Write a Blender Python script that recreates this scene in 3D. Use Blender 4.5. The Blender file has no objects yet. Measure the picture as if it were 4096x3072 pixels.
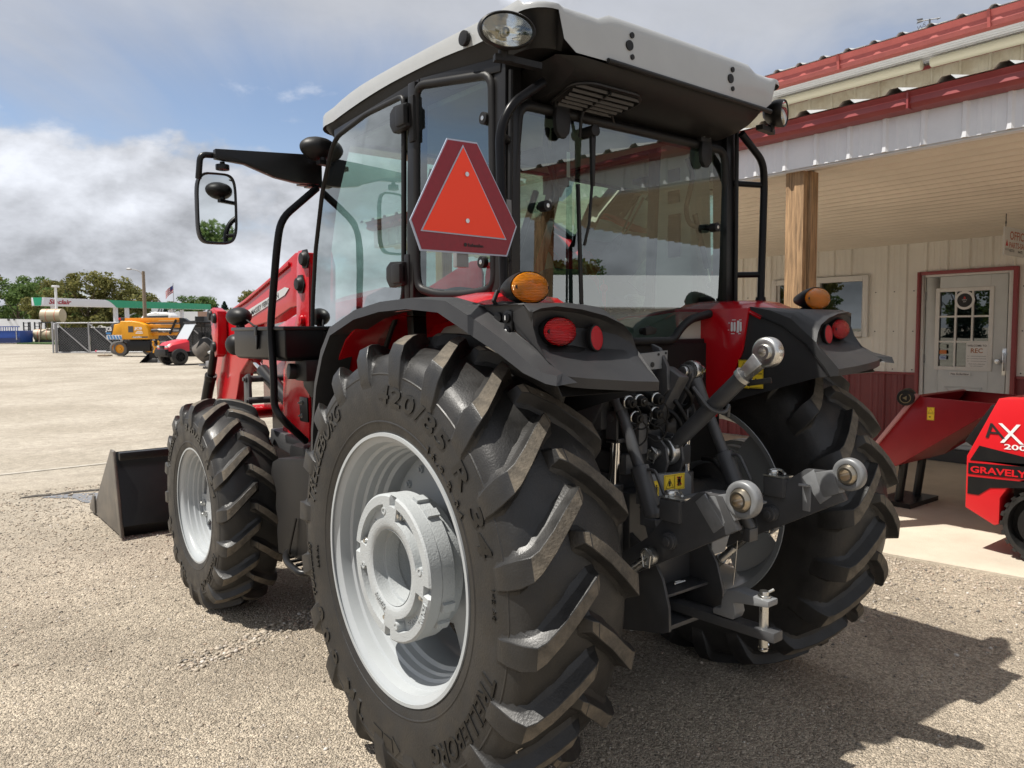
import bpy, bmesh, math, random
import numpy as np
from mathutils import Vector, Matrix

R = math.radians
random.seed(7)
rng = np.random.default_rng(7)
scene = bpy.context.scene
col = scene.collection

# ---------------------------------------------------------------- camera
cam_d = bpy.data.cameras.new('camera')
cam = bpy.data.objects.new('camera', cam_d)
col.objects.link(cam)
cr = Vector((0.7824, -0.6227, -0.0073)).normalized()
cf = Vector((0.6210, 0.7807, -0.0690)).normalized()
cd = cf.cross(cr).normalized()
cr = cd.cross(cf).normalized()
m = Matrix.Identity(4)
for i in range(3):
    m[i][0] = cr[i]; m[i][1] = -cd[i]; m[i][2] = -cf[i]
m[0][3], m[1][3], m[2][3] = -2.274, -2.244, 1.559
cam.matrix_world = m
cam_d.sensor_width = 36.0
cam_d.lens = 26.98
cam_d.clip_start = 0.05
cam_d.clip_end = 3000
cam_d.dof.use_dof = True
cam_d.dof.focus_distance = 2.7
cam_d.dof.aperture_fstop = 13.0
scene.camera = cam

# ---------------------------------------------------------------- world, sun, exposure
world = bpy.data.worlds.new('World')
scene.world = world
world.use_nodes = True
SUN_DIR = Vector((-0.46, 0.215, 1.0)).normalized()
SUN_EL = math.asin(SUN_DIR.z)
SUN_AZ = math.atan2(SUN_DIR.x, SUN_DIR.y)


def build_world():
    nt = world.node_tree
    N, L = nt.nodes, nt.links
    N.clear()
    out = N.new('ShaderNodeOutputWorld')
    bg = N.new('ShaderNodeBackground')
    bg.inputs['Strength'].default_value = 0.075
    L.new(bg.outputs[0], out.inputs[0])
    sky = N.new('ShaderNodeTexSky')
    sky.sky_type = 'NISHITA'
    sky.sun_disc = False
    sky.sun_elevation = SUN_EL
    sky.sun_rotation = SUN_AZ
    sky.altitude = 1500
    sky.air_density = 1.0
    sky.dust_density = 0.6
    sky.ozone_density = 1.6

    def math_(op, a, b=None, clamp=False):
        n = N.new('ShaderNodeMath'); n.operation = op; n.use_clamp = clamp
        for i, v in enumerate((a, b)):
            if v is None: continue
            if isinstance(v, (int, float)): n.inputs[i].default_value = v
            else: L.new(v, n.inputs[i])
        return n.outputs[0]

    def ramp(x, a, b):
        n = N.new('ShaderNodeMapRange'); n.interpolation_type = 'SMOOTHSTEP'
        L.new(x, n.inputs[0]); n.inputs[1].default_value = a; n.inputs[2].default_value = b
        return n.outputs[0]
    tc = N.new('ShaderNodeTexCoord')
    sep = N.new('ShaderNodeSeparateXYZ'); L.new(tc.outputs['Generated'], sep.inputs[0])
    zc = math_('MAXIMUM', sep.outputs[2], 0.0)
    # high sheet seen in perspective: direction divided by height
    den = math_('ADD', zc, 0.16)
    cx = N.new('ShaderNodeCombineXYZ')
    L.new(math_('DIVIDE', sep.outputs[0], den), cx.inputs[0])
    L.new(math_('DIVIDE', sep.outputs[1], den), cx.inputs[1])
    cx.inputs[2].default_value = 3.7

    def noise(vec, scale, detail=8, rough=0.55, dist=0.0):
        n = N.new('ShaderNodeTexNoise'); n.inputs['Scale'].default_value = scale
        n.inputs['Detail'].default_value = detail; n.inputs['Roughness'].default_value = rough
        n.inputs['Distortion'].default_value = dist
        L.new(vec, n.inputs['Vector']); return n.outputs[0]
    mp = N.new('ShaderNodeMapping'); L.new(tc.outputs['Generated'], mp.inputs[0])
    mp.inputs['Scale'].default_value = (1.0, 1.0, 1.75)
    mp.inputs['Location'].default_value = (0.35, 1.2, 0.1)
    hi = noise(cx.outputs[0], 0.62, 9, 0.56, 0.5)
    hi_c = noise(cx.outputs[0], 2.3, 8, 0.6, 0.3)
    cu = noise(mp.outputs[0], 3.6, 12, 0.55, 0.15)      # heaped clouds low down
    cu_f = noise(mp.outputs[0], 11.0, 10, 0.60, 0.2)
    # coverage of the high sheet: full overhead, broken lower down
    hz = ramp(zc, 0.22, 0.42)
    hi_cov = ramp(math_('ADD', hi, math_('MULTIPLY', hz, 0.25)), 0.40, 0.66)
    # coverage of the heaps: dense under ~12 degrees
    lowm = math_('SUBTRACT', 1.0, ramp(zc, 0.15, 0.27))
    cu_cov = ramp(math_('ADD', cu, math_('MULTIPLY', lowm, 0.28)), 0.585, 0.68)
    # brightness
    b_hi = math_('ADD', 3.9, math_('MULTIPLY', math_('ADD', math_('MULTIPLY', hi_c, 0.6), math_('MULTIPLY', hi, 0.4)), 4.4))
    up = N.new('ShaderNodeMapping'); L.new(mp.outputs[0], up.inputs[0])
    up.inputs['Location'].default_value = (0, 0, 0.07)
    cu_up = noise(up.outputs[0], 3.6, 7, 0.55, 0.15)
    lit = math_('SUBTRACT', cu, cu_up)
    b_cu = math_('ADD', math_('ADD', 7.0, math_('MULTIPLY', lit, 20.0)), math_('MULTIPLY', math_('SUBTRACT', cu_f, 0.5), 7.0))
    b_cu = math_('MINIMUM', math_('MAXIMUM', b_cu, 4.4), 10.0)

    def tint(val, c):
        n = N.new('ShaderNodeVectorMath'); n.operation = 'SCALE'
        n.inputs[0].default_value = c; L.new(val, n.inputs['Scale']); return n.outputs[0]

    def mix(f, a, b):
        n = N.new('ShaderNodeMix'); n.data_type = 'RGBA'
        L.new(f, n.inputs[0]); L.new(a, n.inputs[6]); L.new(b, n.inputs[7]); return n.outputs[2]
    skyc = N.new('ShaderNodeVectorMath'); skyc.operation = 'MULTIPLY'
    L.new(sky.outputs[0], skyc.inputs[0]); skyc.inputs[1].default_value = (1.75, 1.55, 1.42)
    c1 = mix(math_('MULTIPLY', hi_cov, 0.96), skyc.outputs[0], tint(b_hi, (0.93, 0.965, 1.05)))
    c2 = mix(cu_cov, c1, tint(b_cu, (0.94, 0.975, 1.055)))
    L.new(c2, bg.inputs['Color'])


build_world()
sun_d = bpy.data.lights.new('sun', 'SUN')
sun_d.energy = 5.0
sun_d.angle = R(0.55)
sun_d.color = (1.0, 0.955, 0.88)
sun = bpy.data.objects.new('sun', sun_d)
sun.rotation_euler = SUN_DIR.to_track_quat('Z', 'Y').to_euler()
col.objects.link(sun)

scene.render.engine = 'CYCLES'
scene.cycles.use_denoising = True
scene.cycles.max_bounces = 10
scene.cycles.transparent_max_bounces = 16
scene.cycles.caustics_reflective = False
scene.cycles.caustics_refractive = False
scene.cycles.sample_clamp_indirect = 6
vs = scene.view_settings
vs.view_transform = 'Standard'
vs.look = 'None'
vs.gamma = 1.0
vs.use_curve_mapping = False
vs.exposure = 0.42

# ---------------------------------------------------------------- materials
MATS = {}


def mat(name, colr=(0.5, 0.5, 0.5), rough=0.5, metal=0.0, var=0.0, vscale=8.0, bump=0.0, bscale=60.0, coat=0.0,
        dust=0.0, dust_col=(0.30, 0.25, 0.19), spec=0.5, bdetail=4, bdist=0.01, emis=None, rvar=0.0, streak=None):
    """Principled material in object space: colour noise, fine bump, dust in patches."""
    if name in MATS: return MATS[name]
    mt = bpy.data.materials.new(name); mt.use_nodes = True
    nt = mt.node_tree; N, L = nt.nodes, nt.links
    p = N['Principled BSDF']
    p.inputs['Base Color'].default_value = (*colr, 1)
    p.inputs['Roughness'].default_value = rough
    p.inputs['Metallic'].default_value = metal
    p.inputs['Specular IOR Level'].default_value = spec
    if coat: 
        p.inputs['Coat Weight'].default_value = coat
        p.inputs['Coat Roughness'].default_value = 0.06
    if emis:
        p.inputs['Emission Color'].default_value = (*emis[:3], 1); p.inputs['Emission Strength'].default_value = emis[3]
    tc = N.new('ShaderNodeTexCoord')
    vec = tc.outputs['Object']
    if streak:
        mp = N.new('ShaderNodeMapping'); mp.inputs['Scale'].default_value = streak
        L.new(vec, mp.inputs[0]); vec = mp.outputs[0]
    cur = None
    if var:
        n = N.new('ShaderNodeTexNoise'); n.inputs['Scale'].default_value = vscale; n.inputs['Detail'].default_value = 6
        n.inputs['Roughness'].default_value = 0.6
        L.new(vec, n.inputs['Vector'])
        rp = N.new('ShaderNodeMapRange'); L.new(n.outputs[0], rp.inputs[0])
        rp.inputs[1].default_value = 0.3; rp.inputs[2].default_value = 0.7
        rp.inputs[3].default_value = 1 - var; rp.inputs[4].default_value = 1 + var
        sc = N.new('ShaderNodeVectorMath'); sc.operation = 'SCALE'; sc.inputs[0].default_value = colr
        L.new(rp.outputs[0], sc.inputs['Scale']); cur = sc.outputs[0]
        L.new(cur, p.inputs['Base Color'])
    if dust:
        n = N.new('ShaderNodeTexNoise'); n.inputs['Scale'].default_value = 5.0; n.inputs['Detail'].default_value = 8
        n.inputs['Roughness'].default_value = 0.7
        L.new(tc.outputs['Object'], n.inputs['Vector'])
        rp = N.new('ShaderNodeMapRange'); L.new(n.outputs[0], rp.inputs[0])
        rp.inputs[1].default_value = 0.42; rp.inputs[2].default_value = 0.75
        rp.inputs[3].default_value = 0.15 * dust; rp.inputs[4].default_value = dust
        mx = N.new('ShaderNodeMix'); mx.data_type = 'RGBA'
        L.new(rp.outputs[0], mx.inputs[0])
        if cur: L.new(cur, mx.inputs[6])
        else: mx.inputs[6].default_value = (*colr, 1)
        mx.inputs[7].default_value = (*dust_col, 1)
        L.new(mx.outputs[2], p.inputs['Base Color'])
    if rvar:
        n = N.new('ShaderNodeTexNoise'); n.inputs['Scale'].default_value = 14.0; n.inputs['Detail'].default_value = 5
        L.new(tc.outputs['Object'], n.inputs['Vector'])
        rp = N.new('ShaderNodeMapRange'); L.new(n.outputs[0], rp.inputs[0])
        rp.inputs[1].default_value = 0.3; rp.inputs[2].default_value = 0.7
        rp.inputs[3].default_value = max(0.02, rough - rvar); rp.inputs[4].default_value = min(1, rough + rvar)
        L.new(rp.outputs[0], p.inputs['Roughness'])
    if bump:
        n = N.new('ShaderNodeTexNoise'); n.inputs['Scale'].default_value = bscale; n.inputs['Detail'].default_value = bdetail
        L.new(vec, n.inputs['Vector'])
        b = N.new('ShaderNodeBump'); b.inputs['Strength'].default_value = bump; b.inputs['Distance'].default_value = bdist
        L.new(n.outputs[0], b.inputs['Height']); L.new(b.outputs[0], p.inputs['Normal'])
    MATS[name] = mt
    return mt


def glass_mat(name, tintc=(0.62, 0.80, 0.74), ior=1.5, rough=0.0):
    """A thin pane: what lies behind shows tinted, the surface mirrors by Fresnel."""
    mt = bpy.data.materials.new(name); mt.use_nodes = True
    nt = mt.node_tree; N, L = nt.nodes, nt.links
    N.clear()
    out = N.new('ShaderNodeOutputMaterial')
    tr = N.new('ShaderNodeBsdfTransparent'); tr.inputs[0].default_value = (*tintc, 1)
    gl = N.new('ShaderNodeBsdfGlossy'); gl.inputs['Roughness'].default_value = rough
    gl.inputs['Color'].default_value = (0.93, 0.98, 0.97, 1)
    fr = N.new('ShaderNodeFresnel'); fr.inputs[0].default_value = ior
    mx = N.new('ShaderNodeMixShader')
    k = N.new('ShaderNodeMath'); k.operation = 'MULTIPLY'; k.use_clamp = True; k.inputs[1].default_value = 3.4
    L.new(fr.outputs[0], k.inputs[0]); L.new(k.outputs[0], mx.inputs[0])
    L.new(tr.outputs[0], mx.inputs[1]); L.new(gl.outputs[0], mx.inputs[2])
    L.new(mx.outputs[0], out.inputs[0])
    MATS[name] = mt
    return mt


def lens_mat(name, colr):
    """Coloured moulded lens: lets tinted light through, some glow in the plastic, ribbed gloss on top."""
    mt = bpy.data.materials.new(name); mt.use_nodes = True
    nt = mt.node_tree; N, L = nt.nodes, nt.links
    N.clear()
    out = N.new('ShaderNodeOutputMaterial')
    tc = N.new('ShaderNodeTexCoord'); w = N.new('ShaderNodeTexWave'); w.bands_direction = 'Z'
    w.inputs['Scale'].default_value = 70; w.inputs['Distortion'].default_value = 3; w.inputs['Detail'].default_value = 1
    L.new(tc.outputs['Object'], w.inputs[0])
    b = N.new('ShaderNodeBump'); b.inputs['Strength'].default_value = 0.6; b.inputs['Distance'].default_value = 0.004
    L.new(w.outputs[1], b.inputs['Height'])
    tr = N.new('ShaderNodeBsdfTransparent'); tr.inputs[0].default_value = (*[min(1, c * 1.1 + .02) for c in colr], 1)
    tl = N.new('ShaderNodeBsdfTranslucent'); tl.inputs[0].default_value = (*colr, 1); L.new(b.outputs[0], tl.inputs['Normal'])
    df = N.new('ShaderNodeBsdfDiffuse'); df.inputs[0].default_value = (*colr, 1); L.new(b.outputs[0], df.inputs['Normal'])
    gl = N.new('ShaderNodeBsdfGlossy'); gl.inputs['Roughness'].default_value = .06; L.new(b.outputs[0], gl.inputs['Normal'])
    m1 = N.new('ShaderNodeMixShader'); m1.inputs[0].default_value = .50; L.new(tr.outputs[0], m1.inputs[1]); L.new(df.outputs[0], m1.inputs[2])
    m2 = N.new('ShaderNodeMixShader'); m2.inputs[0].default_value = .15; L.new(m1.outputs[0], m2.inputs[1]); L.new(tl.outputs[0], m2.inputs[2])
    fr = N.new('ShaderNodeFresnel'); fr.inputs[0].default_value = 1.5; L.new(b.outputs[0], fr.inputs[1])
    m3 = N.new('ShaderNodeMixShader'); L.new(fr.outputs[0], m3.inputs[0]); L.new(m2.outputs[0], m3.inputs[1]); L.new(gl.outputs[0], m3.inputs[2])
    L.new(m3.outputs[0], out.inputs[0])
    MATS[name] = mt
    return mt


mat('rubber', (0.0125, 0.0124, 0.0125), 0.47, var=0.25, vscale=7, bump=0.35, bscale=160, dust=0.16, dust_col=(0.10, 0.088, 0.072), rvar=0.12, spec=0.5, bdist=0.003)
mat('rubber_worn', (0.055, 0.050, 0.043), 0.9, var=0.35, vscale=40, bump=0.6, bscale=120, dust=0.9, dust_col=(0.20, 0.165, 0.12), bdist=0.004)
mat('rubber_letter', (0.005, 0.005, 0.005), 0.33)
mat('red_paint', (0.46, 0.004, 0.010), 0.24, var=0.05, coat=0.35, vscale=3)
mat('dark_red', (0.25, 0.008, 0.014), 0.35, var=0.08)
mat('roof_white', (0.37, 0.38, 0.38), 0.2, coat=0.3, var=0.03)
mat('wheel_silver', (0.36, 0.38, 0.39), 0.34, var=0.05, vscale=4)
mat('cast_silver', (0.38, 0.40, 0.405), 0.55, bump=0.5, bscale=170, bdist=0.004, var=0.05)
mat('grey_frame', (0.052, 0.054, 0.058), 0.40, var=0.2, dust=0.08)
mat('grey_light', (0.19, 0.195, 0.20), 0.42, var=0.1)
mat('black_plastic', (0.008, 0.008, 0.0085), 0.46, spec=0.28, bump=0.2, bscale=300, dust=0.025, bdist=0.002)
mat('flare_plastic', (0.022, 0.022, 0.0235), 0.46, spec=0.4, bump=0.3, bscale=380, dust=0.06, dust_col=(0.2, 0.19, 0.17), bdist=0.002)
mat('black_gloss', (0.006, 0.006, 0.007), 0.30, spec=0.16)
mat('black_paint', (0.006, 0.006, 0.0065), 0.34, spec=0.35, dust=0.02)
mat('zinc', (0.62, 0.62, 0.60), 0.32, 1.0, var=0.12, vscale=30, rvar=0.1)
mat('chrome', (0.80, 0.80, 0.80), 0.07, 1.0)
mat('brass', (0.42, 0.34, 0.20), 0.35, 1.0)
mat('sticker_yellow', (0.78, 0.55, 0.03), 0.5)
mat('ink_black', (0.012, 0.012, 0.012), 0.6)
mat('ink_red', (0.55, 0.03, 0.02), 0.6)
mat('ink_white', (0.8, 0.8, 0.8), 0.5)
mat('cream_plastic', (0.44, 0.43, 0.38), 0.55, var=0.05)
mat('seat_cloth', (0.035, 0.036, 0.038), 0.85, bump=0.4, bscale=200)
mat('smv_orange', (0.95, 0.052, 0.012), 0.5, emis=(1.0, 0.10, 0.02, 0.0))
mat('smv_red', (0.22, 0.006, 0.016), 0.32, var=0.1, vscale=60)
mat('smv_edge', (0.42, 0.47, 0.58), 0.35)
mat('mirror_glass', (0.75, 0.78, 0.78), 0.015, 1.0)
glass_mat('cab_glass', (0.60, 0.76, 0.70))
glass_mat('clear_glass', (0.90, 0.93, 0.93))
lens_mat('lens_amber', (1.0, 0.33, 0.01))
lens_mat('lens_red', (0.80, 0.012, 0.02))
mat('reflector_chrome', (0.85, 0.86, 0.88), 0.12, 1.0)
M = MATS


# ---------------------------------------------------------------- mesh helpers
def frame(d):
    d = Vector(d).normalized()
    a = Vector((0, 0, 1)) if abs(d.z) < 0.9 else Vector((0, 1, 0))
    u = d.cross(a).normalized()
    return u, d.cross(u).normalized(), d


class MB:
    """Collects simple shapes and links them as ONE mesh object."""

    def __init__(self): self.v, self.f, self.m = [], [], []

    def add(self, vs, fs, mi=0):
        o = len(self.v)
        self.v += [tuple(p) for p in vs]
        self.f += [tuple(i + o for i in f) for f in fs]
        self.m += [mi] * len(fs)
        return self

    def box(self, c, s, rot=None, mi=0):
        c = Vector(c); h = [k / 2 for k in s]
        pts = [Vector((x * h[0], y * h[1], z * h[2])) for x in (-1, 1) for y in (-1, 1) for z in (-1, 1)]
        if rot is not None: pts = [rot @ p for p in pts]
        return self.add([c + p for p in pts], [(0, 1, 3, 2), (4, 6, 7, 5), (0, 4, 5, 1), (2, 3, 7, 6), (0, 2, 6, 4), (1, 5, 7, 3)], mi)

    def bb(self, x0, x1, y0, y1, z0, z1, mi=0):
        return self.box(((x0 + x1) / 2, (y0 + y1) / 2, (z0 + z1) / 2), (abs(x1 - x0), abs(y1 - y0), abs(z1 - z0)), None, mi)

    def beam(self, p0, p1, w, h, up=(0, 0, 1), w1=None, h1=None, mi=0):
        p0, p1 = Vector(p0), Vector(p1); d = (p1 - p0).normalized()
        u = d.cross(Vector(up)).normalized(); n = u.cross(d).normalized()
        w1 = w if w1 is None else w1; h1 = h if h1 is None else h1
        q = []
        for p, a, b in ((p0, w, h), (p1, w1, h1)):
            q += [p - u * a / 2 - n * b / 2, p + u * a / 2 - n * b / 2, p + u * a / 2 + n * b / 2, p - u * a / 2 + n * b / 2]
        return self.add(q, [(3, 2, 1, 0), (4, 5, 6, 7), (0, 1, 5, 4), (1, 2, 6, 5), (2, 3, 7, 6), (3, 0, 4, 7)], mi)

    def cyl(self, p0, p1, r0, r1=None, n=20, caps=True, mi=0):
        p0, p1 = Vector(p0), Vector(p1); r1 = r0 if r1 is None else r1
        u, w, d = frame(p1 - p0)
        q = []
        for p, r in ((p0, r0), (p1, r1)):
            q += [p + (u * math.cos(2 * math.pi * i / n) + w * math.sin(2 * math.pi * i / n)) * r for i in range(n)]
        fs = [(i, (i + 1) % n, n + (i + 1) % n, n + i) for i in range(n)]
        if caps: fs += [tuple(range(n - 1, -1, -1)), tuple(range(n, 2 * n))]
        return self.add(q, fs, mi)

    def lathe(self, prof, c, axis, n=48, mi=0, closed=False, cap0=False, cap1=False, a0=0.0, a1=None):
        """prof: (distance along axis, radius)."""
        c = Vector(c); u, w, d = frame(axis)
        full = a1 is None
        k = n if full else n + 1
        q = []
        for a, r in prof:
            for i in range(k):
                t = 2 * math.pi * i / n if full else a0 + (a1 - a0) * i / n
                q.append(c + d * a + (u * math.cos(t) + w * math.sin(t)) * r)
        fs = []
        L_ = len(prof)
        for j in range(L_ if closed else L_ - 1):
            j2 = (j + 1) % L_
            for i in range(n):
                i2 = (i + 1) % k
                fs.append((j * k + i, j * k + i2, j2 * k + i2, j2 * k + i))
        if cap0 and full: fs.append(tuple(range(k - 1, -1, -1)))
        if cap1 and full: fs.append(tuple((L_ - 1) * k + i for i in range(k)))
        return self.add(q, fs, mi)

    def tube(self, pts, r, n=10, fillet=0.0, caps=True, mi=0, radii=None, flat=1.0):
        P = [Vector(p) for p in pts]
        if fillet > 0 and len(P) > 2:
            Q = [P[0]]
            for i in range(1, len(P) - 1):
                a, b, c = P[i - 1], P[i], P[i + 1]
                f = min(fillet, (a - b).length * 0.48, (c - b).length * 0.48)
                s, e = b + (a - b).normalized() * f, b + (c - b).normalized() * f
                for k in range(6):
                    t = k / 5
                    Q.append(s * (1 - t) ** 2 + b * 2 * t * (1 - t) + e * t * t)
            Q.append(P[-1]); P = Q
        rad = radii or [r] * len(P)
        T = [(P[min(i + 1, len(P) - 1)] - P[max(i - 1, 0)]).normalized() for i in range(len(P))]
        u, w, _ = frame(T[0])
        q = []
        for i, p in enumerate(P):
            if i:
                u = (u - T[i] * u.dot(T[i])).normalized(); w = T[i].cross(u).normalized()
            q += [p + (u * math.cos(2 * math.pi * k / n) + w * math.sin(2 * math.pi * k / n) * flat) * rad[i] for k in range(n)]
        fs = [(i * n + k, i * n + (k + 1) % n, (i + 1) * n + (k + 1) % n, (i + 1) * n + k) for i in range(len(P) - 1) for k in range(n)]
        if caps: fs += [tuple(range(n - 1, -1, -1)), tuple((len(P) - 1) * n + k for k in range(n))]
        return self.add(q, fs, mi)

    def prism(self, poly, o, u, v, depth, mi=0):
        """poly in the (u, v) plane through o, pushed out by depth along u x v."""
        o, u, v = Vector(o), Vector(u), Vector(v); d = u.cross(v).normalized() * depth
        q = [o + u * a + v * b for a, b in poly]; n = len(q)
        q += [p + d for p in q]
        fs = [tuple(range(n - 1, -1, -1)), tuple(range(n, 2 * n))] + [(i, (i + 1) % n, n + (i + 1) % n, n + i) for i in range(n)]
        return self.add(q, fs, mi)

    def grid(self, rows, mi=0, close_u=False, close_v=False):
        nr, nc = len(rows), len(rows[0])
        fs = []
        for i in range(nr if close_v else nr - 1):
            for j in range(nc if close_u else nc - 1):
                i2, j2 = (i + 1) % nr, (j + 1) % nc
                fs.append((i * nc + j, i * nc + j2, i2 * nc + j2, i2 * nc + j))
        return self.add([p for r in rows for p in r], fs, mi)

    def ball(self, c, r, n=16, sc=(1, 1, 1), mi=0):
        c = Vector(c); q = []; k = n // 2
        for i in range(k + 1):
            t = math.pi * i / k
            for j in range(n):
                a = 2 * math.pi * j / n
                q.append(c + Vector((math.sin(t) * math.cos(a) * sc[0], math.sin(t) * math.sin(a) * sc[1], math.cos(t) * sc[2])) * r)
        fs = [(i * n + j, (i + 1) * n + j, (i + 1) * n + (j + 1) % n, i * n + (j + 1) % n) for i in range(k) for j in range(n)]
        return self.add(q, fs, mi)

    def mesh(self, name, bev=0.0, smooth=35, seg=2, solid=0.0, weld=1e-5, mats=None):
        me = bpy.data.meshes.new(name)
        me.from_pydata(self.v, [], self.f)
        for k, pidx in enumerate(self.m): me.polygons[k].material_index = pidx
        bm = bmesh.new(); bm.from_mesh(me)
        bmesh.ops.remove_doubles(bm, verts=bm.verts, dist=weld)
        bmesh.ops.dissolve_degenerate(bm, edges=bm.edges, dist=1e-6)
        bmesh.ops.recalc_face_normals(bm, faces=bm.faces)
        if solid:
            bmesh.ops.solidify(bm, geom=bm.faces[:], thickness=solid)
            bmesh.ops.recalc_face_normals(bm, faces=bm.faces)
        if bev > 0:
            ed = [e for e in bm.edges if len(e.link_faces) == 2 and e.calc_face_angle(0) > R(30)]
            if ed: bmesh.ops.bevel(bm, geom=ed, offset=bev, segments=seg, affect='EDGES', clamp_overlap=True, profile=0.6)
        bm.to_mesh(me); bm.free()
        me.polygons.foreach_set('use_smooth', [True] * len(me.polygons))
        me.set_sharp_from_angle(angle=R(smooth))
        for mt in (mats or []): me.materials.append(M[mt] if isinstance(mt, str) else mt)
        return me

    def build(self, name, mats, parent=None, bev=0.0, smooth=35, seg=2, solid=0.0, label=None, loc=None, weld=1e-5):
        if isinstance(mats, (str, bpy.types.Material)): mats = [mats]
        return link(name, self.mesh(name, bev, smooth, seg, solid, weld, mats), parent, label, loc)


def link(name, data, parent=None, label=None, loc=None, rot=None):
    o = bpy.data.objects.new(name, data); col.objects.link(o)
    if parent is not None: o.parent = parent
    if label: o['label'] = label
    if loc is not None: o.location = loc
    if rot is not None: o.rotation_euler = rot
    return o


def thing(name, label, cat, loc=(0, 0, 0), rz=0.0, group=None):
    o = link(name, None, None, label, loc); o.rotation_euler.z = rz
    o.empty_display_size = 0.2
    o['category'] = cat
    if group: o['group'] = group
    return o


def tag(o, label, cat, group=None):
    o['label'] = label; o['category'] = cat
    if group: o['group'] = group
    return o


def struct(o, kind='structure', label=None):
    o['kind'] = kind
    if label: o['label'] = label
    return o


def copy_tree(o, parent=None):
    c = o.copy(); col.objects.link(c); c.parent = parent
    for ch in o.children: copy_tree(ch, c)
    return c


_fcache = {}


def text_geo(s, bold=0.0, shear=0.0, space=1.0, depth=0.0, res=3):
    """Outline of a word as triangles: verts (x, y, z), faces; x from 0, cap height 1."""
    key = (s, bold, shear, space, depth)
    if key in _fcache: return _fcache[key]
    cu = bpy.data.curves.new('word', 'FONT'); cu.body = s; cu.size = 1.0; cu.shear = shear; cu.offset = bold
    cu.space_character = space; cu.extrude = depth; cu.resolution_u = res
    ob = bpy.data.objects.new('word', cu); col.objects.link(ob)
    dg = bpy.context.evaluated_depsgraph_get()
    me = ob.evaluated_get(dg).to_mesh()
    V = [tuple(v.co) for v in me.vertices]; F = [tuple(p.vertices) for p in me.polygons]
    ob.evaluated_get(dg).to_mesh_clear()
    bpy.data.objects.remove(ob); bpy.data.curves.remove(cu)
    if V:
        x0 = min(v[0] for v in V)
        V = [((v[0] - x0) / 0.73, v[1] / 0.73, v[2]) for v in V]
    _fcache[key] = (V, F)
    return V, F


def add_text(mb, s, o, u, v, height, width=None, mi=0, center=False, lift=0.0, **kw):
    """Flat word in the (u, v) plane at o."""
    V, F = text_geo(s, **kw)
    o, u, v = Vector(o), Vector(u).normalized(), Vector(v).normalized()
    n = u.cross(v)
    w = max(p[0] for p in V)
    sx = (width / w) if width else height
    off = -w * sx / 2 if center else 0
    mb.add([o + u * (p[0] * sx + off) + v * (p[1] * height) + n * (p[2] + lift) for p in V], F, mi)
# ---------------------------------------------------------------- the tractor: root and wheels
tractor = thing('tractor', 'red and black cab tractor with front loader and big lugged tyres', 'tractor')

PROF = [(0.195, 0.452), (0.204, 0.470), (0.212, 0.52), (0.2168, 0.570), (0.2165, 0.61), (0.2125, 0.645), (0.205, 0.675),
        (0.193, 0.70), (0.170, 0.716), (0.10, 0.734), (0.0, 0.742)]
LUG = [(-.040, .733, -.018, .778, -.016, .040, .020), (.0, .739, .0, .789, .000, .048, .029), (.06, .736, .06, .788, .062, .052, .033),
       (.12, .726, .12, .780, .134, .056, .036), (.160, .712, .170, .768, .192, .062, .040), (.186, .700, .196, .757, .214, .068, .044),
       (.196, .690, .2145, .720, .226, .072, .052), (.207, .660, .2200, .668, .238, .070, .054), (.213, .632, .2215, .632, .246, .062, .050),
       (.2162, .610, .2170, .618, .250, .056, .047)]


def side_a(r, rs, ws):
    """sidewall offset at radius r"""
    q = [(rs(b), a * ws) for a, b in PROF[:8]]
    for (r0, a0), (r1, a1) in zip(q, q[1:]):
        if r0 <= r <= r1: return a0 + (a1 - a0) * (r - r0) / (r1 - r0)
    return q[3][1]


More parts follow.
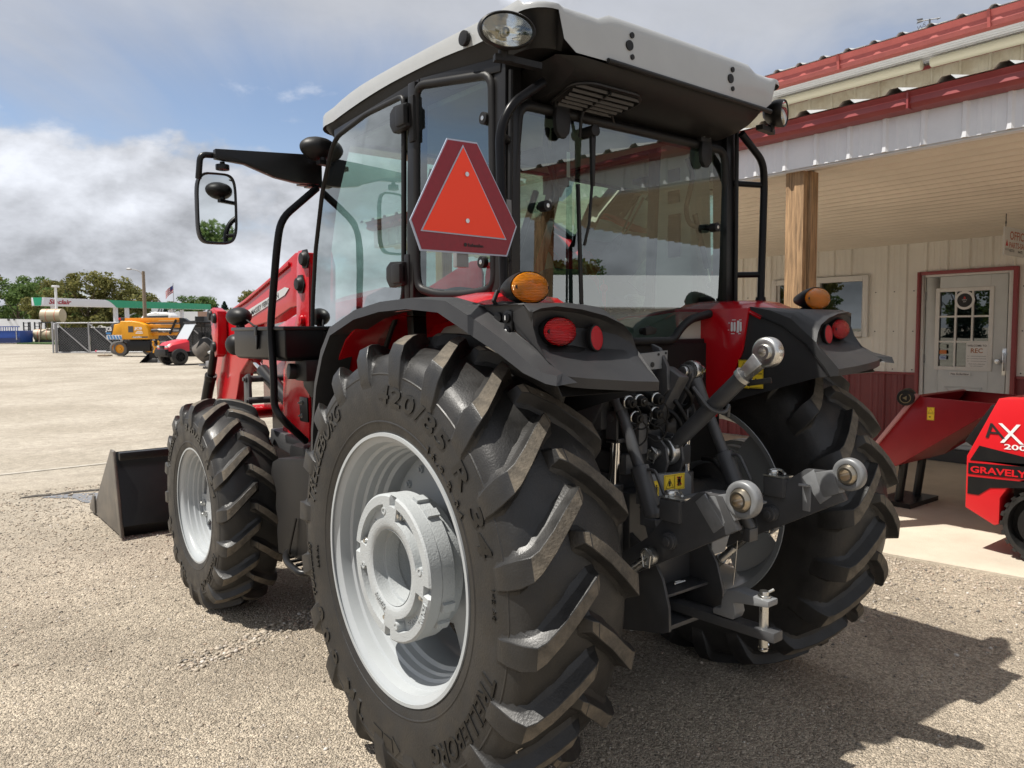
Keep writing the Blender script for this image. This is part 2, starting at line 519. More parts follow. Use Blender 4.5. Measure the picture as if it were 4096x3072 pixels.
def make_tyre(name, c, side, rs, ws, nlug, lug_ws, phase, words=None):
    """rs maps the rear-tyre radii to this tyre; the object's origin is the wheel centre, axle along x."""
    mb = MB()
    full = [(a * ws, rs(r)) for a, r in PROF] + [(-a * ws, rs(r)) for a, r in reversed(PROF[:-1])]
    mb.lathe([(a * side, r) for a, r in full], (0, 0, 0), (1, 0, 0), n=120)
    # two moulding rings on the sidewall
    for rr in (0.655, 0.495):
        r = rs(rr)
        mb.lathe([(side * (side_a(r - 0.004, rs, ws)), r - .004), (side * (side_a(r, rs, ws) + .0022), r - .0015),
                  (side * (side_a(r, rs, ws) + .0022), r + .0015), (side * (side_a(r + .004, rs, ws)), r + .004)], (0, 0, 0), (1, 0, 0), n=120)
    ty = mb.build(name, 'rubber', tractor, smooth=50, loc=c)
    for half in (1, -1):
        mb = MB(); rows = []
        k = lug_ws
        for ab, rb, at, rt, th, hb, ht in LUG:
            row = []
            am, rm = ab * .72 + at * .28, rb * .72 + rt * .28
            for (a, r, h) in ((ab, rb - .004, -hb - .030), (am, rm, -hb * .62 - ht * .38), (at, rt, -ht), (at, rt, ht), (am, rm, hb * .62 + ht * .38), (ab, rb - .004, hb + .022)):
                t = th + h * k
                row.append((side * half * a * ws, rs(r) * math.cos(t), rs(r) * math.sin(t)))
            rows.append(row)
        n = len(rows)
        for i in range(n - 1):
            for j in range(5):
                mb.add([rows[i][j], rows[i][j + 1], rows[i + 1][j + 1], rows[i + 1][j]], [(0, 1, 2, 3)], 1 if (j == 2 and i < 5) else 0)
        mb.add(rows[0], [tuple(range(6))], 0); mb.add(rows[-1], [tuple(range(6))], 0)
        me = mb.mesh('tread_lug', bev=0.0018, smooth=24, seg=1, mats=['rubber', 'rubber_worn'])
        for i in range(nlug):
            o = link('tread_lug', me, ty)
            o.rotation_euler.x = 2 * math.pi * (i + (0 if half > 0 else 0.5)) / nlug + R(phase)
    if words:
        for s, th0, th1, rmid, h, kw in words:
            mb = MB()
            V, F = text_geo(s, depth=0.05, **kw)
            w = max(p[0] for p in V)
            k = R(th1 - th0) / w
            pts = []
            for x, y, z in V:
                t = R(th0) + x * k; r = rmid + (y - 0.5) * h
                pts.append((side * (side_a(r, rs, ws) + 0.0005 + z * 0.075), r * math.cos(t), r * math.sin(t)))
            mb.add(pts, F)
            mb.build('sidewall_lettering', 'rubber_letter', ty, smooth=30)
    return ty


def bolt(mb, p, d, r=0.016, h=0.018, mi=0, washer=True):
    d = Vector(d).normalized(); p = Vector(p)
    if washer: mb.cyl(p, p + d * 0.004, r * 1.35, n=16, mi=mi)
    mb.cyl(p + d * 0.003, p + d * h, r, n=6, mi=mi)
    mb.cyl(p + d * h, p + d * (h + 0.008), r * 0.55, n=10, mi=mi)


def make_rim(c, side, rf, w, disc_a, lobes, name, dish, mat_disc='wheel_silver', phase=0.0):
    """rim barrel with a lobed disc bolted inside; rf flange radius, w half width."""
    mb = MB()
    P = [(w + .004, rf - .012), (w + .004, rf), (w - .004, rf + .001), (w - .012, rf - .012), (w - .022, rf - .03), (w * .80, rf - .034), (w * .70, rf - .036), (w * .67, rf - .047), (w * .52, rf - .050), (w * .48, rf - .060), (w * .36, rf - .062), (w * .32, rf - .070),
         (w * .20, rf - .072), (w * .14, rf - .083), (-w * .25, rf - .083), (-w * .45, rf - .062), (-w * .75, rf - .036), (-w + .02, rf - .03),
         (-w + .008, rf - .012), (-w, rf + .001)]
    mb.lathe([(a * side, r) for a, r in P], (0, 0, 0), (1, 0, 0), n=96)
    rim = mb.build(name, 'wheel_silver', tractor, smooth=35, loc=c, solid=0.004)
    # disc: lobes reaching the barrel with gaps between
    mb = MB()
    ro = rf - .085
    nth = 144
    rows = []
    rad = [0.055, 0.11, 0.15, 0.19, 0.23]
    for r0 in rad + [0]:
        row = []
        for i in range(nth):
            t = 2 * math.pi * i / nth
            q = (t - R(phase)) * lobes % (2 * math.pi)
            q = min(q, 2 * math.pi - q) / math.pi              # 0 at a lobe's middle, 1 between
            k = 1.0 if q < 0.48 else max(0.0, 1 - (q - 0.48) / 0.14)
            rl = 0.235 * ro / 0.372 + (ro - 0.235 * ro / 0.372) * (k * k * (3 - 2 * k))
            r = (r0 * ro / 0.372) if r0 else rl
            if not r0 and rl <= rad[-1] * ro / 0.372 + 0.003: r = rad[-1] * ro / 0.372 + 0.003
            a = disc_a + dish * max(0.0, 1 - max(0.0, (r - 0.10 * ro / .372)) / (0.14 * ro / .372)) ** 1.0
            row.append((side * a, r * math.cos(t), r * math.sin(t)))
        rows.append(row)
    mb.grid(rows, close_u=True)
    disc = mb.build('wheel_disc', mat_disc, rim, smooth=40, solid=0.010)
    for i in range(lobes):
        t0 = 2 * math.pi * i / lobes + R(phase)
        for dt in (-0.17, 0.17):
            mb = MB(); r = ro - 0.045
            p = Vector((side * (disc_a + 0.002), r * math.cos(t0 + dt), r * math.sin(t0 + dt)))
            bolt(mb, p, (side, 0, 0), 0.015, 0.02)
            mb.build('wheel_nut', 'zinc' if rf < .4 else 'wheel_silver', rim, smooth=30)
    return rim


# rear wheels
RC = 0.765
ident = lambda r: r
BOLD = dict(bold=0.018, shear=0.0)
W_REAR = [('TRELLEBORG', 12.5, 57.5, 0.612, 0.066, dict(bold=0.012, shear=0.25, space=1.05)),
          ('420/85 R 34', 86.5, 163.5, 0.590, 0.062, dict(bold=0.022, shear=0.12, space=1.12)),
          ('16.9 R 34', 121, 150, 0.508, 0.026, dict(bold=0.02, space=1.5)),
          ('TRELLEBORG', 196, 244, 0.600, 0.064, dict(bold=0.012, shear=0.25, space=1.05)),
          ('TM', 288.5, 302.5, 0.612, 0.066, dict(bold=0.03, space=1.1)), ('6', 310.5, 315.5, 0.615, 0.064, dict(bold=0.03)),
          ('0', 319.5, 324.5, 0.62, 0.064, dict(bold=0.03)), ('0', 327.5, 332.5, 0.62, 0.064, dict(bold=0.03)),
          ('TUBELESS', 337, 356, 0.628, 0.03, dict(bold=0.02, shear=0.2, space=1.1)), ('RADIAL', 347, 356, 0.555, 0.014, dict(space=1.2)),
          ('142 A8', 172, 180, 0.60, 0.014, dict(space=1.2))]
for side in (-1, 1):
    c = (side * 0.816, 0, RC)
    ty = make_tyre('rear_tyre', c, side, ident, 1.0, 20, 1.0, 138.8 - 2.0, W_REAR if side < 0 else None)
    if side < 0:
        # rotation arrow on the sidewall
        mb = MB()
        for t0, t1, h0, h1 in ((275, 281, .045, .045), (268.5, 274, .045, .045), (263.6, 268, .0, .075)):
            q = []
            for z in (.0025, .0):
                for t, h in ((t0, h0), (t1, h1)):
                    for s in (-1, 1):
                        r = 0.612 + s * h / 2
                        q.append((side * (side_a(r, ident, 1) + z), r * math.cos(R(t)), r * math.sin(R(t))))
            mb.add(q, [(0, 1, 3, 2), (0, 2, 6, 4), (1, 5, 7, 3), (0, 4, 5, 1), (2, 3, 7, 6)])
        mb.build('direction_arrow', 'rubber_letter', ty, smooth=20)
        # chalk mark left on the tread
        mb = MB()
        pts = []
        for k in range(15):
            u = k / 14
            a = .125 + .022 * math.sin(u * 5.2 + .3)
            t = R(214.5 - 4.6 * u)
            r = 0.7275 + (0.10 - a) * 0.12
            pts.append((side * a, r * math.cos(t), r * math.sin(t)))
        mb.tube(pts, .0022, n=6)
        mb.build('chalk_mark', mat('chalk', (0.5, 0.43, 0.33), 0.9), ty)
    rim = make_rim(c, side, 0.457, 0.200, -0.035, 4, 'rear_rim', 0.055, phase=-38)
    # bolted cast hub weight
    mb = MB()
    nth = 120
    A0, A1 = 0.205, 0.06

    def face(r, t):
        """depth of the cast face below A0"""
        d = (math.degrees(t)) % 90
        if 0.170 < r < 0.214 and 14 < d < 78: return 0.028
        if r >= 0.213 and (2 < d < 10): return 0.022
        return 0.0
    rr = [0.128, 0.134, 0.150, 0.169, 0.1715, 0.2125, 0.215, 0.243, 0.250]
    rows = [[(0, 0, 0)] * 0 for _ in rr]
    for j, r in enumerate(rr):
        for i in range(nth):
            t = 2 * math.pi * (i + .5) / nth
            a = A0 - face(r, t) - (0.006 if j in (0, 8) else 0)
            if j <= 1: a -= 0.004
            rows[j].append((side * a, r * math.cos(t), r * math.sin(t)))
    mb.grid(rows, close_u=True)
    mb.lathe([(side * (A0 - .006), .250), (side * .158, .250), (side * .157, .2485), (side * .156, .246), (side * .154, .2485), (side * .108, .2485), (side * .107, .240),
              (side * .105, .230), (side * .062, .226), (side * .05, .20)], (0, 0, 0), (1, 0, 0), n=120)
    mb.lathe([(side * (A0 - .006), .128), (side * .155, .131), (side * .153, .120), (side * .105, .118), (side * .103, .128), (side * .05, .126), (side * .048, .112), (side * -.03, .110)], (0, 0, 0), (1, 0, 0), n=72, mi=0)
    for k in range(4):                                       # raised lugs on the second ring
        t = R(28 + 90 * k)
        for dt in (-.15, .15):
            p = Vector((side * .131, .252 * math.cos(t + dt), .252 * math.sin(t + dt)))
            mb.box(p, (.045, .016, .03), Matrix.Rotation(t + dt, 3, 'X'))
    hw = mb.build('hub_weight', 'cast_silver', rim, bev=0.0, smooth=38)
    V = [('AGCO', 20, 44, .191), ('ACW0091980', 98, 130, .191), ('4720250', 284, 312, .150), ('EQUAL', 196, 216, .232), ('FOXG', 228, 248, .192)]
    for s, t0, t1, rm in V:
        G, F = text_geo(s, bold=.02, depth=.05)
        w = max(p[0] for p in G)
        mb = MB(); mb.add([(side * (A0 - (.026 if .17 < rm < .214 else -.001) + p[2] * .04), (rm + (p[1] - .5) * .020) * math.cos(R(t0 + (t1 - t0) * p[0] / w)),
                 (rm + (p[1] - .5) * .020) * math.sin(R(t0 + (t1 - t0) * p[0] / w))) for p in G], F)
        mb.build('cast_lettering', 'cast_silver', rim, smooth=30)
    for t in (16, 80, 106, 170, 196, 260, 286, 350):
        mb = MB()
        p = Vector((side * (A0 - .026), .193 * math.cos(R(t)), .193 * math.sin(R(t))))
        if t in (16, 106, 196, 286):
            bolt(mb, p, (side, 0, 0), .014, .016); mb.build('weight_bolt', 'zinc', rim, smooth=30)
        else:
            mb.lathe([(side * 0.0, .016), (side * .028, .013), (side * .028, .007), (side * .005, .007)], p, (1, 0, 0), n=16)
            mb.build('threaded_boss', 'cast_silver', rim, smooth=35)
    # axle flange and hub behind the disc
    mb = MB(); mb.cyl((side * -.26, 0, 0), (side * -.03, 0, 0), .095, n=32); mb.cyl((side * -.10, 0, 0), (side * -.045, 0, 0), .16, n=40); mb.cyl((side * -.03, 0, 0), (side * .01, 0, 0), .05, n=24)
    mb.build('axle_hub', 'grey_frame', rim, bev=.006)

# front wheels
FC = 0.586
fs = lambda r: 0.330 + (r - 0.457) * (0.600 - 0.330) / (0.790 - 0.457)
W_FRONT = [('TRELLEBORG', 22, 62, fs(.615), .047, dict(bold=0.012, shear=0.25, space=1.05)),
           ('340/85 R 24', 84, 165, fs(.602), .042, dict(bold=0.022, shear=0.12, space=1.12)),
           ('TRELLEBORG', 205, 250, fs(.61), .045, dict(bold=0.012, shear=0.25, space=1.05)),
           ('TM', 288, 303, fs(.62), .045, dict(bold=0.03)), ('6', 312, 318, fs(.625), .045, dict(bold=0.03)),
           ('0', 325, 331, fs(.625), .045, dict(bold=0.03)), ('0', 336, 342, fs(.625), .045, dict(bold=0.03))]
WB = 2.244
for side in (-1, 1):
    c = (side * 0.864, WB, FC)
    ty = make_tyre('front_tyre', c, side, fs, 0.785, 18, 1.12, 3.0, W_FRONT if side < 0 else None)
    rim = make_rim(c, side, 0.330, 0.150, 0.035, 4, 'front_rim', -0.03, phase=-20)
    mb = MB(); mb.cyl((side * -.2, 0, 0), (side * -.005, 0, 0), .10, n=32); mb.cyl((side * -.005, 0, 0), (side * .03, 0, 0), .05, n=28)
    mb.build('axle_hub', 'wheel_silver', rim, bev=.006)
    for k in range(8):
        t = 2 * math.pi * k / 8
        mb = MB(); bolt(mb, (side * .015, .095 * math.cos(t), .095 * math.sin(t)), (side, 0, 0), .010, .014)
        mb.build('hub_nut', 'zinc', rim, smooth=30)
# ---------------------------------------------------------------- cab, fenders, lamps
T = tractor


def poly_face(mb, pts, mi=0):
    mb.add(pts, [tuple(range(len(pts)))], mi)


def ring_tube(pts, r, fillet, n=10):
    """closed rounded loop"""
    P = [Vector(p) for p in pts]; k = len(P); Q = []
    for i in range(k):
        a, b, c = P[i - 1], P[i], P[(i + 1) % k]
        f = min(fillet, (a - b).length * .45, (c - b).length * .45)
        s, e = b + (a - b).normalized() * f, b + (c - b).normalized() * f
        for j in range(5):
            t = j / 4; Q.append(s * (1 - t) ** 2 + b * 2 * t * (1 - t) + e * t * t)
    return Q


def closed_tube(mb, loop, rx, n=10, mi=0):
    k = len(loop); T_ = [(loop[(i + 1) % k] - loop[i - 1]).normalized() for i in range(k)]
    nrm = Vector((0, 0, 0))
    for i in range(k): nrm += loop[i - 1].cross(loop[i])
    nrm.normalize(); rows = []
    for i in range(k):
        u = nrm; w = T_[i].cross(u).normalized()
        rows.append([loop[i] + (u * math.cos(2 * math.pi * j / n) + w * math.sin(2 * math.pi * j / n)) * rx for j in range(n)])
    mb.grid(rows, mi, close_u=True, close_v=True)


# roof shell ------------------------------------------------------
def roof_ring():
    pts = []
    def arc(cx, cy, r, a0, a1, n):
        for i in range(n):
            a = R(a0 + (a1 - a0) * i / (n - 1)); pts.append((cx + r * math.cos(a), cy + r * math.sin(a)))
    arc(0.60, -0.30, 0.09, -90, 0, 7)
    for y in np.linspace(-0.15, 1.05, 14): pts.append((0.70 - 0.02 * ((y - .4) / .7) ** 2, y))
    arc(0.57, 1.12, 0.12, 0, 90, 7)
    for x in np.linspace(0.45, -0.45, 9): pts.append((x, 1.27 - 0.03 * (x / .45) ** 2))
    arc(-0.57, 1.12, 0.12, 90, 180, 7)
    for y in np.linspace(1.05, -0.15, 14): pts.append((-0.70 + 0.02 * ((y - .4) / .7) ** 2, y))
    arc(-0.60, -0.30, 0.09, 180, 270, 7)
    for x in np.linspace(-0.575, 0.575, 24): pts.append((x, -0.40 + 0.012 * (x / .575) ** 2))
    return pts


def side_bot(x, y):
    """height of the shell's lower edge"""
    # side edge: drops a little to the front tip and to the rear
    z = 2.545 - 0.045 * max(0, (y - .45) / .8) ** 1.6 - 0.03 * max(0, (.25 - y) / .5) ** 2
    if y < -0.13 and abs(x) > 0.565:
        k = min(1.0, (-0.13 - y) / 0.10)
        k2 = 1.0 if abs(x) > 0.60 else max(0.0, (abs(x) - 0.565) / 0.035)
        z = z + (2.568 - z) * k * k2 + (2.452 - z) * (1 - k2) * (1 if y < -.3 else 0)
    elif y < -0.3: z = 2.452
    return z


ring = roof_ring()
mb = MB(); rows = []
cy0 = 0.45


def top_z(x, y):
    z = 2.612 - 0.07 * max(0, (y - 0.7) / .57) ** 2 - (0.022 if y < -0.3 else 0.0)
    if -0.40 < x < 0.47 and y < -0.3: z += 0.022
    return z


for k, (inset, fz) in enumerate(((0.0, None), (0.0005, 0.35), (0.001, 0.72), (0.004, 0.90), (0.014, 0.98), (0.05, 1.0), (0.30, 1.02))):
    row = []
    for x, y in ring:
        zb = side_bot(x, y); zt = top_z(x, y)
        d = Vector((x, y - cy0)); s = 1 - inset / max(d.length, .1)
        z = zb if fz is None else zb + (zt - zb) * min(1, fz) + (0.012 if fz and fz > 1.0 else 0) + (.003 if fz == 1.0 else 0)
        row.append((d.x * s, d.y * s + cy0, z))
    rows.append(row)
mb.grid(rows, close_u=True)
mb.add(rows[-1], [tuple(range(len(ring)))])
roof = mb.build('roof_shell', 'roof_white', T, smooth=38)
for x in (-0.284, 0.284):
    for dx, dz, r in ((0.012, 0.036, .010), (0, 0, .017), (0.014, -0.036, .009)):
        mb = MB(); yy = -0.401 + 0.012 * (x / .575) ** 2
        mb.cyl((x + dx, yy - .003, 2.525 + dz), (x + dx, yy + .01, 2.525 + dz), r, n=20)
        mb.build('plug', 'black_plastic', roof)
mb = MB(); mb.cyl((-.712, -.02, 2.565), (-.695, -.02, 2.565), .026, n=24); mb.build('plug', 'black_plastic', roof, bev=.004)
mb = MB()
for x, zz in ((-.63, 2.45), (.63, 2.45)): mb.cyl((x * 1.06, 1.20, 2.50), (x * 1.06 + (.004 if x > 0 else -.004), 1.20, 2.50), .012, n=12)
# underside liner and rear housing
mb = MB(); P = []
lin = []
for x, y in ring:
    zz = side_bot(x, y); lin.append((x * .985, (y - cy0) * .985 + cy0, zz + .006))
inn = [(x * .93, (y - cy0) * .93 + cy0, 2.455 if y > -.1 else 2.47) for x, y in ring]
mb.grid([lin, inn], close_u=True); mb.add(inn, [tuple(range(len(inn)))])
mb.build('roof_liner', 'black_plastic', T, smooth=40)
mb = MB()
prof = [(-0.385, 2.448), (-0.375, 2.425), (-0.33, 2.395), (-0.27, 2.375), (-0.19, 2.362), (-0.10, 2.36), (-0.02, 2.40), (0.0, 2.47)]
xs = [-0.565, -0.55, -0.50, -0.40, -0.1, 0.1, 0.40, 0.50, 0.55, 0.565]
rows = []
for x in xs:
    k = 0.0 if abs(x) < .52 else (abs(x) - .5) / .065
    rows.append([(x, y + k * .05 * (1 if y < -.2 else 0), z + k * (2.455 - z) * .9) for y, z in prof])
mb.grid(rows)
housing = mb.build('roof_housing', 'black_plastic', T, smooth=40)
# air vent: flush black sheet paints in the recess's shade, slats lie over it
mb = MB()
pp = [(-.47, -.31), (-.40, -.335), (-.17, -.335), (-.13, -.31), (-.15, -.20), (-.22, -.165), (-.42, -.165), (-.46, -.19)]


def hz(y): return np.interp(y, [p[0] for p in prof], [p[1] for p in prof])


loop = ring_tube([(x, y, hz(y) - .004) for x, y in pp], .01, .03)
closed_tube(mb, loop, .007, 8)
mb.add([p + Vector((0, 0, .0015)) for p in loop], [tuple(range(len(loop)))], 1)
vent = mb.build('air_vent', ['black_paint', 'ink_black'], T, smooth=40)
for i in range(6):
    y = -.315 + i * .025
    mb = MB(); mb.beam((-.455 + .006 * i, y, hz(y) - .007), (-.145 - .003 * i, y, hz(y) - .007), .005, .010, up=(0, -.5, 1))
    mb.build('slat', mat('slat_grey', (.04, .04, .042), .45), vent)
mb = MB(); mb.beam((-.30, -.325, hz(-.325) - .006), (-.30, -.17, hz(-.17) - .008), .008, .02); mb.build('vent_bar', 'black_plastic', vent)
mb = MB(); mb.cyl((-.39, -.40, 2.452), (.56, -.395, 2.447), .009, n=10); mb.build('roof_seam', 'black_plastic', T)


# pillars, rails -----------------------------------------------------
def pillar(name, pts, w, h, mt='black_paint', up=(0, 0, 1)):
    mb = MB()
    for a, b in zip(pts, pts[1:]): mb.beam(a, b, w, h, up=up)
    return mb.build(name, mt, T, bev=.006)


for s in (-1, 1):
    X = lambda x: s * x
    pillar('cab_pillar', [(X(.685), .315, 2.50), (X(.69), .345, 1.62), (X(.66), .36, 1.1)], .05, .062, up=(1, 0, 0))
    pillar('cab_pillar', [(X(.610), -.135, 2.46), (X(.622), -.135, 1.60)], .075, .07, up=(1, 0, 0))
    pillar('cab_pillar', [(X(.64), 1.02, 2.47), (X(.635), 1.20, 2.20), (X(.625), 1.31, 1.95), (X(.615), 1.37, 1.53), (X(.61), 1.38, 1.0)], .05, .06, up=(1, 0, 0))
    pillar('roof_rail', [(X(.62), -.15, 2.455), (X(.66), .3, 2.49), (X(.65), 1.05, 2.455)], .06, .05)
    # quarter window
    q = [(.30, 2.485), (-.10, 2.435), (-.105, 1.705), (.02, 1.692), (.19, 1.695), (.305, 1.725), (.315, 1.80)]
    xq = lambda y: X(.645 + .055 * (y + .1) / .4)
    loop = ring_tube([(xq(y), y, z) for y, z in q], .01, .05)
    mb = MB(); closed_tube(mb, loop, .017, 10); fr = mb.build('window_frame', 'black_plastic', T, smooth=60)
    mb = MB(); poly_face(mb, [p + Vector((X(.002), 0, 0)) for p in loop]); mb.build('pane', 'cab_glass', fr)
    for (yy, zz) in ((-.075, 2.29), (-.06, 1.80)):
        mb = MB(); mb.cyl((xq(yy) + X(.004), yy, zz), (xq(yy) + X(.022), yy, zz), .021, n=20); mb.cyl((xq(yy) + X(.022), yy, zz), (xq(yy) + X(.0235), yy, zz), .009, n=12, mi=1)
        mb.build('glass_knob', ['black_plastic', 'zinc'], fr, bev=.003)
    # door glass with its dark border
    q = [(.375, 2.465), (.70, 2.467), (1.00, 2.44), (1.07, 2.40), (1.20, 2.22), (1.31, 1.95), (1.365, 1.70), (1.385, 1.50), (1.39, 1.12), (1.30, 1.05), (.95, 1.05), (.70, 1.30), (.52, 1.55), (.40, 1.70)]
    xd = lambda y: X(.712 - .05 * ((y - .375)) ** 1.5)
    loop = ring_tube([(xd(y), y, z) for y, z in q], .01, .035)
    mb = MB(); closed_tube(mb, loop, .011, 8); fr = mb.build('door_frame', 'black_plastic', T, smooth=60)
    mb = MB(); mid = Vector((xd(.85), .85, 1.8))
    mb.add([mid] + loop, [(0, 1 + i, 1 + (i + 1) % len(loop)) for i in range(len(loop))]); mb.build('pane', 'cab_glass', fr, smooth=80)
    for zz, yy in ((2.375, .335), (1.785, .385)):
        mb = MB()
        mb.bb(X(.70), X(.725), yy - .045, yy - .008, zz - .10, zz + .075)
        mb.prism([(0, -.045), (.10, -.052), (.125, -.02), (.125, .03), (.09, .05), (0, .045)], (X(.712), yy - .03, zz), (0, 1, 0), (0, 0, 1), X(.035))
        mb.bb(X(.725), X(.758), yy - .03, yy + .035, zz - .038, zz + .038)
        mb.build('door_hinge', 'black_plastic', fr, bev=.008)
    # door grab handle
    mb = MB()
    mb.tube([(X(.675), 1.21, 1.545), (X(.735), 1.22, 1.545), (X(.755), 1.28, 1.50), (X(.755), 1.29, 1.42), (X(.735), 1.24, 1.365), (X(.675), 1.22, 1.36)], .018, n=10, fillet=.03)
    mb.box((X(.72), 1.215, 1.53), (.09, .05, .06)); mb.cyl((X(.765), 1.27, 1.52), (X(.772), 1.27, 1.52), .012, n=14)
    mb.build('door_handle', 'black_plastic', T, bev=.004)
    # fine seal line down the window post
    mb = MB(); mb.tube([(X(.63), -.185, 2.43), (X(.642), -.18, 1.66)], .009, n=8); mb.build('seal', 'black_plastic', T)

# rear window --------------------------------------------------------
q = [(-.575, 2.335), (.575, 2.335), (.64, 1.75), (.615, 1.68), (.55, 1.635), (.37, 1.605), (.30, 1.56), (.255, 1.512), (-.255, 1.512), (-.30, 1.56), (-.37, 1.605), (-.55, 1.635), (-.615, 1.68), (-.64, 1.75)]
yw = lambda z: -.146 - .013 * (z - 1.512) / .82
loop = ring_tube([(x, yw(z), z) for x, z in q], .01, .05)
mb = MB(); closed_tube(mb, loop, .018, 10)
rwin = mb.build('rear_window_frame', 'black_plastic', T, smooth=60)
mb = MB(); rows = []
zs = np.linspace(1.512, 2.335, 24)
for z in zs:
    right = np.interp(z, [1.512, 1.56, 1.605, 1.635, 1.68, 1.75, 2.335], [.255, .30, .37, .55, .615, .64, .575])
    rows.append([(right * k, yw(z) - .001, z) for k in (-1, -.5, 0, .5, 1)])
mb.grid(rows); mb.build('pane', 'cab_glass', rwin, smooth=80)
mb = MB(); mb.beam((-.60, -.12, 2.355), (.60, -.12, 2.355), .05, .055); mb.build('window_header', 'black_paint', T, bev=.006)
for x in (-.40, .415):
    mb = MB()
    mb.prism([(-.032, 0), (.032, 0), (.036, -.05), (.030, -.085), (.012, -.105), (-.012, -.105), (-.03, -.085), (-.036, -.05)], (x, -.172, 2.345), (1, 0, 0), (0, 0, 1), .02)
    mb.bb(x - .035, x + .035, -.188, -.16, 2.34, 2.395)
    hi = mb.build('window_hinge', 'black_plastic', rwin, bev=.005)
    for dx in (-.02, .02):
        mb = MB(); bolt(mb, (x + dx, -.189, 2.372), (0, -1, 0), .008, .006); mb.build('bolt', 'zinc', rwin)
for x in (-.482, .482):
    s = 1 if x > 0 else -1
    mb = MB()
    mb.tube([(x - s * .085, -.10, 2.29), (x - s * .06, -.115, 2.22), (x - s * .12, -.12, 2.06), (x - s * .09, -.125, 2.0), (x, -.15, 1.995)], .011, n=8, fillet=.05)
    mb.build('stay_arm', 'black_plastic', rwin, smooth=60)
    mb = MB(); mb.cyl((x, -.165, 1.995), (x, -.20, 1.995), .019, n=20); mb.cyl((x, -.20, 1.995), (x, -.2015, 1.995), .008, n=12, mi=1); mb.build('glass_knob', ['black_plastic', 'zinc'], rwin, bev=.003)
    mb = MB(); mb.cyl((x - s * .03, -.10, 2.06), (x + s * .06, -.10, 1.83), .012, n=12); mb.cyl((x + s * .06, -.10, 1.83), (x + s * .085, -.10, 1.765), .006, n=10, mi=1); mb.ball((x + s * .087, -.10, 1.757), .015, 12)
    mb.build('gas_strut', ['black_paint', 'zinc'], rwin)
mb = MB(); mb.cyl((.03, -.172, 1.555), (.03, -.215, 1.555), .014, n=16); mb.prism([(-.02, -.018), (.035, -.012), (.045, .01), (.0, .02), (-.025, .012)], (.03, -.20, 1.555), (1, 0, 0), (0, 0, 1), .02)
mb.build('window_latch', 'black_plastic', rwin, bev=.004)
# rear wiper with its motor and hose
mb = MB(); mb.cyl((-.262, -.15, 2.283), (-.262, -.215, 2.283), .021, n=18); mb.prism([(-.012, 0), (.012, 0), (.006, -.20), (-.006, -.20)], (-.262, -.19, 2.285), (1, 0, 0), (0, 0, 1), .014)
mb.tube([(-.262, -.195, 2.10), (-.272, -.19, 1.95), (-.290, -.182, 1.87)], .006, n=8)
wip = mb.build('wiper_arm', 'black_plastic', rwin, bev=.002)
mb = MB(); mb.beam((-.318, -.178, 2.09), (-.300, -.178, 1.655), .010, .012); mb.beam((-.322, -.186, 2.08), (-.314, -.186, 1.66), .006, .006); mb.build('wiper_blade', 'black_plastic', rwin)
mb = MB(); mb.tube([(-.30, -.17, 2.26), (-.31, -.19, 2.35), (-.25, -.20, 2.40), (-.17, -.19, 2.395), (-.12, -.17, 2.33)], .006, n=8, fillet=.05); mb.build('wiper_hose', 'black_plastic', rwin)
mb = MB(); mb.bb(-.37, -.305, -.12, -.09, 2.09, 2.30); mb.bb(-.325, -.30, -.122, -.088, 2.12, 2.22, 1); mb.build('wiper_motor', ['black_plastic', 'ink_white'], rwin, bev=.004)

# hand rails at the rear corners
for s in (-1, 1):
    mb = MB()
    mb.tube([(s * .555, -.26, 2.385), (s * .70, -.27, 2.285), (s * .735, -.255, 2.20), (s * .72, -.255, 1.67)], .016, n=12, fillet=.06)
    mb.tube([(s * .63, -.17, 2.20), (s * .735, -.255, 2.19)], .013, n=8); mb.tube([(s * .64, -.17, 1.80), (s * .725, -.255, 1.80)], .013, n=8)
    mb.cyl((s * .72, -.255, 1.655), (s * .72, -.255, 1.70), .027, .021, n=16)
    mb.build('grab_rail', 'black_gloss', T, smooth=50)

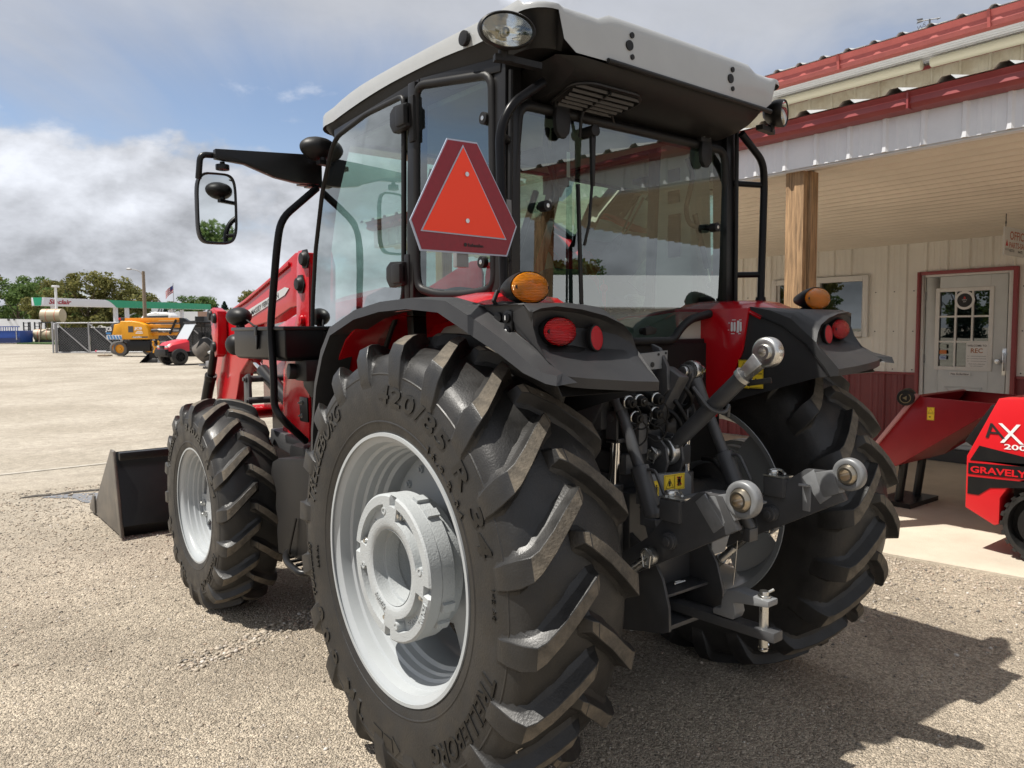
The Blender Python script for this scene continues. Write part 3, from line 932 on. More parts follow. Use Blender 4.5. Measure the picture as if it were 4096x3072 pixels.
# fenders -------------------------------------------------------------
for s in (-1, 1):
    X = lambda x: s * x
    # red arch sheet
    mb = MB(); rows = []
    for y, z in ((.83, .95), (.80, 1.2), (.72, 1.43), (.62, 1.54), (.50, 1.605), (.35, 1.645), (.1, 1.675), (-.10, 1.688), (-.25, 1.686), (-.345, 1.672), (-.40, 1.645)):
        e = .02 if y < .3 else 0.0
        rows.append([(X(.50), y, z - .02 - e), (X(.53), y, z - .006 - e), (X(.57), y, z - e * .3), (X(.72), y, z + .002), (X(.80), y, z - .004 - e * .5), (X(.86), y, z - .012 - e)])
    mb.grid(rows); fen = mb.build('fender', 'red_paint', T, smooth=40, solid=.008)
    # red inner cheek
    mb = MB(); mb.prism([(-.345, 1.648), (-.315, 1.468), (-.183, 1.176), (-.13, 1.256), (-.13, 1.648)], (X(.50), 0, 0), (0, 1, 0), (0, 0, 1), X(.014))
    mb.prism([(-.13, 1.648), (-.13, 1.256), (.30, 1.10), (.80, .95), (.80, 1.2), (.70, 1.43), (.5, 1.585), (.1, 1.645)], (X(.50), 0, 0), (0, 1, 0), (0, 0, 1), X(.010))
    mb.build('cheek_panel', 'red_paint', fen, bev=.003)
    # black rear body: lamp hood
    st = [(.515, [(-.642, 1.505), (-.645, 1.500), (-.650, 1.49), (-.662, 1.475), (-.690, 1.445), (-.736, 1.405), (-.734, 1.379)]),
          (.530, [(-.640, 1.545), (-.634, 1.535), (-.632, 1.52), (-.645, 1.49), (-.683, 1.452), (-.737, 1.406), (-.735, 1.379)]),
          (.560, [(-.635, 1.575), (-.618, 1.566), (-.606, 1.545), (-.622, 1.50), (-.675, 1.458), (-.739, 1.408), (-.737, 1.380)]),
          (.630, [(-.628, 1.602), (-.605, 1.592), (-.585, 1.560), (-.603, 1.505), (-.665, 1.462), (-.742, 1.412), (-.740, 1.384)]),
          (.720, [(-.620, 1.620), (-.596, 1.610), (-.566, 1.570), (-.580, 1.508), (-.655, 1.466), (-.744, 1.420), (-.742, 1.392)]),
          (.810, [(-.612, 1.628), (-.588, 1.617), (-.560, 1.572), (-.576, 1.512), (-.648, 1.472), (-.738, 1.428), (-.736, 1.400)]),
          (.860, [(-.600, 1.622), (-.586, 1.612), (-.572, 1.570), (-.590, 1.520), (-.642, 1.478), (-.726, 1.434), (-.724, 1.406)]),
          (.880, [(-.588, 1.612), (-.584, 1.605), (-.588, 1.570), (-.606, 1.526), (-.640, 1.482), (-.713, 1.438), (-.712, 1.412)])]
    mb = MB()
    mb.grid([[(X(x), y, z) for y, z in row] for x, row in st])
    # top deck from the hood edge to the red sheet
    top = [[(X(x), row[0][0], row[0][1]) for x, row in st],
           [(X(x), -.53 - (x - .515) * .05, (1.600 if k == 0 else 1.618 if k == 1 else 1.630 if k == 2 else 1.638)) for k, (x, row) in enumerate(st)],
           [(X(x), -.435, 1.636 + (0.008 if .54 < x < .85 else 0)) for x, row in st],
           [(X(x), -.338 + (.02 if x > .85 else 0), 1.653 if x < .85 else 1.640) for x, row in st]]
    mb.grid(top)
    # inner side, facetted
    i1 = [(-.338, 1.653), (-.435, 1.636), (-.53, 1.600), (-.642, 1.505), (-.736, 1.405), (-.734, 1.379), (-.645, 1.368), (-.205, 1.235), (-.315, 1.468)]
    cen = (X(.512), -.45, 1.48)
    pts = [(X(.515), y, z) for y, z in i1]
    mb.add([cen] + pts, [(0, 1 + i, 1 + (i + 1) % len(pts)) for i in range(len(pts))])
    # outer side under the deck
    o1 = [(X(.88), -.588, 1.612), (X(.878), -.53, 1.636), (X(.878), -.435, 1.636), (X(.875), -.32, 1.640), (X(.872), -.505, 1.556), (X(.874), -.608, 1.502), (X(.88), -.684, 1.452), (X(.88), -.640, 1.482), (X(.88), -.606, 1.526), (X(.88), -.588, 1.570)]
    poly_face(mb, o1)
    body = mb.build('fender_tail', 'flare_plastic', T, smooth=28, solid=.004, weld=3e-3)
    # outer flare band
    up = [(.835, .95), (.82, 1.15), (.775, 1.35), (.705, 1.487), (.62, 1.577), (.398, 1.642), (.20, 1.666), (0, 1.672), (-.217, 1.655), (-.379, 1.592), (-.524, 1.528), (-.624, 1.471), (-.687, 1.446), (-.742, 1.440)]
    inr = [(.835, .95), (.82, 1.15), (.775, 1.352), (.703, 1.49), (.617, 1.581), (.398, 1.647), (.20, 1.671), (0, 1.677), (-.20, 1.668), (-.335, 1.641), (-.49, 1.562), (-.60, 1.506), (-.655, 1.468), (-.705, 1.444)]
    lo = [(.80, .95), (.785, 1.14), (.742, 1.33), (.676, 1.46), (.60, 1.546), (.393, 1.606), (.20, 1.630), (.01, 1.635), (-.185, 1.619), (-.362, 1.548), (-.505, 1.492), (-.612, 1.443), (-.705, 1.418), (-.748, 1.414)]
    rows = [[], [], [], []]
    for k in range(len(up)):
        xi = .855 if k < 8 else .874
        rows[0].append((X(xi), *inr[k])); rows[1].append((X(.928), *up[k])); rows[2].append((X(.936), *lo[k]))
        rows[3].append((X(.80 if k < 8 else .86), lo[k][0], lo[k][1] + .006))
    mb = MB(); mb.grid(rows)
    mb.add([rows[k][-1] for k in range(4)], [(0, 1, 2, 3)]); mb.add([rows[k][0] for k in range(4)], [(0, 1, 2, 3)])
    mb.build('fender_flare', 'flare_plastic', T, smooth=30, solid=.004)
    mb = MB(); rows = [[(X(x), y, z) for x in (.505, .87)] for y, z in ((-.34, 1.635), (-.50, 1.57), (-.60, 1.50), (-.68, 1.41), (-.70, 1.38))]
    mb.grid(rows); mb.build('fender_liner', 'black_plastic', T, solid=.004)

    # tail lamp, reflector, flasher
    def oval(c, d, a, b, depth_f, depth_b, upv=(0, 0, 1), nseg=40):
        """dome lens profile rows about axis d"""
        c, d = Vector(c), Vector(d).normalized(); u = d.cross(Vector(upv)).normalized(); w = u.cross(d).normalized()
        return lambda k, off: [c + d * off + (u * math.cos(2 * math.pi * i / nseg) * a + w * math.sin(2 * math.pi * i / nseg) * b) * k for i in range(nseg)]
    for nm, c, d, a, b, lens in (('tail_lamp', (X(.783), -.588, 1.556), (X(.0), -1, .05), .060, .040, 'lens_red'), ('side_flasher', (X(.800), -.475, 1.687), (-.22 if s > 0 else 0, -1, .03), .070, .045, 'lens_amber')):
        f = oval(c, d, a, b, 0, 0)
        big = nm == 'side_flasher'
        mb = MB(); rows = [f(1.08, .006), f(1.10, -.004), f(1.06, -.02)] + ([f(.92, -.045), f(.6, -.085), f(.45, -.10)] if big else [f(1.0, -.03)])
        mb.grid(rows, close_u=True); mb.add(rows[-1], [tuple(range(len(rows[-1])))])
        if big:
            mb.cyl((X(.79), -.43, 1.65), (X(.79), -.43, 1.632), .02, n=14); mb.bb(X(.75), X(.82), -.46, -.38, 1.636, 1.645)
            mb.tube([(X(.86), -.40, 1.68), (X(.875), -.40, 1.65), (X(.865), -.40, 1.635)], .007, n=8)
        la = mb.build(nm, 'black_plastic', T, smooth=40)
        mb = MB(); rows = [f(1.03, .005), f(.97, .014), f(.80, .021), f(.5, .0255), f(.2, .027)]
        mb.grid(rows, close_u=True); mb.add(rows[-1], [tuple(range(len(rows[-1])))]); mb.build('lens', lens, la, smooth=60)
        mb = MB(); rows = [f(.98, .002), f(.7, -.012), f(.3, -.018)]
        mb.grid(rows, close_u=True); mb.add(rows[-1], [tuple(range(len(rows[-1])))]); mb.build('lamp_reflector', 'reflector_chrome', la, smooth=60)
        mb = MB(); cc = Vector(c); dd = Vector(d).normalized(); mb.ball(cc + dd * .002, .011, 12); mb.build('bulb', lens, la)
        for sg in (-1, 1):
            mb = MB(); uu = dd.cross(Vector((0, 0, 1))).normalized(); p = cc + uu * a * .84 * sg + dd * .013
            mb.cyl(p, p + dd * .006, .006, n=12); mb.build('lens_screw', 'black_plastic', la)
    f = oval((X(.655), -.612, 1.536), (X(-.05), -1, .08), .026, .036, 0, 0)
    mb = MB(); rows = [f(1.15, -.012), f(1.12, .002), f(1.0, .004)]; mb.grid(rows, close_u=True); la = mb.build('reflector_bezel', 'black_plastic', T, smooth=50)
    mb = MB(); rows = [f(1.0, .0035), f(.6, .006), f(.1, .007)]; mb.grid(rows, close_u=True); mb.add(rows[-1], [tuple(range(len(rows[-1])))]); mb.build('reflector', mat('reflex_red', (.55, .02, .03), .25, bump=.8, bscale=400), la, smooth=50)

# lift switches on the left fender tail
mb = MB(); mb.cyl((-.878, -.428, 1.598), (-.884, -.428, 1.598), .017, n=20); mb.build('plug', 'black_plastic', T, bev=.002)
mb = MB()
mb.prism([(-.018, -.045), (.018, -.045), (.018, .04), (.0, .046), (-.018, .04)], (-.876, -.480, 1.575), (0, -1, 0), (0, 0, 1), .010)
sw = mb.build('switch_pad', 'black_paint', T, bev=.005)
for z, n_ in ((1.597, '1'), (1.558, '2')):
    mb = MB(); mb.cyl((-.884, -.480, z), (-.893, -.480, z), .0155, n=20); mb.build('push_button', 'black_gloss', sw, bev=.003)
    mb = MB(); add_text(mb, n_, (-.8945, -.4775, z - .006), (0, -1, 0), (0, 0, 1), .013, bold=.03); mb.build('button_number', 'ink_white', sw)

# roof work lamps
for s in (-1, 1):
    for y, z, dx, dy in ((-.315, 2.490, -.42, -1), (1.20, 2.42, -.2, 1)):
        c = Vector((s * (.752 if y < 0 else .69), y, z)); d = Vector((-s * dx, dy, -.12)).normalized()
        u = d.cross(Vector((0, 0, 1))).normalized(); w = u.cross(d)
        f = lambda k, off: [c + d * off + (u * math.cos(2 * math.pi * i / 40) * .086 + w * math.sin(2 * math.pi * i / 40) * .052) * k for i in range(40)]
        mb = MB(); rows = [f(.92, .012), f(1.0, .022), f(1.06, .018), f(1.08, 0), f(1.0, -.02), f(.75, -.05), f(.4, -.066)]
        mb.grid(rows, close_u=True); mb.add(rows[-1], [tuple(range(40))])
        mb.cyl(c - d * .03 - w * .05, c - d * .03 - w * .075, .016, n=12); mb.beam(c - d * .03 - w * .075 - u * .03, c - d * .03 - w * .075 + u * .03, .03, .02)
        mb.beam(c - d * .03 - w * .075, c - Vector((s * .14, 0, .03)) - w * .05, .03, .02)
        la = mb.build('work_lamp', 'black_plastic', T, smooth=40)
        mb = MB(); rows = [f(.93, .010), f(.75, -.012), f(.45, -.03), f(.25, -.034)]; mb.grid(rows, close_u=True); mb.add(rows[-1], [tuple(range(40))])
        mb.build('lamp_reflector', 'reflector_chrome', la, smooth=25)
        mb = MB(); mb.ball(c - d * .010, .015, 12); mb.cyl(c - d * .03, c - d * .005, .011, n=12); mb.build('bulb', 'brass', la)
        mb = MB(); rows = [f(.97, .016), f(.8, .021), f(.4, .025)]; mb.grid(rows, close_u=True); mb.add(rows[-1], [tuple(range(40))]); mb.build('lens', 'clear_glass', la, smooth=60)

# slow-moving-vehicle triangle
cx, cz, ys = -.904, 1.960, -.297
tri = [(-.070, .182), (.052, .187), (.212, -.069), (.170, -.173), (-.170, -.173), (-.206, -.085)]
tri = [(a * .952, b * .952) for a, b in [(-.068, .183), (.048, .186), (.211, -.070), (.168, -.172), (-.172, -.172), (-.208, -.082)]]
mb = MB(); mb.prism(tri, (cx, ys, cz), (1, 0, 0), (0, 0, 1), .003)
smv = mb.build('warning_triangle', 'smv_edge', T, label='orange and dark red slow moving vehicle triangle')
ins = lambda p, k: [(a * k, b * k) for a, b in p]
mb = MB(); mb.prism(ins(tri, .972), (cx, ys - .0035, cz), (1, 0, 0), (0, 0, 1), .0015); mb.build('red_border', 'smv_red', smv)
ot = [(-.0095, .162), (.155, -.112), (-.164, -.107)]
mb = MB(); mb.prism(ot, (cx, ys - .0058, cz), (1, 0, 0), (0, 0, 1), .0012); mb.build('triangle_edge', 'smv_edge', smv)
c_ = (-.006, -.02)
mb = MB(); mb.prism([(c_[0] + (a - c_[0]) * .958, c_[1] + (b - c_[1]) * .958) for a, b in ot], (cx, ys - .0078, cz), (1, 0, 0), (0, 0, 1), .0012); mb.build('orange_field', 'smv_orange', smv)
for z in (.075, -.065):
    mb = MB(); mb.cyl((cx - .0 + .002, ys - .008, cz + z), (cx + .002, ys - .0115, cz + z), .007, n=14); mb.build('rivet', 'zinc', smv)
mb = MB(); add_text(mb, 'Reflexallen', (cx + .005, ys - .0065, cz - .142), (1, 0, 0), (0, 0, 1), .010, bold=.03); mb.cyl((cx - .004, ys - .006, cz - .137), (cx - .004, ys - .0066, cz - .137), .006, n=14); mb.build('maker_print', 'ink_black', smv)
mb = MB(); mb.bb(cx - .03, cx + .015, ys + .004, ys + .025, cz - .205, cz - .1); mb.bb(cx - .02, cx + .10, ys + .02, ys + .04, cz - .06, cz + .06); mb.beam((cx + .08, ys + .03, cz), (-.66, -.20, 1.97), .03, .05); mb.build('sign_bracket', 'grey_light', smv, bev=.003)

# interior ---------------------------------------------------------------
mb = MB(); mb.bb(-.62, .62, -.12, 1.36, .98, 1.04); mb.bb(-.60, .60, -.13, -.08, 1.0, 1.50); mb.build('cab_floor', 'black_plastic', T)
mb = MB()
prof = [(-.20, 0), (-.23, .15), (-.22, .33), (-.17, .45), (-.08, .50), (.08, .50), (.17, .45), (.22, .33), (.23, .15), (.20, 0)]
mb.prism(prof, (.0, .16, 1.33), (1, 0, 0), (0, .12, 1), -.10)
seat = mb.build('seat_back', 'seat_cloth', T, bev=.03, seg=3)
mb = MB(); mb.bb(-.24, .24, .12, .62, 1.22, 1.36); mb.build('cushion', 'seat_cloth', seat, bev=.04, seg=3)
mb = MB(); mb.bb(-.18, .18, .2, .55, 1.0, 1.22); mb.build('suspension', 'black_plastic', seat, bev=.01)
mb = MB(); mb.lathe([(.0, .20), (.012, .212), (.0, .224), (-.012, .212)], (0, .86, 1.66), (0, -.55, .83), n=40, closed=True)
for k in range(3):
    a = 2 * math.pi * k / 3
    u, w, d = frame((0, -.55, .83)); c = Vector((0, .86, 1.66)); mb.tube([c, c + (u * math.cos(a) + w * math.sin(a)) * .21], .012, n=8)
mb.cyl((0, .90, 1.60), (0, 1.08, 1.30), .04, n=14); mb.build('steering_wheel', 'black_plastic', T, smooth=60)
mb = MB(); mb.bb(-.26, .26, .98, 1.30, 1.02, 1.52); mb.prism([(0, 0), (.30, 0), (.28, .14), (.05, .10)], (-.22, 1.0, 1.52), (0, 1, 0), (0, 0, 1), .44); mb.build('dashboard', 'black_plastic', T, bev=.03, seg=3)
mb = MB(); mb.prism([(-.10, 1.04), (.78, 1.04), (.78, 1.34), (.55, 1.42), (.30, 1.60), (-.10, 1.64)], (.36, 0, 0), (0, 1, 0), (0, 0, 1), .24); mb.build('side_console', 'cream_plastic', T, bev=.03, seg=3)
mb = MB(); mb.prism([(-.10, 1.04), (.55, 1.04), (.55, 1.40), (.30, 1.58), (-.10, 1.62)], (-.60, 0, 0), (0, 1, 0), (0, 0, 1), .20); mb.build('side_console', 'cream_plastic', T, bev=.03, seg=3)
mb = MB(); mb.prism([(.02, 1.6), (.26, 1.6), (.22, 2.47), (.06, 2.47)], (.60, 0, 0), (0, 1, 0), (0, 0, 1), .05); mb.build('pillar_trim', 'cream_plastic', T, bev=.012)
for z in (2.28, 2.18, 2.02): 
    mb = MB(); mb.bb(.592, .60, .10, .17, z - .03, z + .03); mb.build('switch_panel', 'black_plastic', T, bev=.004)
mb = MB(); mb.bb(.59, .60, .095, .165, 1.90, 2.10); mb.build('switch_panel', 'black_gloss', T, bev=.004)
mb = MB(); mb.bb(-.60, .60, -.08, 1.20, 2.425, 2.45); mb.build('headliner', 'cream_plastic', T, bev=.01)
mb = MB(); mb.bb(.12, .34, .55, .80, 2.39, 2.425); mb.build('overhead_console', 'black_plastic', T, bev=.01)
mb = MB(); mb.tube([(.34, .35, 1.62), (.35, .37, 1.80)], .009, n=8); mb.ball((.35, .37, 1.82), .022, 12); mb.build('lever', 'black_plastic', T)
mb = MB(); mb.tube([(.30, .30, 1.60), (.30, .30, 1.74)], .009, n=8); mb.ball((.30, .30, 1.755), .02, 12); mb.build('lever', 'red_paint', T)
# windscreen and wiper
mb = MB(); poly_face(mb, [(-.63, 1.05, 2.44), (.63, 1.05, 2.44), (.62, 1.33, 1.93), (.60, 1.40, 1.30), (-.60, 1.40, 1.30), (-.62, 1.33, 1.93)]); mb.build('windscreen', 'cab_glass', T, smooth=80)
mb = MB(); mb.tube([(-.10, 1.05, 2.40), (-.08, 1.25, 2.05)], .007, n=8); mb.tube([(-.13, 1.10, 2.38), (-.11, 1.30, 2.0)], .006, n=8); mb.build('front_wiper', 'black_plastic', T)
mb = MB(); mb.beam((-.60, 1.38, 1.28), (.60, 1.38, 1.28), .06, .06); mb.beam((-.62, 1.03, 2.445), (.62, 1.03, 2.445), .06, .05); mb.build('screen_frame', 'black_paint', T, bev=.006)

# mirrors -----------------------------------------------------------------
for s in (-1, 1):
    X = lambda x: s * x
    mb = MB()
    mb.prism([(.665, 2.405), (1.15, 2.368), (1.15, 2.325), (1.02, 2.318), (.88, 2.275), (.78, 2.262), (.665, 2.265)], (0, 1.285, 0), (X(1), 0, 0), (0, 0, 1), X(.035))
    mb.tube([(X(1.14), 1.30, 2.348), (X(1.20), 1.30, 2.345), (X(1.207), 1.315, 2.24)], .014, n=10, fillet=.04)
    mb.cyl((X(1.105), 1.30, 2.325), (X(1.105), 1.30, 2.29), .012, n=10); mb.cyl((X(1.105), 1.30, 2.312), (X(1.105), 1.30, 2.288), .03, n=18)
    mb.bb(X(.64), X(.71), 1.27, 1.33, 2.255, 2.41); mb.bb(X(.70), X(.75), 1.275, 1.325, 2.26, 2.40)
    arm = mb.build('mirror_arm', 'black_paint', T, bev=.006)
    w2, h2 = .089, .160
    cxm, czm, ym = X(1.122), 2.122, 1.335
    tl_ = -.05
    def rr(k, kz, y):
        out = []
        for i in range(40):
            t = 2 * math.pi * i / 40; c_, s_ = math.cos(t), math.sin(t)
            out.append((cxm + math.copysign(abs(c_) ** .45, c_) * w2 * k, y + s * tl_ * math.copysign(abs(c_) ** .45, c_) * w2 * k * -1, czm + math.copysign(abs(s_) ** .45, s_) * h2 * kz - .006 * c_ * s))
        return out
    mb = MB(); rows = [rr(.86, .93, ym + .006), rr(.90, .95, ym - .004), rr(.97, .985, ym - .006), rr(1, 1, ym + .004), rr(1, 1, ym + .03), rr(.9, .93, ym + .055), rr(.6, .7, ym + .07)]
    mb.grid(rows, close_u=True); mb.add(rows[-1], [tuple(range(40))]); mb.build('mirror_housing', 'black_plastic', arm, smooth=45)
    mb = MB(); poly_face(mb, rr(.87, .935, ym + .004)); mb.build('mirror_glass', 'mirror_glass', arm)
# ---------------------------------------------------------------- rear linkage, chassis, loader
# axle and gearbox
mb = MB(); mb.bb(-.20, .20, -.22, .40, .45, 1.02); mb.bb(-.23, .23, -.10, 1.45, .50, .92); mb.cyl((-.60, 0, RC), (.60, 0, RC), .105, n=28); mb.cyl((-.42, 0, RC), (-.20, 0, RC), .12, .17, n=28); mb.cyl((.20, 0, RC), (.42, 0, RC), .17, .12, n=28)
mb.bb(-.17, .17, -.30, -.1, .60, .95)
mb.build('rear_axle', 'grey_frame', T, bev=.012)
mb = MB(); mb.bb(-.19, .19, -.30, .05, 1.02, 1.10); mb.bb(-.15, .15, -.20, .1, 1.10, 1.22); mb.cyl((-.26, -.12, 1.16), (.26, -.12, 1.16), .05, n=20)
mb.build('lift_housing', 'grey_frame', T, bev=.01)
for x in (-.12, -.06, 0, .06):
    mb = MB(); bolt(mb, (x, -.27, 1.10), (0, 0, 1), .010, .012); mb.build('bolt', 'grey_frame', T)
mb = MB(); mb.bb(-.56, .56, -.12, -.07, 1.24, 1.52); mb.build('cab_back_panel', 'black_paint', T, bev=.01)
mb = MB(); mb.prism([(-.13, 0), (.034, .01), (.03, -.058), (-.05, -.06), (-.13, -.06)], (0, -.30, 1.47), (1, 0, 0), (0, 0, 1), .006)
br = mb.build('socket_bracket', 'grey_light', T)
for x, z in ((-.055, 1.428), (.008, 1.428), (-.02, 1.466), (.022, 1.470)):
    mb = MB(); mb.cyl((x, -.3065, z), (x, -.309, z), .010 if z < 1.45 else .005, n=14); mb.build('bracket_hole', 'ink_black', br)

for s in (-1, 1):
    X = lambda x: s * x
    # lift arm
    mb = MB()
    for dx in (-.028, .028):
        mb.prism([(-.06, 1.10), (-.02, 1.22), (-.15, 1.33), (-.24, 1.42), (-.285, 1.415), (-.295, 1.37), (-.25, 1.28), (-.15, 1.13)], (X(.235) + dx - .009, 0, 0), (0, 1, 0), (0, 0, 1), .018)
    mb.cyl((X(.235) - .045, -.265, 1.392), (X(.235) + .045, -.265, 1.392), .026, n=20)
    mb.cyl((X(.235) - .05, -.12, 1.16), (X(.235) + .05, -.12, 1.16), .06, n=24)
    la = mb.build('lift_arm', 'grey_frame', T, bev=.005)
    for e in (-1, 1):
        mb = MB(); mb.cyl((X(.235) + e * .045, -.265, 1.392), (X(.235) + e * .062, -.265, 1.392), .021, n=20); mb.build('pin_end', 'zinc', la, bev=.003)
    mb = MB(); mb.lathe([(-.018, .020), (-.018, .042), (.018, .042), (.018, .020)], (X(.235), -.265, 1.392), (1, 0, 0), n=28, closed=True); mb.build('rod_eye', 'zinc', la, bev=.003)
    # lift rod
    t, c, b = Vector((X(.235), -.268, 1.385)), Vector((X(.245), -.415, 1.075)), Vector((X(.255), -.535, .795))
    d = (b - t).normalized()
    mb = MB(); mb.cyl(t + d * .04, c + d * .02, .021, n=20); mb.cyl(t + d * .03, t + d * .13, .027, .024, n=20)
    rod = mb.build('lift_rod', 'grey_frame', T, bev=.003)
    mb = MB(); mb.cyl(c, c + d * .175, .034, n=24); mb.cyl(c + d * .175, c + d * .19, .034, .028, n=24)
    mb.build('rod_sleeve', 'grey_frame', rod, bev=.003)
    mb = MB(); u = Vector((0, -1, 0)); u = (u - d * u.dot(d)).normalized(); w = u.cross(d)
    h0 = c + d * .02 + u * .03
    mb.tube([h0, h0 + u * .035 + d * .01, h0 + u * .045 + d * .12, h0 + d * .135], .006, n=8, fillet=.02); mb.build('rod_handle', 'grey_frame', rod)
    # fork to the lower link
    mb = MB(); f0 = c + d * .19
    for e in (-1, 1):
        o = Vector((e * .026, 0, 0)); mb.beam(f0 + o * .9, b + o, .012, .05, up=(0, 1, .3))
        mb.cyl(b + o - Vector((.007, 0, 0)), b + o + Vector((.007, 0, 0)), .03, n=20)
    mb.box(f0 + d * .01, (.064, .05, .03)); mb.build('rod_fork', 'grey_frame', rod, bev=.003)
    mb = MB(); mb.cyl(b + Vector((X(-.05), 0, 0)), b + Vector((X(.06), 0, 0)), .018, n=16); mb.cyl(b + Vector((X(.06), 0, 0)), b + Vector((X(.085), 0, 0)), .030, n=20)
    mb.tube([b + Vector((X(.09), 0, .03)), b + Vector((X(.095), -.025, .01)), b + Vector((X(.095), -.02, -.03)), b + Vector((X(.09), .01, -.035)), b + Vector((X(.09), .018, .01)), b + Vector((X(.09), 0, .03))], .003, n=6)
    mb.build('link_pin', 'zinc', rod, bev=.002)
    # lower link: bar, box, hook block, ball
    p0, p1, p2, p3 = Vector((X(.235), -.10, .555)), Vector((X(.255), -.52, .775)), Vector((X(.288), -.70, .915)), Vector((X(.312), -.894, 1.048))
    mb = MB(); mb.beam(p0, p2 + (p2 - p1) * .35, .028, .075, up=(1, 0, 0)) if False else None
    mb = MB()
    dl = (p2 - p0).normalized(); nl = Vector((0, -dl.z, dl.y)).normalized()
    if nl.z < 0: nl = -nl
    q = []
    for tt, hh, lo_ in ((0, .035, .035), (.30, .035, .042), (.50, .045, .05), (.62, .08, .055), (.80, .095, .06), (.88, .05, .062)):
        base = p0 + dl * tt
        q.append((base + nl * hh, base - nl * lo_))
    poly = [a for a, _ in q] + [b_ for _, b_ in reversed(q)]
    n = len(poly); th = Vector((X(.028), 0, 0))
    mb.add(poly + [p + th for p in poly], [tuple(range(n)), tuple(range(2 * n - 1, n - 1, -1))] + [(i, (i + 1) % n, n + (i + 1) % n, n + i) for i in range(n)])
    lk = mb.build('lower_link', 'grey_frame', T, bev=.004)
    e = p0 + dl * .66
    mb = MB(); mb.box(e + nl * .085 + Vector((X(.014), 0, 0)), (.062, .085, .075)); mb.build('catch_box', 'grey_frame', lk, bev=.007)
    mb = MB(); tb = e + nl * .085 + Vector((X(.014), 0, .040)); mb.box(tb, (.062, .09, .005)); mb.tube([tb + Vector((-.02, .02, .004)), tb + Vector((0, .035, .016)), tb + Vector((.02, .0, .022)), tb + Vector((0, -.03, .010))], .005, n=6, fillet=.02)
    mb.lathe([(0, .016), (.006, .020), (.012, .020), (.018, .016)], tb + Vector((0, .02, .003)), (0, 0, 1), n=20); mb.build('catch_plate', 'zinc', lk)
    dh = (p3 - (p0 + dl * .84)).normalized(); s0 = p0 + dl * .80 + Vector((X(.014), 0, 0)) + nl * .02
    mb = MB(); mb.beam(s0, s0 + dh * .10, .05, .10, up=(1, 0, 0)) if False else None
    mb = MB(); mb.beam(s0 - dh * .02, s0 + dh * .035, .115, .034, up=(1, 0, 0)); mb.beam(s0 + dh * .02, p3 + dh * -.045 + Vector((0, 0, 0)), .095, .036, up=(1, 0, 0), w1=.082)
    mb.lathe([(-.019, .037), (-.019, .052), (-.013, .058), (.013, .058), (.019, .052), (.019, .037)], p3, (1, 0, 0), n=36, closed=True)
    hb = mb.build('link_end', mat('link_steel', (.20, .205, .21), .40, .25, var=.15, vscale=20), lk, bev=.004)
    mb = MB(); mb.lathe([(-.034, .020), (-.034, .027), (-.020, .036), (0, .041), (.020, .036), (.034, .027), (.034, .020)], p3, (1, 0, 0), n=28, closed=True); mb.build('ball_joint', mat('ball_steel', (.42, .37, .29), .3, 1.0), lk, smooth=50)
    mb = MB(); pb = p0 + dl * .60; mb.cyl(pb + Vector((X(.026), 0, 0)) if s < 0 else pb - Vector((.0, 0, 0)), pb + Vector((X(.045), 0, 0)) if s < 0 else pb - Vector((.02, 0, 0)), .03, n=20)
    pc = pb + Vector((-.03 if s < 0 else -.012, 0, 0)); mb.cyl(pc, pc + Vector((-.022, 0, 0)), .027, n=20); mb.cyl(pc + Vector((-.022, 0, 0)), pc + Vector((-.03, 0, 0)), .016, n=16); mb.build('link_bolt', 'grey_frame', lk, bev=.003)
    if s > 0:
        mb = MB(); pe = p0 + dl * .76 + Vector((-.002, 0, 0)) + nl * .01; mb.prism([(-.014, -.06), (.016, -.06), (.018, .035), (-.016, .035)], pe + Vector((-.004, 0, 0)), (0, -1, 0), (0, 0, 1), -.008); mb.beam(pe + Vector((-.004, 0, .035)), pe + Vector((-.05, -.012, .045)), .03, .010)
        mb.build('chain_tab', 'grey_light', lk, bev=.003)
    # stabiliser
    mb = MB(); a0, a1 = Vector((X(.40), -.20, .50)), b + Vector((X(.07), 0, 0)); dd = (a1 - a0).normalized(); mb.cyl(a0, a0 + dd * .16, .022, n=16)
    for k in range(14):
        mb.cyl(a0 + dd * (.16 + k * .008), a0 + dd * (.164 + k * .008), .014, .0165, n=14); mb.cyl(a0 + dd * (.164 + k * .008), a0 + dd * (.168 + k * .008), .0165, .014, n=14)
    mb.cyl(a0 + dd * .27, a1, .016, n=14); mb.build('stabiliser', 'zinc', T, smooth=30)
    # assist ram
    ct, cb = Vector((X(.203), -.262, 1.15)), Vector((X(.207), -.256, .985))
    mb = MB(); mb.cyl(ct, cb, .021, n=24); ram = mb.build('ram_rod', 'chrome', T)
    mb = MB(); mb.cyl(cb, cb - Vector((0, 0, .26)), .034, n=24); mb.build('ram_barrel', 'grey_frame', ram, bev=.004)
    mb = MB()
    for e in (-1, 1): mb.prism([(-.028, 0), (.028, 0), (.028, .09), (.018, .115), (-.018, .115), (-.028, .09)], ct + Vector((e * .022 - .006, 0, -.005)), (0, 1, 0), (0, 0, 1), .012)
    mb.box(ct, (.056, .056, .016)); mb.cyl(ct + Vector((-.035, 0, .085)), ct + Vector((.035, 0, .085)), .015, n=14); mb.build('ram_clevis', 'grey_frame', ram, bev=.003)

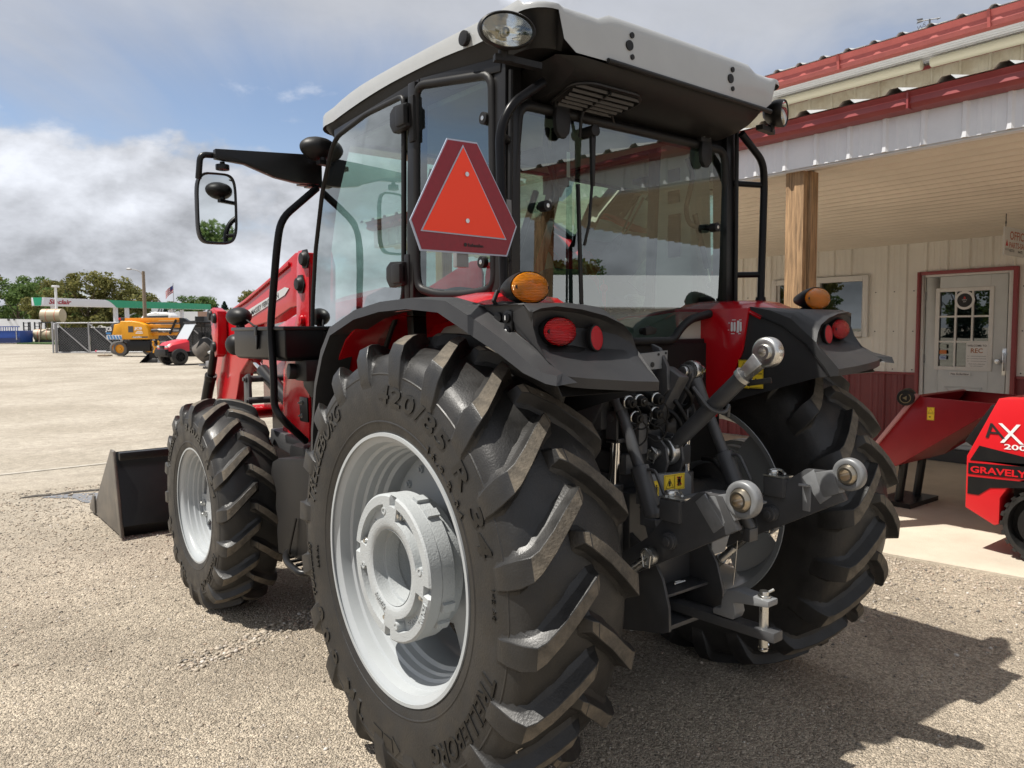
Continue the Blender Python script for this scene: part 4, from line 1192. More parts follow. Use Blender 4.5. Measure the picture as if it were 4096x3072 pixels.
# top link
a, b = Vector((0, -.335, 1.095)), Vector((.045, -.735, 1.480))
d = (b - a).normalized()
mb = MB()
mb.cyl(a + d * .055, a + d * .10, .024, .029, n=22); mb.cyl(a + d * .10, a + d * .44, .0295, n=24); mb.cyl(a + d * .44, b - d * .085, .0295, .021, n=24); mb.cyl(b - d * .086, b - d * .02, .02, n=18)
tl = mb.build('top_link', 'grey_frame', T, smooth=40)
for p, w in ((a, .030), (b, .034)):
    mb = MB(); mb.lathe([(-w * .72, .024), (-w * .72, .046), (-w * .5, .052), (w * .5, .052), (w * .72, .046), (w * .72, .024)], p, (1, 0, 0), n=36, closed=True)
    if p is b: mb.beam(b - d * .11, b - d * .035, .036, .05, up=(1, 0, 0), w1=.052)
    else: mb.beam(a + d * .03, a + d * .065, .045, .038, up=(1, 0, 0))
    mb.build('link_eye', 'zinc', tl, bev=.004)
    mb = MB(); mb.lathe([(-w, .015), (-w, .025), (0, .037), (w, .025), (w, .015)], p, (1, 0, 0), n=24, closed=True); mb.build('link_ball', 'zinc', tl, smooth=50)
mb = MB(); mb.lathe([(-.008, .026), (-.008, .035), (.008, .035), (.008, .026)], b - d * .125, d, n=24, closed=True); mb.build('lock_collar', 'zinc', tl)
mb = MB(); mb.beam(b - d * .13 + Vector((0, -.02, -.02)), b - d * .06 + Vector((.02, -.05, -.055)), .014, .02); mb.build('lock_lever', 'black_plastic', tl, bev=.004)
mb = MB(); k = a + d * .30; mb.tube([k + Vector((-.07, .06, .05)), k + Vector((-.05, 0, -.03)), k + Vector((.0, -.03, -.045)), k + Vector((.05, -.01, -.01)), k + Vector((.055, .0, -.06))], .007, n=8, fillet=.03); mb.build('link_hook', 'grey_frame', tl)
# top link bracket
mb = MB()
for e in (-.045, .045): mb.prism([(-.03, 0), (-.09, .01), (-.11, .06), (-.10, .12), (-.06, .16), (.02, .165), (.04, 0)], (e - .008, -.27, 1.00), (0, 1, 0), (0, 0, 1), .016)
mb.prism([(-.03, 0), (.04, 0), (.04, .42), (-.02, .36)], (-.05, -.24, 1.05), (0, 1, 0), (0, 0, 1), .10)
tb = mb.build('top_link_bracket', 'grey_frame', T, bev=.006)
mb = MB(); mb.cyl((-.085, -.335, 1.095), (.07, -.335, 1.095), .0165, n=18); mb.lathe([(0, .012), (.004, .024), (.008, .024), (.012, .012)], (-.088, -.335, 1.095), (1, 0, 0), n=20); mb.tube([(-.09, -.335, 1.12), (-.092, -.36, 1.10), (-.092, -.345, 1.06), (-.09, -.315, 1.07), (-.09, -.32, 1.11)], .003, n=6); mb.build('hitch_pin', 'zinc', tb)
mb = MB(); mb.prism([(-.04, 0), (.0, -.03), (.035, .0), (.03, .09), (-.01, .16), (-.05, .175), (-.035, .12), (-.02, .07)], (.02, -.30, 1.33), (0, -1, 0), (0, 0, 1), .02); mb.build('link_rest', 'grey_frame', tb, bev=.004)
mb = MB(); mb.beam((.03, -.20, 1.15), (.06, -.33, 1.40), .09, .07, up=(1, 0, 0)); mb.build('valve_arm', 'grey_frame', tb, bev=.01)
# hydraulic couplers with caps and tethers
for i, (x, z, y) in enumerate(((-.236, 1.300, -.36), (-.189, 1.303, -.37), (-.211, 1.244, -.37), (-.104, 1.252, -.37), (-.086, 1.303, -.36), (-.04, 1.20, -.30))):
    mb = MB(); dv = Vector((-.12, -1, -.15)).normalized(); p = Vector((x, y, z))
    mb.cyl(p - dv * .12, p, .021, n=18); cpl = mb.build('coupler', 'black_paint', T)
    mb = MB(); mb.lathe([(0, .0215), (.002, .024), (.008, .024), (.010, .0215)], p - dv * .012, dv, n=20); mb.build('coupler_ring', 'zinc', cpl)
    mb = MB(); mb.cyl(p, p + dv * .022, .0215, .017, n=18); mb.cyl(p + dv * .02, p + dv * .03, .010, n=12); mb.build('dust_cap', 'black_plastic', cpl, bev=.002)
    mb = MB(); e = p + dv * .025; mb.tube([e, e + Vector((.025, -.01, -.03)), e + Vector((.028, .0, -.08)), e + Vector((.0, .02, -.105)), e + Vector((-.02, .05, -.08))], .0032, n=6, fillet=.03); mb.build('cap_tether', 'black_plastic', cpl)
mb = MB(); mb.bb(-.26, -.02, -.24, -.14, 1.19, 1.34); mb.bb(-.17, -.12, -.345, -.2, 1.10, 1.25); mb.build('valve_block', 'grey_frame', T, bev=.008)
for p0, p1, p2, p3 in (((.05, -.18, 1.36), (.05, -.33, 1.30), (.12, -.36, 1.16), (.10, -.30, 1.08)), ((.0, -.2, 1.28), (.06, -.33, 1.24), (.10, -.34, 1.14), (.16, -.30, 1.14)), ((.33, -.25, 1.02), (.30, -.33, 1.03), (.34, -.40, .92), (.42, -.30, .88)), ((.14, -.22, 1.2), (.16, -.33, 1.27), (.10, -.35, 1.33), (.05, -.2, 1.40))):
    mb = MB(); mb.tube([p0, p1, p2, p3], .0095, n=8, fillet=.08); mb.build('hydraulic_hose', 'black_plastic', T, smooth=60)

# PTO guard with stickers
mb = MB()
mb.prism([(-.215, 1.012), (-.185, 1.035), (.045, 1.018), (.065, 1.0), (.065, .93), (-.215, .93)], (0, -.40, 0), (1, 0, 0), (0, 0, 1), -.03)
mb.prism([(-.225, -.40), (.20, -.40), (.22, -.48), (.17, -.66), (-.17, -.68), (-.225, -.62)], (0, 0, .925), (1, 0, 0), (0, 1, 0), .008)
mb.bb(-.225, -.217, -.64, -.40, .86, .925); mb.bb(.19, .198, -.55, -.40, .86, .925); mb.prism([(-.17, .925), (-.17, .82), (-.155, .80), (-.10, .80), (-.07, .86), (-.06, .925)], (0, -.675, 0), (1, 0, 0), (0, 0, 1), -.008)
pto = mb.build('pto_guard', mat('guard_grey', (.16, .165, .17), .5, var=.1), T, bev=.003)
for i in range(9):
    mb = MB()
    for j in range(3):
        x = -.10 + i * .02 + j * .008; y = -.47 - j * .035
        mb.bb(x, x + .005, y - .026, y, .9335, .9345)
    mb.build('vent_slots', 'ink_black', pto)


def warn_sticker(name, o, u, v, w, h, parent, cells, figs):
    """yellow decal with black frame lines and simple figures; figs: list of polygons in 0..1 coords with ink index"""
    o, u, v = Vector(o), Vector(u).normalized(), Vector(v).normalized()
    mb = MB(); mb.prism([(0, 0), (w, 0), (w, h), (0, h)], o, u, v, .0012)
    st_ = mb.build(name, 'sticker_yellow', parent)
    mb = MB(); nn = u.cross(v)
    for mi, poly in figs:
        mb.add([o + u * (a * w) + v * (b * h) + nn * .0022 for a, b in poly], [tuple(range(len(poly)))], mi)
    t = .012
    for a0, a1, b0, b1 in cells:
        for q in (((a0, b0), (a1, b0), (a1, b0 + t), (a0, b0 + t)), ((a0, b1 - t), (a1, b1 - t), (a1, b1), (a0, b1)), ((a0, b0), (a0 + t, b0), (a0 + t, b1), (a0, b1)), ((a1 - t, b0), (a1, b0), (a1, b1), (a1 - t, b1))):
            mb.add([o + u * (a * w) + v * (b * h) + nn * .002 for a, b in q], [(0, 1, 2, 3)])
    mb.build('pictogram', ['ink_black', 'ink_red'], st_)
    return st_


def person_fig(x, y, s, mi=0):
    c = [(x + .10 * s * math.cos(t * .7854), y + .86 * s + .10 * s * math.sin(t * .7854)) for t in range(8)]
    return [(mi, c), (mi, [(x - .14 * s, y + .40 * s), (x + .14 * s, y + .40 * s), (x + .13 * s, y + .74 * s), (x - .13 * s, y + .74 * s)]), (mi, [(x - .11 * s, y), (x - .02 * s, y), (x - .01 * s, y + .4 * s), (x - .12 * s, y + .4 * s)]), (mi, [(x + .02 * s, y), (x + .11 * s, y), (x + .12 * s, y + .4 * s), (x + .01 * s, y + .4 * s)])]


def tri_fig(x, y, s, k=1.0):
    out = []; P = [(x - s, y), (x + s, y), (x, y + 1.6 * s * k)]; c = (x, y + .55 * s * k)
    for i in range(3):
        a, b = P[i], P[(i + 1) % 3]; a2 = (c[0] + (a[0] - c[0]) * .86, c[1] + (a[1] - c[1]) * .86); b2 = (c[0] + (b[0] - c[0]) * .86, c[1] + (b[1] - c[1]) * .86)
        out.append((0, [a, b, b2, a2]))
    return out


nz = Vector((0, -.15, 1)).normalized()
warn_sticker('warning_sticker', (-.095, -.4005, .963), (1, 0, -.03), (0, 0, 1), .118, .060, pto, [(.03, .49, .06, .94), (.51, .97, .06, .94)],
             tri_fig(.26, .16, .19, 2) + person_fig(.26, .28, .36) + person_fig(.72, .22, .62) + [(1, [(.60, .30), (.64, .26), (.86, .80), (.82, .84)]), (1, [(.60, .80), (.64, .84), (.86, .30), (.82, .26)])])
warn_sticker('warning_sticker', (-.198, -.4005, .945), (1, 0, .0), (0, 0, 1), .075, .064, pto, [(.03, .48, .05, .95), (.52, .97, .05, .95)],
             tri_fig(.25, .3, .18, 1.6) + person_fig(.80, .2, .6) + [(0, [(.54, .48), (.60, .56), (.60, .50), (.68, .50), (.68, .46), (.60, .46), (.60, .40)])])
warn_sticker('warning_sticker', (.4985, -.300, 1.312), (0, -1, 0), (0, 0, 1), .055, .118, tractor, [(.04, .96, .52, .98), (.04, .96, .02, .50)],
             tri_fig(.5, .60, .38, .55) + person_fig(.25, .10, .30) + person_fig(.78, .10, .30) + person_fig(.5, .12, .28, 1) + [(0, [(.40, .12), (.62, .12), (.62, .26), (.40, .26)])])
warn_sticker('warning_sticker', (.4985, -.358, 1.314), (0, -1, 0), (0, 0, 1), .062, .120, tractor, [(.04, .96, .52, .98), (.04, .96, .02, .50)],
             tri_fig(.5, .60, .38, .55) + [(0, [(.2, .22), (.5, .22), (.52, .34), (.42, .34), (.38, .28), (.2, .28)]), (0, [(.62, .2), (.9, .2), (.9, .21), (.62, .21)])] + [(0, [(x + r * math.cos(t * .7854), .2 + r * .5 * math.sin(t * .7854)) for t in range(8)]) for x, r in ((.24, .07), (.47, .11))])
# lever diagram on the right cheek
mb = MB()
O, U, V_ = Vector((.4975, -.265, 1.555)), Vector((0, -1, 0)), Vector((0, 0, 1))
for i, dx in enumerate((0, .014, .030, .044)):
    if i == 2: poly = [(dx - .006, -.01), (dx + .006, -.01), (dx + .008, .04), (dx - .004, .04)]
    else: poly = [(dx + .0055 * math.cos(t), (.03 if math.sin(t) > 0 else 0) + .0055 * math.sin(t)) for t in np.linspace(0, 2 * math.pi, 14)[:-1]]
    mb.add([O + U * a_ + V_ * b_ for a_, b_ in poly], [tuple(range(len(poly)))])
for a_, b_, w_, h_ in ((.0, .042, .02, .003), (.036, .042, .012, .003), (-.004, -.016, .018, .003), (.032, -.016, .012, .003), (-.018, .030, .008, .002), (-.015, .027, .002, .008), (-.02, .0, .008, .002)):
    mb.add([O + U * a_ + V_ * b_, O + U * (a_ + w_) + V_ * b_, O + U * (a_ + w_) + V_ * (b_ + h_), O + U * a_ + V_ * (b_ + h_)], [(0, 1, 2, 3)])
dg = mb.build('lever_diagram', 'ink_white', T)

# drawbar, hitch plates, clevis and pin
for x in (-.158, .158):
    mb = MB(); mb.prism([(-.18, .82), (-.30, .80), (-.40, .74), (-.455, .66), (-.485, .56), (-.488, .475), (-.46, .46), (-.18, .40)], (x - .007, 0, 0), (0, 1, 0), (0, 0, 1), .014)
    mb.build('hitch_plate', 'grey_frame', T, bev=.003)
mb = MB(); mb.bb(-.15, .15, -.42, -.30, .565, .577); mb.bb(-.15, .15, -.46, -.2, .463, .48); mb.bb(-.15, .15, -.33, -.318, .577, .70); mb.build('hitch_cross_plate', 'grey_frame', T, bev=.003)
mb = MB(); mb.tube([(.0, -.38, .59), (.03, -.40, .60), (.05, -.38, .59), (.02, -.36, .588), (0, -.38, .59)], .004, n=6); mb.build('lynch_pin', 'zinc', T)
mb = MB(); mb.beam((0, -.10, .505), (0, -.822, .520), .055, .036); db = mb.build('drawbar', 'grey_frame', T, bev=.006)
mb = MB()
mb.prism([(-.575, .538), (-.66, .538), (-.67, .562), (-.662, .60), (-.69, .605), (-.80, .620), (-.80, .642), (-.67, .648), (-.632, .640), (-.612, .60), (-.608, .568), (-.575, .560)], (-.030, 0, 0), (0, 1, 0), (0, 0, 1), .060)
mb.build('clevis', 'grey_light', db, bev=.006)
mb = MB(); mb.cyl((0, -.765, .665), (0, -.765, .455), .0155, n=22); mb.cyl((0, -.765, .640), (0, -.765, .650), .022, n=22); mb.tube([(0, -.765, .652), (.02, -.79, .672)], .005, n=8)
mb.build('drawbar_pin', 'zinc', db, bev=.002)
mb = MB(); mb.lathe([(0, .017), (.0025, .0195), (.005, .017)], (0, -.765, .462), (0, .1, 1), n=24, closed=True); mb.cyl((.012, -.755, .465), (.03, -.765, .468), .006, n=10); mb.build('retaining_clip', 'chrome', db)
mb = MB(); mb.tube([(.05, -.62, .80), (.052, -.61, .70), (.055, -.60, .63)], .0015, n=5); mb.build('pin_cord', 'zinc', db)
mb = MB(); mb.box((.16, -.60, .80), (.055, .03, .05)); mb.cyl((.16, -.60, .82), (.15, -.56, .90), .022, n=16); mb.build('bumper_block', 'grey_frame', T, bev=.006)

# chassis, engine, hood
mb = MB(); mb.bb(-.24, .24, .4, 3.0, .55, .98); mb.bb(-.30, .30, 1.4, 2.9, .75, 1.15); mb.build('chassis', 'grey_frame', T, bev=.02)
mb = MB(); rows = []
for y, w, zt in ((1.44, .36, 1.80), (1.9, .36, 1.77), (2.5, .35, 1.70), (2.95, .33, 1.60), (3.10, .26, 1.45)):
    rows.append([(-w, y, 1.05), (-w, y, zt - .14), (-w * .9, y, zt - .05), (-w * .6, y, zt), (w * .6, y, zt), (w * .9, y, zt - .05), (w, y, zt - .14), (w, y, 1.05)])
mb.grid(rows); mb.add(rows[-1], [tuple(range(8))]); mb.build('hood', 'red_paint', T, smooth=35)
mb = MB(); mb.bb(-.70, .70, WB - .07, WB + .07, .48, .66); mb.bb(-.25, .25, WB - .2, WB + .2, .50, .75); mb.build('front_axle', 'grey_frame', T, bev=.02)
# cab steps, tank and side panel
mb = MB(); mb.prism([(1.455, .862), (1.43, .925), (1.36, .95), (.95, 1.00), (.95, .52), (1.385, .475), (1.395, .60), (1.375, .64), (1.405, .70), (1.39, .78), (1.41, .82)], (-.87, 0, 0), (0, 1, 0), (0, 0, 1), .16); mb.build('tank_guard', 'black_plastic', T, bev=.014)
mb = MB(); mb.bb(-.76, -.30, .62, 1.50, .55, 1.0); mb.build('fuel_tank', 'black_plastic', T, bev=.04)
mb = MB(); mb.bb(.30, .76, .62, 1.50, .55, 1.0); mb.build('battery_box', 'black_plastic', T, bev=.04)
mb = MB(); mb.tube([(-.70, 1.30, .52), (-.89, 1.24, .515), (-.93, 1.12, .50), (-.93, .96, .485), (-.70, .92, .49)], .016, n=8, fillet=.05)
for k in range(4): mb.beam((-.91, 1.20 - .07 * k, .50), (-.72, 1.20 - .07 * k, .50), .02, .01)
mb.tube([(-.90, 1.18, .51), (-.88, 1.12, .70)], .006, n=6); mb.build('cab_step', 'black_paint', T, smooth=50)
mb = MB(); mb.prism([(1.72, .905), (2.0, .93), (1.98, 1.02), (1.55, .99), (1.55, .80), (1.72, .78)], (-.66, 0, 0), (0, 1, 0), (0, 0, 1), .10); mb.build('tower_base', 'grey_frame', T, bev=.01)
# rail beside the door
mb = MB(); mb.tube([(-.672, 1.265, 2.25), (-.868, 1.235, 2.083), (-.885, 1.25, 1.95), (-.90, 1.318, 1.58), (-.90, 1.292, 1.37), (-.90, 1.295, 1.20), (-.875, 1.25, 1.145), (-.72, 1.36, 1.02)], .0175, n=12, fillet=.07)
mb.build('door_rail', 'black_gloss', T, smooth=60)
# tool box
mb = MB(); x0, x1, y0, y1 = -.885, -.69, 1.18, 1.87
rows = []
for dz, k in ((1.425, .022), (1.432, .008), (1.45, 0), (1.575, 0)):
    rows.append([(x0 + k, y0 + k, dz), (x1 - k, y0 + k, dz), (x1 - k, y1 - k, dz), (x0 + k, y1 - k, dz)])
mb.grid(rows, close_u=True); mb.add(rows[0], [(0, 1, 2, 3)]); mb.add(rows[-1], [(0, 1, 2, 3)])
box = mb.build('tool_box', 'black_gloss', T, bev=.008, seg=3)
mb = MB(); mb.bb(x0 - .012, x1 + .012, y0 - .012, y1 + .014, 1.570, 1.588); mb.build('lid', 'black_paint', box, bev=.006)
mb = MB(); mb.bb(x0 - .016, x0 - .003, 1.50, 1.535, 1.545, 1.59); mb.prism([(1.502, 1.55), (1.533, 1.55), (1.528, 1.50), (1.52, 1.475), (1.512, 1.50)], (x0 - .012, 0, 0), (0, 1, 0), (0, 0, 1), .012); mb.build('latch', 'black_gloss', box, bev=.004)
mb = MB(); mb.bb(-.80, -.70, 1.15, 1.28, 1.33, 1.43); mb.build('box_bracket', 'black_plastic', T, bev=.008)
mb = MB(); mb.ball((-.855, 1.875, 1.645), 1, 24, (.062, .095, .050)); mb.cyl((-.855, 1.86, 1.60), (-.855, 1.86, 1.585), .02, n=14); mb.bb(-.87, -.84, 1.83, 1.88, 1.585, 1.615); mb.tube([(-.85, 1.79, 1.632), (-.83, 1.74, 1.60), (-.82, 1.70, 1.59)], .005, n=6); mb.build('front_lamp', 'black_plastic', T, smooth=50)
mb = MB(); mb.ball((-.84, 1.99, 1.495), 1, 24, (.05, .07, .058)); mb.build('lamp_back', 'black_plastic', T, smooth=50)
mb = MB(); mb.cyl((-.76, 1.28, 1.37), (-.83, 1.29, 1.375), .038, n=26); mb.prism([(1.16, 1.41), (1.30, 1.42), (1.28, 1.30), (1.20, 1.25), (1.16, 1.25)], (-.76, 0, 0), (0, 1, 0), (0, 0, 1), .04); mb.build('filler_cap', 'black_plastic', T, bev=.006)

# loader ------------------------------------------------------------------
armp = [(1.66, 1.985), (1.72, 1.985), (2.10, 1.872), (2.46, 1.778), (2.82, 1.700), (2.98, 1.690), (3.12, 1.645), (3.18, 1.56), (3.13, 1.475), (3.10, 1.13), (3.40, .72), (3.93, .34), (3.99, .25), (3.90, .18), (3.78, .22), (3.2, .62), (2.80, 1.0), (2.70, 1.16), (2.63, 1.30), (2.47, 1.39), (2.43, 1.50), (2.40, 1.595), (2.07, 1.625), (1.80, 1.692), (1.66, 1.70)]
for s in (-1, 1):
    X = lambda x: s * x
    mb = MB(); mb.prism(armp, (X(.60) if s > 0 else -.60, 0, 0), (0, 1, 0), (0, 0, 1), -.09 if s > 0 else .09)
    arm = mb.build('loader_arm', 'red_paint', T, bev=.010, seg=3)
    mb = MB(); rib = [(1.78, 1.94), (2.12, 1.852), (2.46, 1.765), (2.80, 1.690), (2.80, 1.682), (2.46, 1.748), (2.12, 1.835), (1.78, 1.92)]
    mb.prism(rib, (X(.602), 0, 0), (0, 1, 0), (0, 0, 1), X(.012)); mb.build('arm_rib', 'red_paint', arm, bev=.004)
    mb = MB(); dec = [(2.475, 1.690), (2.41, 1.650), (1.86, 1.765), (1.80, 1.800), (1.86, 1.808)]
    mb.prism(dec, (X(.6035), 0, 0), (0, 1, 0), (0, 0, 1), X(.001)); mb.build('decal', mat('decal_grey', (.50, .50, .50), .4), arm)
    if s < 0:
        mb = MB(); u = Vector((0, 1.86 - 2.41, 1.765 - 1.650)).normalized(); v = Vector((0, .2, 1)).normalized()
        add_text(mb, 'MASSEY FERGUSON', Vector((-.6062, 2.375, 1.664)), u, v, .031, width=.44, bold=.012); mb.build('decal_lettering', 'ink_black', arm)
    # tower
    mb = MB(); tw = [(1.54, .96), (1.90, .95), (1.86, 1.35), (1.74, 1.50), (1.66, 1.66), (1.645, 1.90), (1.62, 1.985), (1.53, 1.985), (1.49, 1.90), (1.52, 1.30)]
    mb.prism(tw, (X(.625), 0, 0), (0, 1, 0), (0, 0, 1), X(-.016)); mb.prism(tw, (X(.49), 0, 0), (0, 1, 0), (0, 0, 1), X(-.016))
    mb.bb(X(.61), X(.49), 1.53, 1.55, 1.0, 1.75); mb.bb(X(.61), X(.49), 1.83, 1.86, .96, 1.38)
    tw_ = mb.build('loader_tower', 'red_paint', T, bev=.006)
    for y, z in ((1.52, 1.935), (1.585, 1.81)):
        mb = MB(); mb.cyl((X(.626), y, z), (X(.655), y, z), .045, .03, n=20); mb.cyl((X(.626), y, z), (X(.634), y, z), .055, n=6); mb.build('pivot_cap', 'black_plastic', tw_, bev=.006)
    mb = MB(); mb.cyl((X(.626), 1.575, 1.62), (X(.65), 1.575, 1.62), .03, n=16); mb.build('pivot_boss', 'red_paint', tw_, bev=.004)
    mb = MB(); mb.bb(X(.626), X(.6275), 1.53, 1.63, 1.42, 1.56); mb.bb(X(.6272), X(.629), 1.53, 1.59, 1.535, 1.56, 1); mb.build('danger_sticker', ['ink_white', mat('sticker_orange', (.8, .25, .02), .5)], tw_)
    mb = MB(); mb.bb(X(.626), X(.634), 1.53, 1.63, 1.09, 1.22); tp = mb.build('service_plate', 'black_paint', tw_, bev=.004)
    for z in (1.12, 1.19):
        mb = MB(); bolt(mb, (X(.634), 1.60, z), (X(1), 0, 0), .009, .012); mb.build('bolt', 'zinc', tw_)
    # rams and bucket linkage
    mb = MB(); mb.cyl((X(.555), 1.80, 1.10), (X(.555), 2.35, 1.33), .04, n=20); mb.cyl((X(.555), 2.35, 1.33), (X(.555), 2.62, 1.44), .022, n=16, mi=1); mb.build('lift_ram', ['black_paint', 'chrome'], T)
    mb = MB(); mb.cyl((X(.65), 2.93, 1.49), (X(.65), 3.06, 1.26), .026, n=18); mb.cyl((X(.65), 3.06, 1.26), (X(.65), 3.50, .60), .036, n=18); mb.cyl((X(.65), 3.045, 1.28), (X(.65), 3.065, 1.25), .039, n=18); mb.build('bucket_ram', 'black_paint', T, bev=.002)
    mb = MB(); mb.prism([(2.99, 1.71), (2.92, 1.725), (2.83, 1.70), (2.83, 1.56), (2.86, 1.42), (2.91, 1.40), (2.94, 1.50)], (X(.605), 0, 0), (0, 1, 0), (0, 0, 1), X(.06)); kn = mb.build('knee_plate', 'red_paint', T, bev=.006)
    for y, z in ((2.955, 1.675), (2.875, 1.655), (2.90, 1.47)):
        mb = MB(); mb.cyl((X(.666), y, z), (X(.685), y, z), .036, .028, n=18); mb.build('pivot_cap', 'black_plastic', kn, bev=.005)
    mb = MB(); mb.prism([(2.335, 1.30), (2.27, 1.32), (2.255, 1.29), (2.25, 1.13), (2.09, 1.04), (2.03, .90), (2.09, .80), (2.2, .95), (2.34, 1.10)], (X(.66), 0, 0), (0, 1, 0), (0, 0, 1), X(.02)); gd = mb.build('guard_bracket', 'grey_frame', T, bev=.004)
    for z, y in ((1.285, 2.29), (1.16, 2.25)):
        mb = MB(); mb.cyl((X(.69), y, z), (X(.40), y, z), .020, n=14); mb.cyl((X(.68), y, z), (X(.70), y, z), .012, n=10); mb.build('guard_bar', 'grey_frame', gd)
mb = MB(); mb.cyl((-.52, 3.15, 1.0), (.52, 3.15, 1.0), .05, n=20); mb.build('cross_tube', 'red_paint', T)
# bucket
bw = 1.02
bp = [(4.23, .66), (4.06, .10), (4.14, .012), (5.18, .012), (5.20, .03), (5.18, .035), (4.22, .05), (4.13, .13), (4.26, .64)]
mb = MB(); mb.prism([(4.235, .655), (4.065, .10), (4.14, .010), (5.20, .010), (5.205, .03), (4.23, .045), (4.14, .13), (4.265, .645)], (-bw, 0, 0), (0, 1, 0), (0, 0, 1), 2 * bw)
bk = mb.build('bucket', 'black_paint', T, bev=.006)
mb = MB(); mb.bb(-bw, bw, 4.10, 4.16, .60, .66); mb.build('bucket_lip', 'black_paint', bk, bev=.01)
for s in (-1, 1):
    mb = MB(); mb.prism([(4.23, .66), (4.05, .02), (5.16, .02), (5.10, .09), (4.36, .66)], (s * bw, 0, 0), (0, 1, 0), (0, 0, 1), s * .012); mb.build('side_plate', mat('bucket_side', (.085, .078, .070), .5, dust=.4), bk, bev=.002)
    mb = MB(); mb.prism([(4.03, .02), (4.10, .02), (4.28, .66), (4.20, .66)], (s * (bw + .012), 0, 0), (0, 1, 0), (0, 0, 1), s * .014); mb.build('side_edge', 'bucket_side', bk, bev=.003)
    mb = MB(); mb.prism([(5.03, .03), (5.25, .03), (5.25, .05), (5.10, .18), (5.03, .18)], (s * (bw + .012), 0, 0), (0, 1, 0), (0, 0, 1), s * .014); mb.build('side_cutter', 'bucket_side', bk, bev=.003)
# ---------------------------------------------------------------- ground
GY = [-400, 12, 22, 35, 48, 67, 100, 140, 900]
GZ = [0, 0, .06, .18, .37, .86, 1.25, 1.4, 1.4]


def gz(y): return float(np.interp(y, GY, GZ))


def ground_mat():
    mt = bpy.data.materials.new('gravel_lot'); mt.use_nodes = True
    nt = mt.node_tree; N, L = nt.nodes, nt.links; p = N['Principled BSDF']
    p.inputs['Roughness'].default_value = 0.95; p.inputs['Specular IOR Level'].default_value = 0.2
    tc = N.new('ShaderNodeTexCoord')

    def noise(s, d=6, r=.6, dist=0.0, vec=None):
        n = N.new('ShaderNodeTexNoise'); n.inputs['Scale'].default_value = s; n.inputs['Detail'].default_value = d
        n.inputs['Roughness'].default_value = r; n.inputs['Distortion'].default_value = dist
        L.new(vec or tc.outputs['Object'], n.inputs['Vector']); return n.outputs[0]

    def mapr(x, a, b, c=0.0, d=1.0, smooth=True):
        n = N.new('ShaderNodeMapRange'); n.interpolation_type = 'SMOOTHSTEP' if smooth else 'LINEAR'
        L.new(x, n.inputs[0])
        for i, v in enumerate((a, b, c, d)): n.inputs[i + 1].default_value = v
        return n.outputs[0]

    def mix(f, a, b, blend='MIX'):
        n = N.new('ShaderNodeMix'); n.data_type = 'RGBA'; n.blend_type = blend
        if isinstance(f, float): n.inputs[0].default_value = f
        else: L.new(f, n.inputs[0])
        for i, v in ((6, a), (7, b)):
            if isinstance(v, tuple): n.inputs[i].default_value = (*v, 1)
            else: L.new(v, n.inputs[i])
        return n.outputs[2]

    def mth(op, a, b):
        n = N.new('ShaderNodeMath'); n.operation = op
        for i, v in enumerate((a, b)):
            if isinstance(v, float): n.inputs[i].default_value = v
            else: L.new(v, n.inputs[i])
        return n.outputs[0]
    vor = N.new('ShaderNodeTexVoronoi'); vor.inputs['Scale'].default_value = 150; L.new(tc.outputs['Object'], vor.inputs['Vector'])
    vor2 = N.new('ShaderNodeTexVoronoi'); vor2.inputs['Scale'].default_value = 70; L.new(tc.outputs['Object'], vor2.inputs['Vector'])
    base = mix(mapr(noise(1.1, 8, .68), .36, .64), (.32, .272, .212), (.45, .385, .300))
    pale = mix(mapr(noise(.35, 7, .6), .35, .65), (.30, .265, .215), (.385, .345, .288))
    sep = N.new('ShaderNodeSeparateXYZ'); L.new(tc.outputs['Object'], sep.inputs[0])
    far = mapr(mth('ADD', sep.outputs[1], mth('MULTIPLY', noise(.9, 5), 2.6)), 3.2, 9.5)
    c = mix(far, base, pale)
    # each pebble its own tone, near only
    grey = N.new('ShaderNodeSeparateColor'); L.new(vor.outputs['Color'], grey.inputs[0])
    tone = mapr(grey.outputs[0], 0, 1, .60, 1.40, False)
    grey2 = N.new('ShaderNodeSeparateColor'); L.new(vor2.outputs['Color'], grey2.inputs[0])
    tone2 = mapr(grey2.outputs[1], 0, 1, .75, 1.25, False)
    tt = mth('MULTIPLY', tone, tone2)
    comb = N.new('ShaderNodeCombineColor')
    for i in range(3): L.new(tt, comb.inputs[i])
    keep = mapr(far, 0, 1, .9, .55, False)
    c = mix(keep, c, mix(1.0, c, comb.outputs[0], 'MULTIPLY'))
    # tyre tracks and damp darker bands on the pale yard
    mp = N.new('ShaderNodeMapping'); mp.inputs['Rotation'].default_value = (0, 0, R(62)); mp.inputs['Scale'].default_value = (.10, .55, 1)
    L.new(tc.outputs['Object'], mp.inputs[0])
    tr = mapr(noise(.8, 8, .65, 1.2, mp.outputs[0]), .56, .70)
    c = mix(mth('MULTIPLY', mth('MULTIPLY', tr, far), .26), c, (.20, .165, .13))
    sp_ = mapr(noise(7.0, 9, .75), .30, .70, .74, 1.22, False)
    cs_ = N.new('ShaderNodeCombineColor')
    for i in range(3): L.new(sp_, cs_.inputs[i])
    c = mix(far, c, mix(1.0, c, cs_.outputs[0], 'MULTIPLY'))
    L.new(c, p.inputs['Base Color'])
    h = mth('ADD', mth('MULTIPLY', vor.outputs['Distance'], -1.0), mth('MULTIPLY', vor2.outputs['Distance'], -.9))
    b = N.new('ShaderNodeBump'); b.inputs['Distance'].default_value = .012
    L.new(mapr(far, 0, 1, .9, .30, False), b.inputs['Strength']); L.new(h, b.inputs['Height']); L.new(b.outputs[0], p.inputs['Normal'])
    return mt


